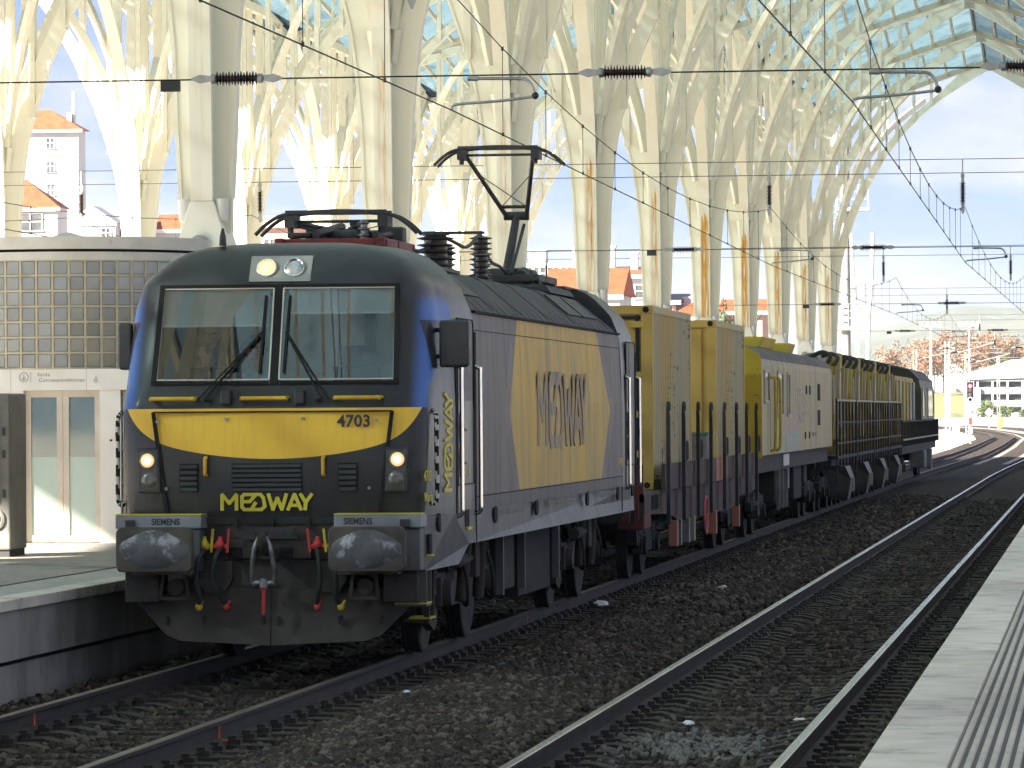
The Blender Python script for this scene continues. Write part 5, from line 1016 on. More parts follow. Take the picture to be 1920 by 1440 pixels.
# --- containers
def container(label, y, doors, txt):
    c = thing('shipping_container', label, 'container', (0, y, 1.205), 0, 'containers on the flat wagon'); L_, H_, W_ = 6.06, 2.56, 1.219
    for s in (-1, 1):
        pitch = 0.27; n_ = 21; pts = []; y_ = 0.18
        for i in range(n_): pts += [(y_, 0.0), (y_+0.07, 0.0), (y_+0.105, -0.036), (y_+0.235, -0.036)]; y_ += pitch
        pts.append((L_-0.16, 0.0)); sd_ = MB(); k = len(pts); xs_ = [s*(W_-0.008+d) for _, d in pts]
        sd_.add([(x, p[0], z) for z in (0.14, H_-0.10) for x, p in zip(xs_, pts)]+[(x-s*0.02, p[0], z) for z in (0.14, H_-0.10) for x, p in zip(xs_, pts)], [(i, i+1, k+i+1, k+i) for i in range(k-1)]+[(2*k+i+1, 2*k+i, 3*k+i, 3*k+i+1) for i in range(k-1)]); sd_.build('side_panel', 'container_side', c)
        for z0, z1 in ((0.0, 0.14), (H_-0.10, H_)): q = MB(); q.box(*sorted((s*(W_-0.07), s*W_)), 0.15, L_-0.15, z0, z1); q.build('side_rail', 'container_side', c)
        for y0, y1 in ((0, 0.16), (L_-0.16, L_)):
            q = MB(); q.box(*sorted((s*(W_-0.16), s*(W_+0.002))), y0, y1, 0.12, H_-0.12); q.build('corner_post', 'container_yellow', c)
            for z0 in (0, H_-0.12):
                q = MB(); q.box(*sorted((s*(W_-0.18), s*(W_+0.006))), y0-0.006, y1+0.006, z0, z0+0.12); cc = q.build('corner_casting', 'container_yellow', c, bevel=0.01)
                q = MB(); q.lathe([(0.045, 0), (0.045, 0.004)], (s*(W_-0.09), y0-0.009 if y0 == 0 else y1+0.007, z0+0.06), 'y', 14); q.build('casting_hole', 'seam_black', cc)
    q = MB(); q.box(-W_+0.16, W_-0.16, 0.05, 0.09, 0.12, H_-0.12); q.box(-W_+0.16, W_-0.16, L_-0.09, L_-0.05, 0.12, H_-0.12); q.build('end_panel', 'container_yellow', c, split=True)
    q = MB(); q.box(-W_+0.16, W_-0.16, 0.0, 0.12, H_-0.12, H_); q.box(-W_+0.16, W_-0.16, L_-0.12, L_, H_-0.12, H_); q.box(-W_+0.16, W_-0.16, 0.0, 0.12, 0.0, 0.12); q.build('end_rail', 'container_yellow', c, split=True)
    q = MB(); q.box(-W_+0.07, W_-0.07, 0.12, L_-0.12, H_-0.05, H_-0.02); q.build('roof_panel', 'container_yellow', c)
    if doors:
        q = MB(); q.box(0.98, 1.03, 0.015, 0.05, 0.14, H_-0.14); q.box(-1.05, 1.05, 0.02, 0.05, H_-0.19, H_-0.15); q.build('door_gasket', 'seam_black', c, split=True)
        for z in (0.45, 1.0, 1.55, 2.25): q = MB(); q.box(0.90, 1.10, -0.01, 0.05, z, z+0.09); q.build('hinge', 'container_yellow', c, bevel=0.008)
        for x in (0.25, 0.75): q = MB(); q.cyl((x, 0.02, 0.2), (x, 0.02, H_-0.2), 0.017, 8); q.build('lock_bar', 'container_yellow', c)
        for x in (0.62, 0.80):
            q = MB(); q.box(x-0.06, x+0.06, 0.040, 0.047, 1.80, 2.02); p = q.build('number_plate', 'hopper_pale', c); put_text('1', 0.17, 'letter_black', fm((x, 0.0385, 1.91), (1, 0, 0), (0, 0, 1)), 0.004, parent=p)
    else:
        for x in (0.35, 0.62): q = MB(); q.box(x-0.02, x+0.02, 0.01, 0.05, 0.14, H_-0.14); q.build('door_rib', 'container_yellow', c)
        q = MB(); q.box(0.70, 0.98, 0.02, 0.05, 0.14, H_-0.14); q.build('door_panel', 'coach_yellow' if 0 else 'container_yellow', c)
    return c
container('yellow container with corrugated side and doors marked 1, next to the locomotive', 64.14, True, '1')
container('second yellow container, farther from the locomotive, with blue scrawls on its pale corrugated side', 74.80, False, '')
gb = thing('generator_box', 'small grey metal cabinet with a green lid standing between the two containers', 'cabinet', (0.75, 72.6, 1.205)); q = MB(); q.box(-0.3, 0.5, 0, 1.2, 0, 0.72); q.build('cabinet_body', 'chute_grey', gb, bevel=0.02); q = MB(); q.box(-0.32, 0.52, -0.02, 1.22, 0.72, 0.76); pm('lid_green', (0.10, 0.22, 0.12), rough=0.6); q.build('cabinet_lid', 'lid_green', gb); q = MB(); q.box(0.501, 0.506, 0.15, 1.05, 0.1, 0.65); q.build('cabinet_door', 'grey_tank', gb)
# --- crew and generator coach
CY = 81.75; CLEN = 21.4
co = thing('works_coach', 'weathered cream and yellow works coach with graffiti and a dark rounded roof', 'coach', (0, CY, 0))
sec = [(-1.45, 1.50), (-1.45, 3.10)]+[(-1.45*math.cos(R(a)), 3.10+0.58*math.sin(R(a))) for a in range(12, 180, 12)]+[(1.45, 3.10), (1.45, 1.50)]
sh = MB(); sh.prism([(-1.45, 1.50), (1.45, 1.50), (1.45, 3.10), (1.42, 3.22), (-1.42, 3.22), (-1.45, 3.10)], 'y', 0.06, CLEN-0.06); sh.build('coach_body', 'coach_side', co)
rf = MB(); ra = [(1.43*math.cos(R(a)), 3.222+0.36*math.sin(R(a))) for a in range(0, 181, 12)]; rf.prism(ra, 'y', 0.03, CLEN-0.03); rf.build('coach_roof', 'coach_roof', co, smooth=40)
for y in (0.0, CLEN-0.055): e = MB(); e.prism([(x*1.0, z) for x, z in [(-1.452, 1.45), (1.452, 1.45), (1.452, 3.10)]+[(1.44*math.cos(R(a)), 3.215+0.37*math.sin(R(a))) for a in range(0, 181, 12)]+[(-1.452, 3.10)]], 'y', y, y+0.055); e.build('coach_end', 'coach_yellow', co)
q = MB(); q.box(-1.1, 1.1, -0.02, 0.0, 1.55, 1.62); q.box(-0.4, 0.4, -0.03, 0.0, 1.6, 3.0); q.build('end_door', 'coach_yellow', co, split=True)
for y0, y1, z0, z1, mt in ((0.55, 1.65, 2.45, 3.0, 'dark_glass'), (3.9, 5.3, 2.2, 3.0, 'dark_glass'), (6.6, 7.2, 2.2, 3.0, 'dark_glass'), (16.2, 17.0, 2.5, 2.85, 'seam_black'), (16.2, 17.0, 1.98, 2.30, 'seam_black'), (12.3, 12.6, 2.62, 2.8, 'seam_black'), (13.4, 13.7, 2.62, 2.8, 'seam_black'), (11.9, 12.2, 1.72, 1.86, 'seam_black'), (13.2, 13.5, 1.72, 1.86, 'seam_black'), (14.4, 15.6, 1.76, 1.84, 'chute_grey')):
    q = MB(); q.box(1.45, 1.462, y0, y1, z0, z1); wd = q.build('window' if mt == 'dark_glass' else 'vent', mt, co)
    if mt == 'dark_glass':
        for a_, c_ in (((y0, z0), (y1, z0)), ((y0, z1), (y1, z1)), ((y0, z0), (y0, z1)), ((y1, z0), (y1, z1))): f_ = MB(); f_.beam((1.463, *a_), (1.463, *c_), 0.05, 0.03, (1, 0, 0)); f_.build('window_frame', 'hopper_pale', wd)
dr = MB(); dr.box(1.449, 1.456, 2.05, 3.3, 1.52, 2.95); dr.build('coach_door', 'coach_side', co)
for y in (2.05, 3.3): g = MB(); g.tube(smooth_pts([(1.45, y, 2.9), (1.54, y, 2.86), (1.55, y, 2.6), (1.55, y, 1.75), (1.53, y, 1.60), (1.44, y, 1.56)], 4), 0.03, 6); g.build('handrail', 'coach_yellow', co, smooth=60)
q = MB(); q.box(-1.35, 1.35, 0.1, CLEN-0.1, 1.18, 1.495); q.build('coach_sill', 'frame_black', co)
for y0, y1, z0 in ((6.0, 8.0, 0.55), (9.2, 10.2, 0.75), (11.5, 13.8, 0.5), (14.6, 15.6, 0.8)): q = MB(); q.box(-1.25, 1.25, y0, y1, z0, 1.17); q.build('equipment_box', 'under_dark' if y0 < 9 else 'chute_grey' if y0 < 11 else 'under_dark', co, bevel=0.03)
q = MB(); q.box(1.36, 1.38, 6.6, 8.2, 1.24, 1.46); q.build('notice_plate', 'white_plate', co)
for y in (6.1, 7.3, 8.4): q = MB(); q.box(1.27, 1.33, y, y+0.12, 0.42, 1.16); q.build('bracket', 'chute_grey', co)
running_gear(co, 3.2); running_gear(co, CLEN-3.2); end_buffers(co, 0.02, -1); end_buffers(co, CLEN-0.02, 1)
for y0, y1, w in ((0.5, 3.0, 0.55), (7.0, 10.5, 0.9), (16.0, 18.0, 0.8)): q = MB(); q.prism([(-w, 3.50), (w, 3.50), (w*1.1, 3.72), (-w*1.1, 3.72)], 'y', y0, y1); q.build('roof_vent_box', 'coach_yellow', co, bevel=0.03)
# --- ballast machine wagons
def machine_wagon(label, y, L_):
    t = thing('ballast_wagon', label, 'wagon', (0, y, 0), 0, 'yellow ballast machine wagons')
    q = MB(); q.box(-1.40, 1.40, 0.1, L_-0.1, 1.05, 1.28); q.build('underframe', 'frame_black', t)
    q = MB(); q.prism([(-1.15, 1.7), (-0.8, 1.3), (0.8, 1.3), (1.15, 1.7), (1.22, 3.25), (-1.22, 3.25)], 'y', 0.9, L_-0.5); q.build('hopper_body', 'hopper_yellow', t)
    for i in range(5):
        y_ = 0.9+(L_-1.6)*i/4; q = MB(); q.prism([(1.14, 1.62), (1.30, 1.62), (1.38, 3.30), (1.20, 3.30)], 'y', y_, y_+0.22); q.build('hopper_rib', 'hopper_pale' if i in (2, 4) else 'hopper_yellow', t)
    q = MB(); q.box(1.2, 1.36, L_*0.52, L_*0.52+0.7, 1.9, 3.2); q.box(1.22, 1.34, L_*0.28, L_*0.28+0.5, 2.2, 3.1); q.build('door_panel', 'hopper_pale', t, split=True)
    for y_ in (0.35, L_-0.45): q = MB(); q.box(-1.2, 1.2, y_, y_+0.12, 1.28, 3.1); q.build('end_plate', 'hopper_yellow', t)
    for z in (1.55, 2.02, 2.52): q = MB(); q.beam((1.52, 0.1, z), (1.52, L_-0.1, z), 0.045, 0.045); q.build('rail_bar', 'frame_black' if z < 2.5 else 'hopper_pale', t)
    n_ = 6
    for i in range(n_+1): y_ = 0.12+(L_-0.26)*i/n_; q = MB(); q.box(1.50, 1.54, y_-0.035, y_+0.035, 0.95 if i % 3 else 0.55, 2.55); q.build('rail_post', 'frame_black', t)
    q = MB(); q.box(1.36, 1.55, 0.1, L_-0.1, 1.2, 1.27); q.build('walkway', 'frame_black', t)
    ch = MB(); ch.loft([[(1.0, L_*0.35, 1.05), (1.55, L_*0.35, 1.0), (1.55, L_*0.60, 1.0), (1.0, L_*0.60, 1.05)], [(1.05, L_*0.40, 0.62), (1.66, L_*0.40, 0.72), (1.66, L_*0.58, 0.72), (1.05, L_*0.58, 0.62)], [(1.15, L_*0.46, 0.22), (1.55, L_*0.46, 0.22), (1.55, L_*0.56, 0.22), (1.15, L_*0.56, 0.22)]]); ch.build('discharge_chute', 'chute_grey', t)
    for i in range(3): y_ = L_*(0.42+0.055*i); q = MB(); q.box(1.662, 1.69, y_, y_+0.05, 0.42, 0.74); q.build('chute_rib', 'hopper_pale', t)
    cv = MB(); cv.cyl((-0.4, 0.4, 3.42), (-0.4, L_-0.4, 3.5), 0.16, 12); cv.cyl((0.75, L_*0.4, 3.42), (0.75, L_*0.75, 3.48), 0.20, 14); cv.build('conveyor_tube', 'grey_tank', t, smooth=40, split=True)
    q = MB(); q.box(-1.1, 1.1, L_*0.1, L_*0.35, 3.25, 3.45); q.box(0.3, 1.25, L_*0.78, L_*0.93, 3.25, 3.62); q.build('gear_housing', 'hopper_yellow', t, bevel=0.04, split=True)
    for y_ in (L_*0.2, L_*0.55, L_*0.9): q = MB(); q.tube(smooth_pts([(1.1, y_, 3.2), (1.3, y_+0.1, 3.5), (1.1, y_+0.3, 3.62), (0.8, y_+0.4, 3.5)], 4), 0.05, 6); q.build('hydraulic_hose', 'rubber', t)
    running_gear(t, 1.7); running_gear(t, L_-1.7)
    return t
YM = [103.6, 112.1, 120.6, 129.1, 137.6]
for i in range(4): machine_wagon(f'yellow ballast machine wagon with black railings and grey chute, {ORD[i]} behind the cream coach', YM[i], 8.3)
# --- works locomotive at the tail
TY = 137.9; tl = thing('works_locomotive', 'dark yellow works locomotive with a rounded cab at the tail of the train', 'locomotive', (0, TY, 0)); TL_ = 30.6
q = MB(); q.box(-1.42, 1.42, 0.2, TL_-0.1, 0.95, 1.30); q.build('underframe', 'frame_black', tl)
q = MB(); q.box(-1.2, 1.2, 1.0, 16.5, 1.3, 3.35); q.build('engine_hood', 'hopper_yellow', tl, bevel=0.08)
for i in range(6): q = MB(); q.box(1.2, 1.30, 1.6+2.5*i, 2.9+2.5*i, 1.5, 3.2); q.build('hood_door', 'hopper_pale' if i in (1, 4) else 'grey_tank' if i == 5 else 'hopper_yellow', tl, bevel=0.02)
cs = [(-1.45, 1.3), (1.45, 1.3), (1.45, 2.9), (1.36, 3.3), (1.05, 3.62), (0.5, 3.78), (-0.5, 3.78), (-1.05, 3.62), (-1.36, 3.3), (-1.45, 2.9)]
q = MB(); q.prism(cs, 'y', 17.0, TL_-1.6); lo = [[(x, TL_-1.6, z) for x, z in cs], [(x*0.97, TL_-0.9, 1.3+(z-1.3)*0.97) for x, z in cs], [(x*0.88, TL_-0.4, 1.3+(z-1.3)*0.86) for x, z in cs]]; q.loft(lo); q.build('cab', 'tail_dark', tl, smooth=30)
q = MB(); q.prism([(x*1.012, z+0.012) for x, z in cs if z > 3.25]+[(x*0.97, z-0.04) for x, z in reversed(cs) if z > 3.25], 'y', 16.8, TL_-1.5); q.build('cab_roof', 'loco_roof', tl)
for y0, y1 in ((17.8, 19.6), (22.5, 27.5)):
    q = MB(); q.prism([(y0, 2.05), (y1, 2.05), (y1, 2.75), (y1-0.5, 3.0), (y0, 3.0)], 'x', 1.451, 1.462); w = q.build('cab_window', 'dark_glass', tl); r_ = [(y0, 2.05), (y1, 2.05), (y1, 2.75), (y1-0.5, 3.0), (y0, 3.0)]
    for a_, c_ in zip(r_, r_[1:]+r_[:1]): f_ = MB(); f_.beam((1.463, *a_), (1.463, *c_), 0.07, 0.03, (1, 0, 0)); f_.build('window_frame', 'hopper_pale', w)
for z in (1.4, 1.95): q = MB(); q.beam((1.52, 0.3, z), (1.52, TL_-0.2, z), 0.05, 0.05); q.build('rail_bar', 'hopper_pale' if z < 1.5 else 'frame_black', tl)
for i in range(24): y_ = 0.3+(TL_-0.6)*i/23; q = MB(); q.box(1.495, 1.545, y_-0.03, y_+0.03, 1.2, 1.97); q.build('rail_post', 'frame_black', tl)
q = MB(); q.tube([(0.6, 12.0, 3.35), (0.6, 12.0, 3.75)], 0.12, 10); q.cyl((-0.3, 6, 3.35), (-0.3, 11, 3.45), 0.25, 12); q.build('exhaust', 'grey_tank', tl, split=True)
for y_ in (3.0, 9.0, 26.5): running_gear(tl, y_)
q = MB(); q.box(1.0, 1.5, 18.0, 20.0, 0.35, 0.95); q.build('fuel_tank', 'chute_grey', tl, bevel=0.04); q = MB(); q.box(1.2, 1.5, 24.0, 25.0, 0.25, 0.95); q.build('cab_steps', 'chute_grey', tl)
# ---------------------------------------------------------------- lift pavilion on the platform
pm('panel_white', (0.82, 0.81, 0.78), (0.76, 0.75, 0.71), rough=0.55, scale=1.2, stretch=(1, 1, 0.4), c3=(0.42, 0.39, 0.32), s3=3, lo3=0.7, hi3=0.85)
pm('parapet', (0.74, 0.72, 0.66), (0.64, 0.62, 0.56), rough=0.75, scale=1.5, c3=(0.24, 0.22, 0.17), s3=3.2, lo3=0.62, hi3=0.8)
pm('mortar', (0.60, 0.54, 0.40), (0.48, 0.43, 0.32), rough=0.8, scale=6); pm('alu_beige', (0.62, 0.56, 0.49), (0.55, 0.50, 0.43), rough=0.45, scale=3); pm('text_grey', (0.36, 0.36, 0.35), rough=0.6)
pane_mat('glass_block', (0.80, 0.84, 0.80), reflect=0.06, rough=0.10, solid=0.60, tl=(0.60, 0.60, 0.54), dirt=0.7); pane_mat('door_clear', (0.60, 0.76, 0.70), reflect=0.08, rough=0.03, solid=0.45, tl=(0.30, 0.42, 0.37), dirt=1.5); pane_mat('door_frost', (0.45, 0.60, 0.54), reflect=0.06, rough=0.25, solid=0.85, tl=(0.52, 0.66, 0.59))
KX, KY, KR = -5.62, 57.78, 1.76
kk = thing('lift_pavilion', 'white lift pavilion with a curved wall of glass blocks above pale sliding doors', 'pavilion', (KX, KY, 0))
def arc_band(r0, r1, z0, z1, mat, name, a0=0, a1=360, n=72, parent=kk):
    mb = MB(); pts = [R(a0+(a1-a0)*i/n) for i in range(n+1)]; full = a1-a0 >= 360
    ring = [[(r*math.cos(a), r*math.sin(a), z) for r, z in ((r0, z0), (r1, z0), (r1, z1), (r0, z1))] for a in pts]
    mb.loft(ring, True, caps=not full); return mb.build(name, mat, parent, smooth=30)
arc_band(KR-0.10, KR+0.035, 4.21, 4.31, 'parapet', 'parapet_band'); arc_band(KR-0.1, KR-0.02, 4.31, 4.345, 'seam_black', 'parapet_groove'); arc_band(KR-0.15, KR+0.055, 4.345, 4.50, 'parapet', 'parapet_ring')
rf = MB(); rf.lathe([(KR-0.1, 4.40), (0.4, 4.50), (0.02, 4.62)], (0, 0, 0), 'z', 40); rf.build('pavilion_roof', 'parapet', kk)
NB, NR, BH = 56, 7, 0.191
bm_ = MB(); wa = 2*math.pi/NB; bw = 2*KR*math.sin(wa/2)-0.026
bm_.box(-bw/2, bw/2, -0.04, 0.04, 0.010, BH-0.010); BLK = bm_.mesh('glass_brick', 'glass_block')
back = MB()
for i in range(NB):
    a = wa*(i+0.5); v_ = (math.cos(a), math.sin(a))
    for r in range(NR):
        z = 2.872+BH*r
        if v_[1] < 0.25 and v_[1] < 1:
            obj('glass_brick', BLK, kk, bevel=0.012, seg=1, loc=(KR*v_[0]*0.995, KR*v_[1]*0.995, z), rot=(0, 0, a+math.pi/2))
        else:
            c_, s_ = math.cos(a+math.pi/2), math.sin(a+math.pi/2)
            back.add([(KR*v_[0]+x*c_-y*s_, KR*v_[1]+x*s_+y*c_, z+h) for h in (0.01, BH-0.01) for x, y in ((-bw/2, -0.04), (bw/2, -0.04), (bw/2, 0.04), (-bw/2, 0.04))], [(0, 3, 2, 1), (4, 5, 6, 7), (0, 1, 5, 4), (1, 2, 6, 5), (2, 3, 7, 6), (3, 0, 4, 7)])
tag(back.build('glass_bricks', 'glass_block', kk), kind='stuff')
for r in range(NR+1): arc_band(KR-0.035, KR+0.032, 2.872+BH*r-0.012, 2.872+BH*r+0.012, 'mortar', 'mortar_joint', n=56)
jm = MB(); jm.box(-0.014, 0.014, -0.033, 0.033, 2.862, 2.872+BH*NR+0.012); JM = jm.mesh('mortar_joint', 'mortar')
for i in range(NB): a = wa*i; obj('mortar_joint', JM, kk, loc=(KR*math.cos(a), KR*math.sin(a), 0), rot=(0, 0, a+math.pi/2))
q = MB(); q.box(-0.75, 0.75, -1.0, 0.9, PH, 4.2); q.build('lift_shaft', 'mortar', kk)
xf = lambda X_: X_-KX; yf = lambda Y_: Y_-KY
q = MB(); q.box(xf(-7.3), xf(-4.47), yf(56.0), yf(56.16), 2.60, 2.862); q.box(xf(-4.47), xf(-4.30), yf(56.02), yf(59.5), 2.60, 2.86); q.build('fascia', 'panel_white', kk, split=True)
q = MB(); q.box(xf(-4.84), xf(-4.58), yf(56.03), yf(56.3), PH, 2.598); q.box(xf(-6.9), xf(-5.80), yf(56.03), yf(56.3), PH, 2.598); q.build('wall_panel', 'panel_white', kk, split=True)
for X_ in (-5.95, -5.0): q = MB(); q.box(xf(X_)-0.002, xf(X_)+0.002, yf(55.998), yf(56.0), 2.60, 2.862); q.build('panel_seam', 'text_grey', kk)
for x0, x1, nm in ((-5.795, -5.322, 0), (-5.318, -4.845, 1)):
    f_ = MB(); Yd = yf(56.10)
    for a_ in ((x0, x0+0.075), (x1-0.075, x1)): f_.box(xf(a_[0]), xf(a_[1]), Yd, Yd+0.05, PH+0.01, 2.597)
    f_.box(xf(x0+0.075), xf(x1-0.075), Yd, Yd+0.05, 2.515, 2.597); f_.box(xf(x0+0.075), xf(x1-0.075), Yd, Yd+0.05, PH+0.01, PH+0.09); dl = f_.build('door_leaf', 'alu_beige', kk)
    for z0, z1, mt in ((1.78, 2.515, 'door_clear'), (PH+0.09, 1.779, 'door_frost')): q = MB(); q.box(xf(x0+0.075), xf(x1-0.075), Yd+0.02, Yd+0.03, z0, z1); q.build('door_pane', mt, dl)
pane_mat('side_glass', (0.45, 0.56, 0.52), reflect=0.08, rough=0.05)
q = MB(); q.box(xf(-4.58), xf(-4.57), yf(56.1), yf(59.4), PH, 2.59); q.build('side_glazing', 'side_glass', kk)
for i in range(9): q = MB(); q.box(xf(-4.575), xf(-4.545), yf(56.08), yf(59.4), PH+0.1+0.21*i, PH+0.125+0.21*i); q.build('glazing_bar', 'alu_beige', kk)
for j in range(5): q = MB(); q.box(xf(-4.568), xf(-4.535), yf(56.1+0.8*j), yf(56.13+0.8*j), PH, 2.59); q.build('glazing_post', 'alu_beige', kk)
q = MB(); q.lathe([(0.014, -0.01), (0.014, 0.004)], (xf(-4.70), yf(56.028), 1.98), 'y', 12); q.build('call_button', 'seam_black', kk)
for tx, z, x, sz in (('Saída', 2.795, -5.535, 0.062), ('Correspondências', 2.725, -5.31, 0.062)): put_text(tx, sz, 'text_grey', fm((xf(x), yf(55.997), z), (1, 0, 0), (0, 0, 1), 1.0, 1.0), 0.0008, 1.25, parent=kk)
ic = MB(); ic.tube([(xf(-5.785)+0.055*math.cos(2*math.pi*i/24), yf(55.996), 2.765+0.055*math.sin(2*math.pi*i/24)) for i in range(25)], 0.004, 5); ic.beam((xf(-5.785), yf(55.996), 2.80), (xf(-5.785), yf(55.996), 2.73), 0.008, 0.004, (0, 1, 0))
for s in (-1, 1): ic.beam((xf(-5.785)+s*0.022, yf(55.995), 2.752), (xf(-5.785), yf(55.995), 2.728), 0.007, 0.004, (0, 1, 0))
ic.box(xf(-5.70), xf(-5.697), yf(55.995), yf(55.999), 2.70, 2.83); ic.tube([(xf(-4.88)+0.022*math.cos(t), yf(55.996), 2.72+0.022*math.sin(t)) for t in [2.4+i*0.4 for i in range(11)]], 0.004, 5); ic.beam((xf(-4.88), yf(55.996), 2.77), (xf(-4.875), yf(55.996), 2.725), 0.008, 0.004, (0, 1, 0)); ic.build('pictogram', 'text_grey', kk)
# vending machine at the frame edge
pm('machine_grey', (0.22, 0.22, 0.21), (0.17, 0.17, 0.165), rough=0.45, scale=3); pm('machine_light', (0.40, 0.40, 0.38), rough=0.5)
vm_ = thing('vending_machine', 'grey vending machine with a dark glazed front standing beside the lift pavilion', 'vending machine', (-5.10, 50.4, PH))
q = MB(); q.box(-0.45, 0.47, 0, 0.8, 0.08, 1.82); q.build('cabinet', 'machine_grey', vm_, bevel=0.02); q = MB(); q.box(-0.42, 0.45, 0.03, 0.77, 0.0, 0.08); q.build('plinth', 'cab_dark', vm_)
q = MB(); q.box(-0.40, 0.33, -0.012, 0.0, 0.62, 1.66); gl_ = q.build('display_window', 'dark_glass', vm_)
for z in (0.75, 0.95, 1.15, 1.35): q = MB(); q.box(-0.38, 0.31, -0.016, -0.0125, z, z+0.012); q.build('shelf_edge', 'salmon', gl_)
q = MB(); q.box(0.335, 0.35, -0.02, 0.0, 0.6, 1.68); q.build('window_trim', 'machine_light', vm_)
q = MB(); q.lathe([(0.13, -0.02), (0.10, -0.035), (0.09, -0.02)], (0.28, 0, 0.42), 'y', 20); q.build('coin_tray', 'machine_light', vm_, smooth=50); q = MB(); q.lathe([(0.06, -0.022), (0.02, -0.026)], (0.27, 0, 0.42), 'y', 16); q.build('tray_hole', 'seam_black', vm_)
for z in (1.35, 1.10, 0.66): q = MB(); q.box(0.385, 0.42, -0.008, 0.0, z, z+0.09); q.build('coin_slot', 'cab_dark', vm_)

# ---------------------------------------------------------------- overhead line
pm('wire', (0.045, 0.042, 0.04), rough=0.5, metal=0.5); pm('galvanised', (0.42, 0.43, 0.43), (0.32, 0.33, 0.33), rough=0.45, metal=0.6, scale=6); pm('insulator_brown', (0.055, 0.026, 0.022), rough=0.25); pm('dark_box', (0.03, 0.033, 0.036), rough=0.6)
SP = [-62, -5, 51.5, 108, 165, 222, 285, 350]
def line_x(base, i): return base+(0.2 if i % 2 == 0 else -0.2)
def overhead(label, base, ys, group, zc=5.68, zm=7.0, fx=None, rad=0.0085):
    t = thing('overhead_line', label, 'wire', (0, 0, 0), 0, group); xs_ = lambda y, i: line_x(base, i)+((fx(y)-fx(0)) if fx else 0)
    cpts = [(xs_(y, SP.index(y)), y, zc) for y in ys]
    c = MB(); c.tube(cpts, rad, 5); c.build('contact_wire', 'wire', t)
    mp = []
    for (a_, y0), (b_, y1) in zip([(p[0], p[1]) for p in cpts], [(p[0], p[1]) for p in cpts][1:]):
        for k in range(12): f_ = k/12; mp.append((a_*0.4+(base+(a_-base)*0.0)*0.6+(b_-a_)*0.4*f_ if False else a_+(b_-a_)*f_, y0+(y1-y0)*f_, zm-0.85*4*f_*(1-f_)))
    mp.append((cpts[-1][0], cpts[-1][1], zm)); c = MB(); c.tube(mp, rad*0.9, 5); c.build('messenger_wire', 'wire', t)
    for i in range(0, len(mp)-1):
        if i % 12 == 0: continue
        x, y, z = mp[i]
        if y < 28: continue
        d = MB(); d.cyl((x, y, zc), (x, y, z), 0.005, 5); d.cyl((x, y, z-0.03), (x, y, z+0.02), 0.018, 6); d.cyl((x, y, zc-0.015), (x, y, zc+0.03), 0.016, 6); d.build('dropper', 'wire', t)
    return t
overhead('overhead wires of the track under the train, touching the raised pantograph', 0.0, SP, 'overhead lines', fx=t1x)
overhead('overhead wires above the empty shiny track beside the pale platform', 4.49, SP, 'overhead lines', zc=5.70, fx=t2x)
overhead('overhead wires behind the farther edge of the train platform', -12.3, SP[1:6], 'overhead lines', rad=0.010)
overhead('overhead wires beyond the lift pavilion, over the track next to the farther column row', -16.6, SP[1:6], 'overhead lines', rad=0.010)
INS = MB(); pr = [(0.028, -0.24)]
for i in range(14): x = -0.22+0.44*i/13; pr += [(0.034, x-0.012), (0.085 if i % 2 == 0 else 0.070, x-0.002), (0.084 if i % 2 == 0 else 0.069, x+0.003), (0.034, x+0.012)]
pr += [(0.028, 0.24)]; INS.lathe(pr, (0, 0, 0), 'x', 18); INSM = INS.mesh('rib_insulator', 'insulator_brown', 40)
CAP = MB()
for s in (-1, 1): CAP.lathe([(0.045, s*0.235), (0.055, s*0.25), (0.055, s*0.29), (0.02, s*0.31)], (0, 0, 0), 'x', 14); CAP.prism([(s*0.29, -0.025), (s*0.42, -0.05), (s*0.52, -0.012), (s*0.52, 0.012), (s*0.42, 0.05), (s*0.29, 0.03)], 'y', -0.012, 0.012)
CAPS = [p.mesh('insulator_cap', 'galvanised', 40) for p in CAP.pieces()]
def span_insulator(parent, loc, rot=(0, 0, 0), scale=1.0):
    o = obj('rib_insulator', INSM, parent, loc=loc, rot=rot); o.scale = (scale,)*3
    for me in CAPS: obj('insulator_cap', me, o)
    return o
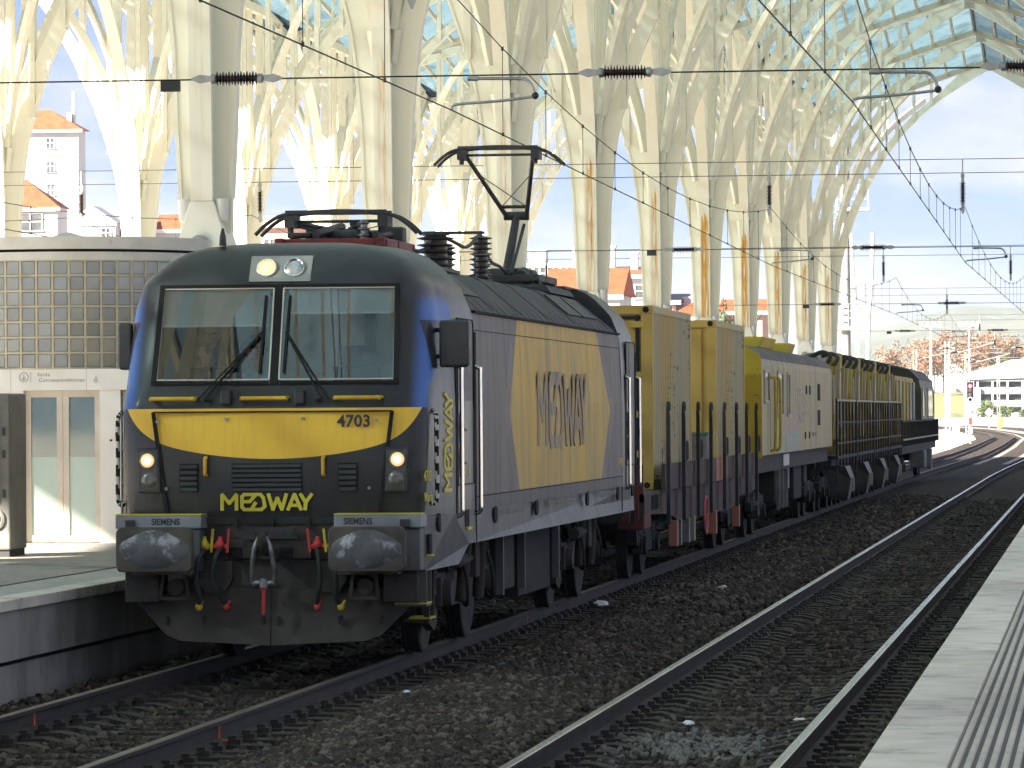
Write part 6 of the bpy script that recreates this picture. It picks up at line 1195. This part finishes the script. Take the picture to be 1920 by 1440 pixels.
for i, y in enumerate(SP):
    if y < 28: continue
    sh_ = t1x(y); t = thing('cross_span', f'cross wires with ribbed insulators and steady arms over the tracks, {ORD[i-2]} set from the viewer', 'wire', (sh_+0.06, y, 0), 0, 'cross spans of the overhead line')
    xl, xr_ = (-20.5, 14.2) if y < 220 else (-4.2, 9.0)
    w = MB(); w.cyl((xl, 0, 6.08), (xr_, 0, 6.06), 0.0095, 5); w.build('cross_wire', 'wire', t)
    for z in (8.1, 7.78): w = MB(); w.cyl((xl, 0, z), (xr_, 0, z), 0.0085, 5); w.build('cross_wire', 'wire', t)
    for x in (-2.25, 2.15, 6.62): span_insulator(t, (x, 0, 6.075))
    bx_ = MB(); bx_.box(-3.12, -2.90, -0.03, 0.03, 5.94, 6.06); bx_.build('marker_box', 'dark_box', t)
    for base in (0.0, 4.49):
        cx_ = line_x(base, i); d = 1 if i % 2 == 0 else 1
        a = MB(); a.tube(smooth_pts([(cx_+0.22*d, 0, 6.035), (cx_+0.7*d, 0, 6.025), (cx_+0.84*d, 0, 6.01), (cx_+0.91*d, 0, 5.93), (cx_+0.94*d, 0, 5.83)], 4), 0.019, 8); a.cyl((cx_+0.18*d, 0, 6.04), (cx_+0.30*d, 0, 6.035), 0.032, 8); a.build('drop_bracket', 'galvanised', t, smooth=60)
        a = MB(); a.tube(smooth_pts([(cx_+0.94*d, 0, 5.82), (cx_+0.5*d, 0, 5.775), (cx_+0.05*d, 0, 5.745), (cx_+0.0, 0, 5.69)], 4), 0.016, 8); a.build('steady_arm', 'galvanised', t, smooth=60)
        a = MB(); a.ball((cx_+0.94*d, 0, 5.83), 0.042, 8, 6); a.build('arm_joint', 'wire', t)
    for x in (-0.25, 4.24)+((-12.3, -16.6) if y < 200 else ()):
        s_ = MB(); s_.cyl((x, 0, 8.1), (x, 0, 7.62), 0.018, 6); s_.build('hanger_rod', 'galvanised', t); span_insulator(t, (x, 0, 7.32), (0, R(90), 0), 0.95)
    if y > 200:
        pass

# ---------------------------------------------------------------- line-side masts, signal, fence
pm('mast_grey', (0.36, 0.36, 0.35), (0.28, 0.28, 0.27), rough=0.6, scale=2); pm('mast_white', (0.66, 0.66, 0.64), (0.56, 0.55, 0.52), rough=0.6, scale=2); glow('signal_red', (1.0, 0.03, 0.05), 5.0)
def line_mast(label, x, y, h, reach, mat='mast_white', z0=-0.4):
    t = thing('catenary_mast', label, 'mast', (x, y, 0), 0, 'catenary masts beyond the station'); q = MB()
    for s in (-1, 1): q.box(s*0.13-0.04, s*0.13+0.04, -0.1, 0.1, z0, h)
    for i in range(10): z = z0+0.3+(h-z0-0.6)*i/9; q.box(-0.13, 0.13, -0.02, 0.02, z, z+0.12)
    q.build('mast_post', mat, t)
    q = MB(); q.tube([(0.1, 0, h-0.9), (reach, 0, h-0.1)], 0.035, 6); q.build('cantilever_tube', 'galvanised', t); q = MB(); q.tube([(0.1, 0, h-0.05), (reach, 0, h-0.08)], 0.022, 6); q.build('tie_rod', 'galvanised', t)
    q = MB(); q.tube([(reach*0.6, 0, h-0.5), (reach*0.95, 0, h-1.35)], 0.02, 6); q.build('steady_arm', 'galvanised', t); o = span_insulator(t, (0.45, 0, h-0.72), (0, R(-12), 0), 0.9)
    return t
line_mast('nearest white catenary mast left of the curving track, its arm reaching over the rails', -2.45, 300, 6.7, 3.0)
line_mast('second white catenary mast, just behind the red signal', -2.6, 350, 6.6, 3.2)
line_mast('pale catenary mast standing by the green bush in front of the car park', -4.9, 560, 8.6, 3.4)
line_mast('thin catenary mast beside the tail of the train, left of the curve', -8.5, 400, 7.5, 3.4, 'mast_grey')
line_mast('distant catenary mast against the rust brown trees', -13.5, 640, 10.0, 4.0, 'mast_grey')
sg = thing('signal_post', 'railway signal on a white post showing a red light', 'signal', (-2.25, 345, 0))
q = MB(); q.cyl((0, 0, -0.4), (0, 0, 3.3), 0.09, 12); q.build('signal_pole', 'mast_white', sg); q = MB(); q.box(-0.24, 0.24, -0.1, 0.1, 3.15, 4.35); q.build('signal_head', 'seam_black', sg, bevel=0.05)
for z, mt in ((4.05, 'signal_red'), (3.72, 'cab_dark'), (3.40, 'cab_dark')): q = MB(); q.lathe([(0.13, -0.11), (0.10, -0.135), (0.02, -0.14)], (0, 0, z), 'y', 16); q.build('signal_lamp', mt, sg)
q = MB(); q.lathe([(0.2, -0.12), (0.2, -0.10), (0.13, -0.10), (0.13, -0.12)], (0, 0, 3.05), 'y', 18); q.build('ring_sign', 'mast_white', sg)
q = MB(); q.box(-0.12, 0.12, -0.12, -0.09, 1.2, 1.7); q.build('plate_sign', 'hose_red', sg); q = MB(); q.box(-0.16, 0.16, -0.12, -0.08, 0.55, 1.0); q.build('relay_box', 'mast_white', sg)
ds = thing('diamond_sign', 'white diamond sign on a thin post beside the far curve', 'sign', (-7.0, 600, 0)); q = MB(); q.cyl((0, 0, -0.5), (0, 0, 1.6), 0.06, 8); q.build('sign_post', 'mast_white', ds); q = MB(); q.prism([(0, 1.35), (0.55, 1.95), (0, 2.55), (-0.55, 1.95)], 'y', -0.1, -0.06); q.build('sign_plate', 'mast_white', ds); q = MB(); q.lathe([(0.2, -0.112), (0.2, -0.104)], (0, 0, 1.95), 'y', 14); q.build('sign_disc', 'mast_grey', ds)
ym = thing('marker_box', 'small yellow trackside cabinet by the far curve', 'cabinet', (-5.6, 600, -0.4)); q = MB(); q.box(-0.35, 0.35, -0.3, 0.3, 0.3, 1.5); q.build('cabinet_body', 'loco_yellow', ym, bevel=0.05); q = MB(); q.box(-0.42, 0.42, -0.36, 0.36, 1.5, 1.6); q.build('cabinet_lid', 'loco_yellow', ym); q = MB(); q.box(-0.3, 0.3, -0.25, 0.25, 0.0, 0.3); q.build('cabinet_base', 'concrete', ym)
for i, (x, y, h) in enumerate(((-4.4, 380, 1.5), (-4.9, 372, 0.8))):
    cb_ = thing('cable_cabinet', ['tall pale concrete trackside block left of the curving track', 'short pale concrete trackside block left of the curving track'][i], 'cabinet', (x, y, -0.5)); q = MB(); q.box(-0.3, 0.3, -0.3, 0.3, 0, h+0.4); q.build('cabinet_body', 'mast_white', cb_, bevel=0.03); q = MB(); q.box(-0.34, 0.34, -0.34, 0.34, h+0.4, h+0.47); q.build('cabinet_lid', 'mast_grey', cb_)
fn = thing('fence', 'grey panel fence along the far side of the railway', 'fence', (0, 760, 0)); fp = MB(); fp.box(0.05, 2.95, -0.05, 0.05, -0.5, 1.05); FP = fp.mesh('fence_panel', 'mast_grey'); fq = MB(); fq.box(-0.06, 0.06, -0.09, 0.09, -0.5, 1.15); FQ = fq.mesh('fence_post', 'mast_grey')
for i in range(13): obj('fence_panel', FP, fn, loc=(-22+3*i, 0, 0)); obj('fence_post', FQ, fn, loc=(-22+3*i, 0, 0))
# gantry tower just outside the roof, floodlight mast
gtw = thing('signal_gantry', 'grey lattice mast with two caged ladder platforms at the end of the roof', 'mast', (-6.0, 246, 0)); q = MB(); q.cyl((0, 0, -0.5), (0, 0, 16.5), 0.24, 14); q.build('mast_pole', 'mast_grey', gtw, smooth=40)
for z in (6.55, 12.85):
    q = MB(); q.box(-0.5, 1.3, -0.5, 0.5, z, z+0.18); q.build('platform_deck', 'mast_grey', gtw)
    for x in (-0.45, 0.15, 0.7, 1.25): q = MB(); q.box(x-0.025, x+0.025, -0.5, -0.45, z+0.18, z+1.35); q.build('cage_post', 'mast_grey', gtw)
    for dz in (0.6, 1.0, 1.35): q = MB(); q.box(-0.47, 1.27, -0.5, -0.46, z+dz, z+dz+0.05); q.build('cage_bar', 'mast_grey', gtw)
q = MB()
for s in (-1, 1): q.box(-0.62+s*0.2-0.025, -0.62+s*0.2+0.025, -0.1, -0.05, -0.4, 16)
q.build('ladder_rail', 'mast_grey', gtw, split=True)
LR = MB(); LR.box(-0.82, -0.42, -0.09, -0.06, 0, 0.03); LRM = LR.mesh('ladder_rung', 'mast_grey')
for i in range(45): obj('ladder_rung', LRM, gtw, loc=(0, 0, 0.3*i+0.2))
fl = thing('floodlight_mast', 'white forked lamp mast with a flat lamp arm beyond the station roof', 'lamp', (-8.9, 320, 0))
for s in (-1, 1): q = MB(); q.tube(smooth_pts([(s*0.75, 0, 14.5), (s*0.62, 0, 11.0), (s*0.42, 0, 8.5), (s*0.35, 0, 5.0), (s*0.35, 0, -0.5)], 5), 0.16, 10); q.build('mast_leg', 'mast_white', fl, smooth=60)
q = MB(); q.box(-0.9, 0.9, -0.25, 0.25, 10.9, 11.15); q.build('lamp_arm', 'mast_white', fl, bevel=0.05); q = MB(); q.box(-0.9, -0.5, -0.3, 0.3, 10.75, 10.9); q.build('lamp_head', 'galvanised', fl)
for x, y, h, lab in ((-25.3, 900, 19.0, 'distant white floodlight tower left of the brown trees'), (-17.9, 900, 19.0, 'distant white floodlight tower rising behind the brown trees')):
    f2 = thing('floodlight_tower', lab, 'lamp', (x, y, 0), 0, 'distant floodlight towers'); q = MB(); q.cyl((0, 0, -0.5), (0, 0, h), 0.35, 8, 0.15); q.build('tower_pole', 'mast_white', f2); q = MB(); q.box(-2.2, 2.2, -0.2, 0.2, h-0.6, h-0.3)
    for s in (-1.8, -0.6, 0.6, 1.8): q.box(s-0.3, s+0.3, -0.4, 0.1, h-0.3, h+0.4)
    q.build('lamp_rack', 'mast_white', f2)
# ---------------------------------------------------------------- the town beyond
pm('wall_white', (0.46, 0.47, 0.50), (0.40, 0.41, 0.44), rough=0.8, scale=0.3, stretch=(1, 1, 0.4)); pm('wall_cream', (0.58, 0.55, 0.48), (0.50, 0.47, 0.40), rough=0.8, scale=0.3); pm('wall_pink', (0.55, 0.34, 0.28), (0.46, 0.28, 0.23), rough=0.8, scale=0.4); pm('tile_orange', (0.30, 0.075, 0.026), (0.22, 0.052, 0.02), rough=0.85, scale=1.2, bmp=0.5, bscale=4, bdist=0.05)
pm('band_grey', (0.30, 0.31, 0.33), rough=0.8); pm('frame_white', (0.62, 0.62, 0.62), rough=0.6); pm('window_glass', (0.06, 0.065, 0.075), (0.12, 0.12, 0.125), rough=0.15, scale=0.4); pm('roof_grey', (0.20, 0.20, 0.20), rough=0.8)
def building(name, label, x, y, w, d, h, wall='wall_white', roof=None, wins=(), bands=(), chim=(), z0=-0.6, over=0.5, group=None):
    """x, y = middle of the front; wins = (x, z, width, height, panes) on the front"""
    t = thing(name, label, 'building', (x, y, z0), 0, group); hh = h-z0
    q = MB(); q.box(-w/2, w/2, 0, d, 0, hh); wl = q.build('wall', wall, t)
    if roof:
        kind, rh, mt = roof; q = MB(); a, b_ = w/2+over, d+over
        if kind == 'hip': q.add([(-a, -over, hh), (a, -over, hh), (a, b_, hh), (-a, b_, hh), (-w*0.22, d/2, hh+rh), (w*0.22, d/2, hh+rh)], [(0, 3, 2, 1), (0, 1, 5, 4), (1, 2, 5), (2, 3, 4, 5), (3, 0, 4)])
        elif kind == 'gable': q.prism([(-a, hh), (a, hh), (0, hh+rh)], 'y', -over, b_)
        elif kind == 'side': q.prism([(-over, hh), (b_, hh), (d/2, hh+rh)], 'x', -a, a)
        elif kind == 'shed': q.add([(-a, -over, hh), (a, -over, hh+rh*0.0), (a, b_, hh+rh), (-a, b_, hh+rh), (-a, b_, hh), (a, b_, hh)], [(0, 1, 2, 3), (0, 3, 4), (1, 5, 2), (3, 2, 5, 4), (0, 4, 5, 1)])
        rf_ = q.build('roof', mt, t); q = MB(); q.box(-a, a, -over-0.05, -over+0.25, hh-0.35, hh); q.build('eaves', 'frame_white', rf_)
    for bx, bz, bw_ in bands: q = MB(); q.box(bx-bw_/2, bx+bw_/2, -0.12, 0.0, bz-z0-0.15, bz-z0+0.15); q.build('floor_band', 'band_grey', t)
    for wx, wz, ww, wh_, np_ in wins:
        q = MB(); q.box(wx-ww/2, wx+ww/2, -0.02, 0.02, wz-z0-wh_/2, wz-z0+wh_/2); wi = q.build('window', 'window_glass', t); q = MB(); q.box(wx-ww/2-0.15, wx+ww/2+0.15, -0.18, 0.0, wz-z0-wh_/2-0.14, wz-z0-wh_/2); q.build('sill', 'band_grey', wi)
        f_ = MB()
        for k in range(np_+1): xx = wx-ww/2+ww*k/np_; f_.box(xx-0.06, xx+0.06, -0.10, -0.02, wz-z0-wh_/2, wz-z0+wh_/2)
        f_.box(wx-ww/2, wx+ww/2, -0.09, -0.021, wz-z0+wh_/2-0.1, wz-z0+wh_/2); f_.box(wx-ww/2, wx+ww/2, -0.09, -0.021, wz-z0-0.05, wz-z0+0.05); f_.build('frame', 'frame_white', wi)
    for cx_, cz, cw, chh in chim: q = MB(); q.box(cx_-cw/2, cx_+cw/2, d*0.3, d*0.3+cw, cz-z0, cz-z0+chh); q.box(cx_-cw/2-0.1, cx_+cw/2+0.1, d*0.3-0.1, d*0.3+cw+0.1, cz-z0+chh, cz-z0+chh+0.2); q.build('chimney', wall, t)
    return t
tw = [(3.5, z, 1.0, 1.3, 2) for z in (36.0, 33.1, 30.2, 27.3, 24.4)]+[(-1.5, z, 1.2, 1.3, 2) for z in (36.0, 33.1, 30.2, 27.3, 24.4)]
tb = building('apartment_tower', 'tall white apartment tower with an orange tiled roof and small square windows', -124.4, 560, 14, 4, 37.6, roof=('hip', 2.6, 'tile_orange'), wins=tw, bands=[(0, z, 14.2) for z in (34.5, 31.6, 28.7, 25.8)], over=0.6)
q = MB(); q.cyl((6.0, 2, 38.2), (6.0, 2, 43.0), 0.25, 8); q.box(5.2, 5.8, 1.5, 2, 38.4, 40.4); q.build('antenna', 'mast_white', tb)
building('terrace_house', 'white house with orange roof and a wide window band at the foot of the tower', -94.0, 420, 11.6, 4, 21.6, roof=('hip', 2.6, 'tile_orange'), wins=[(3.2, 20.3, 2.3, 1.6, 2), (0.4, 20.3, 2.3, 1.6, 2), (-2.6, 20.3, 2.3, 1.6, 2)], over=0.3)
building('low_house', 'low white house with a slanting roof right of the tower', -87.2, 430, 4.6, 4, 20.6, roof=('gable', 1.6, 'wall_white'), wins=[(1.4, 19.6, 0.9, 1.0, 2)], over=0.1)
building('low_house', 'small white house with a window and an orange roof edge, between tower and first column', -83.4, 432, 2.8, 8, 20.4, roof=('shed', 1.0, 'tile_orange'), wins=[(-0.4, 19.7, 1.6, 0.9, 2)], over=0.2)
building('low_house', 'white house with an orange roof and chimney just left of the first column', -79.3, 434, 5.0, 8, 20.0, roof=('side', 1.6, 'tile_orange'), chim=[(0.5, 20.5, 1.2, 2.0)], wins=[(-1.2, 18.6, 0.9, 0.9, 1)])
building('row_house', 'pink rendered house seen just behind the folded pantograph', -68.6, 430, 7, 9, 20.2, wall='wall_pink', roof=('side', 1.0, 'wall_cream'), wins=[(-1.5, 18.2, 1.2, 1.4, 2), (1.5, 18.2, 1.2, 1.4, 2)])
building('apartment_block', 'white apartment block with a dark window band behind the raised pantograph', -43.0, 420, 8.0, 12, 15.9, wins=[(-1.6+k*1.25, 15.0, 1.1, 1.3, 2) for k in range(4)]+[(-1.6+k*1.25, 12.2, 1.1, 1.3, 2) for k in range(4)], bands=[(0, 14.0, 8.2)], chim=[(-1.0, 15.9, 1.6, 1.2), (2.6, 15.9, 0.8, 1.5)])
building('cottage', 'white cottage with a broad orange tiled roof behind the locomotive roof', -31.6, 350, 5.6, 9, 11.2, roof=('side', 2.2, 'tile_orange'), wins=[(0.8, 9.6, 0.9, 1.0, 2)], over=0.3)
building('apartment_block', 'white block with an orange roof edge and chimneys between the third and fourth columns', -35.9, 420, 5.2, 10, 14.8, roof=('side', 0.9, 'tile_orange'), wins=[(1.7, 13.3, 0.9, 1.2, 1), (1.7, 11.0, 0.9, 1.2, 1)], chim=[(-1.4, 14.8, 1.0, 2.6), (0.9, 14.8, 0.7, 2.0)])
building('row_house', 'cream house with glazed balconies right of the fourth column', -32.3, 421, 2.6, 9, 12.4, wall='wall_cream', roof=('shed', 0.9, 'roof_grey'), wins=[(0.2, 11.5, 1.6, 1.0, 2)])
building('row_house', 'small house with a red roof and a pink chimney above the second container', -29.4, 420, 3.6, 8, 10.9, roof=('gable', 1.3, 'tile_orange'), chim=[(-0.7, 10.6, 0.6, 2.0)], wins=[(0.7, 9.8, 0.8, 0.9, 1)])
building('row_house', 'white house with a red tiled roof partly hidden by the green tree', -25.6, 430, 3.6, 8, 11.6, wall='wall_pink', roof=('side', 1.2, 'tile_orange'), wins=[(0.5, 10.4, 0.8, 0.9, 1)])
# long white car park on the right
cp = thing('car_park', 'long white multi-storey car park with dark open decks behind the green bush', 'building', (0, 880, -0.6))
q = MB(); q.box(-16.5, 30, 0, 30, 0, 10.6); q.build('core', 'cab_dark', cp)
for i, z in enumerate((0.0, 2.3, 4.7, 7.1)):
    q = MB(); q.prism([(-18.5+i*0.35, z+1.2), (30, z+0.9), (30, z+2.1), (-18.0+i*0.35, z+2.4)], 'y', -1.0, -0.2); q.build('deck_parapet', 'wall_white', cp)
q = MB(); q.prism([(-19.5, 9.3), (-9, 12.4), (30, 11.6), (30, 9.6), (-18.5, 8.6)], 'y', -1.4, 30); q.build('car_park_roof', 'wall_white', cp)
for k in range(16): q = MB(); q.box(-16+2.8*k, -15.6+2.8*k, -0.9, -0.3, 0, 10); q.build('pillar', 'wall_white', cp)
q = MB(); q.box(-18.4, -15.2, -1.6, 0, 0, 7.0); st_ = q.build('stair_tower', 'wall_white', cp); q = MB(); q.box(-17.8, -16.0, -1.66, -1.6, 2.2, 6.0); q.build('stair_grille', 'band_grey', st_)
# far town: white boxes on the slopes, one mass
tn = MB(); rr = random.Random(11)
for i in range(420):
    y = rr.uniform(1300, 2600); u = rr.uniform(-0.055, 0.02); x = 7.4+y*(u-0.12+0.07*rr.random()); w = rr.uniform(8, 26); h = rr.uniform(6, 17)+ (y-1300)*0.006; tn.box(x, x+w, y, y+12, -1, h)
tag(tn.build('far_town', 'wall_white'), 'hazy mass of white houses below the distant hills', 'buildings', kind='stuff')
# hills
pm('hill_green', (0.055, 0.075, 0.05), (0.10, 0.105, 0.075), rough=0.95, scale=0.004, c3=(0.35, 0.34, 0.31), s3=0.03, lo3=0.60, hi3=0.68)
hl = MB(); ys_ = [2700, 3100, 3600, 4200, 5000]; xs_ = [-1600+40*i for i in range(70)]
def hz(x, y): t = max(0.0, min(1.0, (y-2700)/1500)); return -2+t*(46+34*math.exp(-((x+40)/230)**2)+13*math.sin(x*0.008+1)+6*math.sin(x*0.031)+3*math.sin(x*0.083))*(y/3500)
hl.add([(x, y, hz(x, y)) for y in ys_ for x in xs_], [(i*70+j, i*70+j+1, (i+1)*70+j+1, (i+1)*70+j) for i in range(4) for j in range(69)]); tag(hl.build('hills', 'hill_green', smooth=60), kind='structure')
eb = MB(); xs_ = [-60+3*i for i in range(44)]; ys_ = [790, 830, 900, 960, 1010, 1080]
def ez(x, y): t = max(0, min(1, (y-900)/80)); s_ = max(0.0, 1-abs(x+20)/5.5); return -0.62+6.8*t*(1 if x > -36 else max(0, 1-(-36-x)/14))+4.2*s_*max(0, 1-abs(y-840)/60)
pm('embankment_grass', (0.13, 0.16, 0.05), (0.20, 0.17, 0.09), rough=0.95, scale=0.4, bmp=0.5, bscale=2, bdist=0.1)
eb.add([(x, y, ez(x, y)) for y in ys_ for x in xs_], [(i*44+j, i*44+j+1, (i+1)*44+j+1, (i+1)*44+j) for i in range(5) for j in range(43)]); tag(eb.build('embankment', 'embankment_grass', smooth=60), kind='structure')
# ---------------------------------------------------------------- trees
def leaf_mat(name, a, b_, c):
    m, b = new_mat(name); n = noise(1.1, 3, 0.6); setc(b, mixc(n.ramp(0.35, 0.65), a, mixc(noise(4, 2, 0.5, off=3).ramp(0.4, 0.6), b_, c))); b.inputs['Roughness'].default_value = 0.7; b.inputs['Subsurface Weight'].default_value = 0.0
    return m
leaf_mat('leaf_rust', (0.24, 0.13, 0.075), (0.32, 0.20, 0.115), (0.18, 0.11, 0.07)); leaf_mat('leaf_green', (0.07, 0.12, 0.025), (0.12, 0.16, 0.04), (0.05, 0.085, 0.02)); leaf_mat('leaf_pine', (0.055, 0.095, 0.03), (0.10, 0.13, 0.04), (0.035, 0.06, 0.02)); pm('bark', (0.11, 0.08, 0.06), (0.07, 0.05, 0.04), rough=0.9, scale=3)
def crown_mesh(seed, nl, size, clumps, mat, rx=1.0, rz=1.0, cz=0.0):
    rg = np.random.default_rng(seed); C = rg.normal(size=(clumps, 3)); C /= np.linalg.norm(C, axis=1)[:, None]; C *= (rg.random((clumps, 1))**0.45)*0.80; rad = rg.uniform(0.16, 0.34, clumps)
    k = rg.integers(0, clumps, nl); d = rg.normal(size=(nl, 3)); d /= np.linalg.norm(d, axis=1)[:, None]; p = C[k]+d*(rad[k]*rg.random(nl)**0.4)[:, None]; p *= np.array([rx, rx, rz]); p[:, 2] += cz
    a = rg.normal(size=(nl, 3)); a /= np.linalg.norm(a, axis=1)[:, None]; b_ = np.cross(a, rg.normal(size=(nl, 3))); b_ /= np.linalg.norm(b_, axis=1)[:, None]; s = (size*rg.uniform(0.6, 1.4, nl))[:, None]
    V = np.stack([p-a*s, p+b_*s*0.55, p+a*s, p-b_*s*0.55], 1).reshape(-1, 3); me = bpy.data.meshes.new('crown'); me.from_pydata(V.tolist(), [], (np.arange(nl*4).reshape(-1, 4)).tolist()); me.materials.append(MATS[mat]); return me
def limb_mesh(seed, h, r):
    rr = random.Random(seed); mb = MB(); mb.tube(smooth_pts([(0, 0, -0.5), (0.05*h*rr.uniform(-1, 1)*0.4, 0, h*0.3), (0.02*h*rr.uniform(-1, 1), 0.02*h, h*0.62), (0, 0, h*0.92)], 4), [r*(1-0.07*i) for i in range(13)], 8)
    for i in range(11):
        z0 = h*rr.uniform(0.25, 0.7); a = rr.uniform(0, 6.28); L_ = h*rr.uniform(0.22, 0.42); e = (math.cos(a)*L_*0.75, math.sin(a)*L_*0.75, z0+L_*0.8); mb.tube([(0, 0, z0), (e[0]*0.5, e[1]*0.5, z0+L_*0.32), e], [r*0.42, r*0.28, r*0.08], 6)
    return mb.mesh('trunk', 'bark', 60)
CR = {k: [crown_mesh(s+i, nl, sz, cl, mt, 1.0, rz) for i in range(3)] for k, s, nl, sz, cl, mt, rz in (('rust', 10, 2600, 0.045, 46, 'leaf_rust', 1.15), ('green', 30, 2600, 0.05, 40, 'leaf_green', 1.1), ('pine', 50, 2400, 0.045, 40, 'leaf_pine', 1.3))}
LM = [limb_mesh(i, 1.0, 0.028) for i in range(3)]
def tree(name, label, x, y, z, h, w, kind, i, group, cat='tree'):
    t = thing(name, label, cat, (x, y, z), random.uniform(0, 6.28), group); o = obj('trunk', LM[i % 3], t); o.scale = (h*0.9, h*0.9, h*0.9)
    c = obj('crown', CR[kind][i % 3], t, loc=(0, 0, h*0.60), rot=(0, 0, i*1.3)); c.scale = (w/2, w/2, h*0.36); return t
AT = [(-37, 1000, 12, 10), (-31.5, 1012, 13, 11), (-26.5, 1005, 14.5, 11), (-21.5, 1015, 15.5, 12), (-16.5, 1005, 14.5, 11), (-11.5, 1012, 13.5, 11), (-6.5, 1004, 13, 10), (-2, 1015, 12.5, 11), (3, 1005, 12.5, 11), (-29, 985, 11, 9), (-19, 985, 11.5, 9)]
for i, (x, y, h, w) in enumerate(AT): tree('autumn_tree', f'rust brown autumn tree on the far embankment, {ORD[i] if i < 9 else ["smaller one in front on the left", "smaller one in front near the mast"][i-9]}{" of the row counted from the train" if i < 9 else ""}', x, y, 6.0, h, w, 'rust', i, 'autumn trees on the embankment')
tree('palm_like_tree', 'yellow green tree among the rust brown autumn trees', -13.8, 990, 6.0, 9.0, 6, 'green', 1, None)
tree('pine_tree', 'tall green pine standing behind the sixth column', -18.8, 330, -0.5, 11.3, 3.6, 'pine', 0, 'green trees beside the station'); tree('pine_tree', 'lower green tree at the foot of the tall pine', -17.6, 326, -0.5, 8.4, 2.8, 'green', 1, 'green trees beside the station'); tree('pine_tree', 'small green tree showing between the seventh and eighth columns', -16.4, 330, -0.5, 8.6, 2.2, 'green', 2, 'green trees beside the station')
for i, (x, h, w) in enumerate(((-12.6, 5.2, 5.0), (-9.0, 4.6, 5.0), (-5.5, 4.0, 5))): tree('bush', ['tall green bush in front of the car park stair tower', 'round green bush in front of the car park, middle of three', 'low green bush in front of the car park, nearest the frame edge'][i], x, 800, -0.8, h, w, 'green', i, 'bushes by the car park', 'bush')

# ---------------------------------------------------------------- air
hz_ = MB(); hz_.box(-2500, 1200, -40, 5200, -3.0, 140); _hm = bpy.data.materials.new('haze_air'); _hm.use_nodes = True; MATS['haze_air'] = _hm; _N = _hm.node_tree.nodes; _N.remove(_N['Principled BSDF']); _v = _N.new('ShaderNodeVolumePrincipled'); _v.inputs['Color'].default_value = (0.80, 0.88, 1.0, 1); _v.inputs['Density'].default_value = 0.00009; _v.inputs['Anisotropy'].default_value = 0.2; _hm.node_tree.links.new(_v.outputs[0], _N['Material Output'].inputs['Volume'])
tag(hz_.build('haze', 'haze_air'), 'pale haze in the air towards the distant hills', 'haze', kind='stuff')
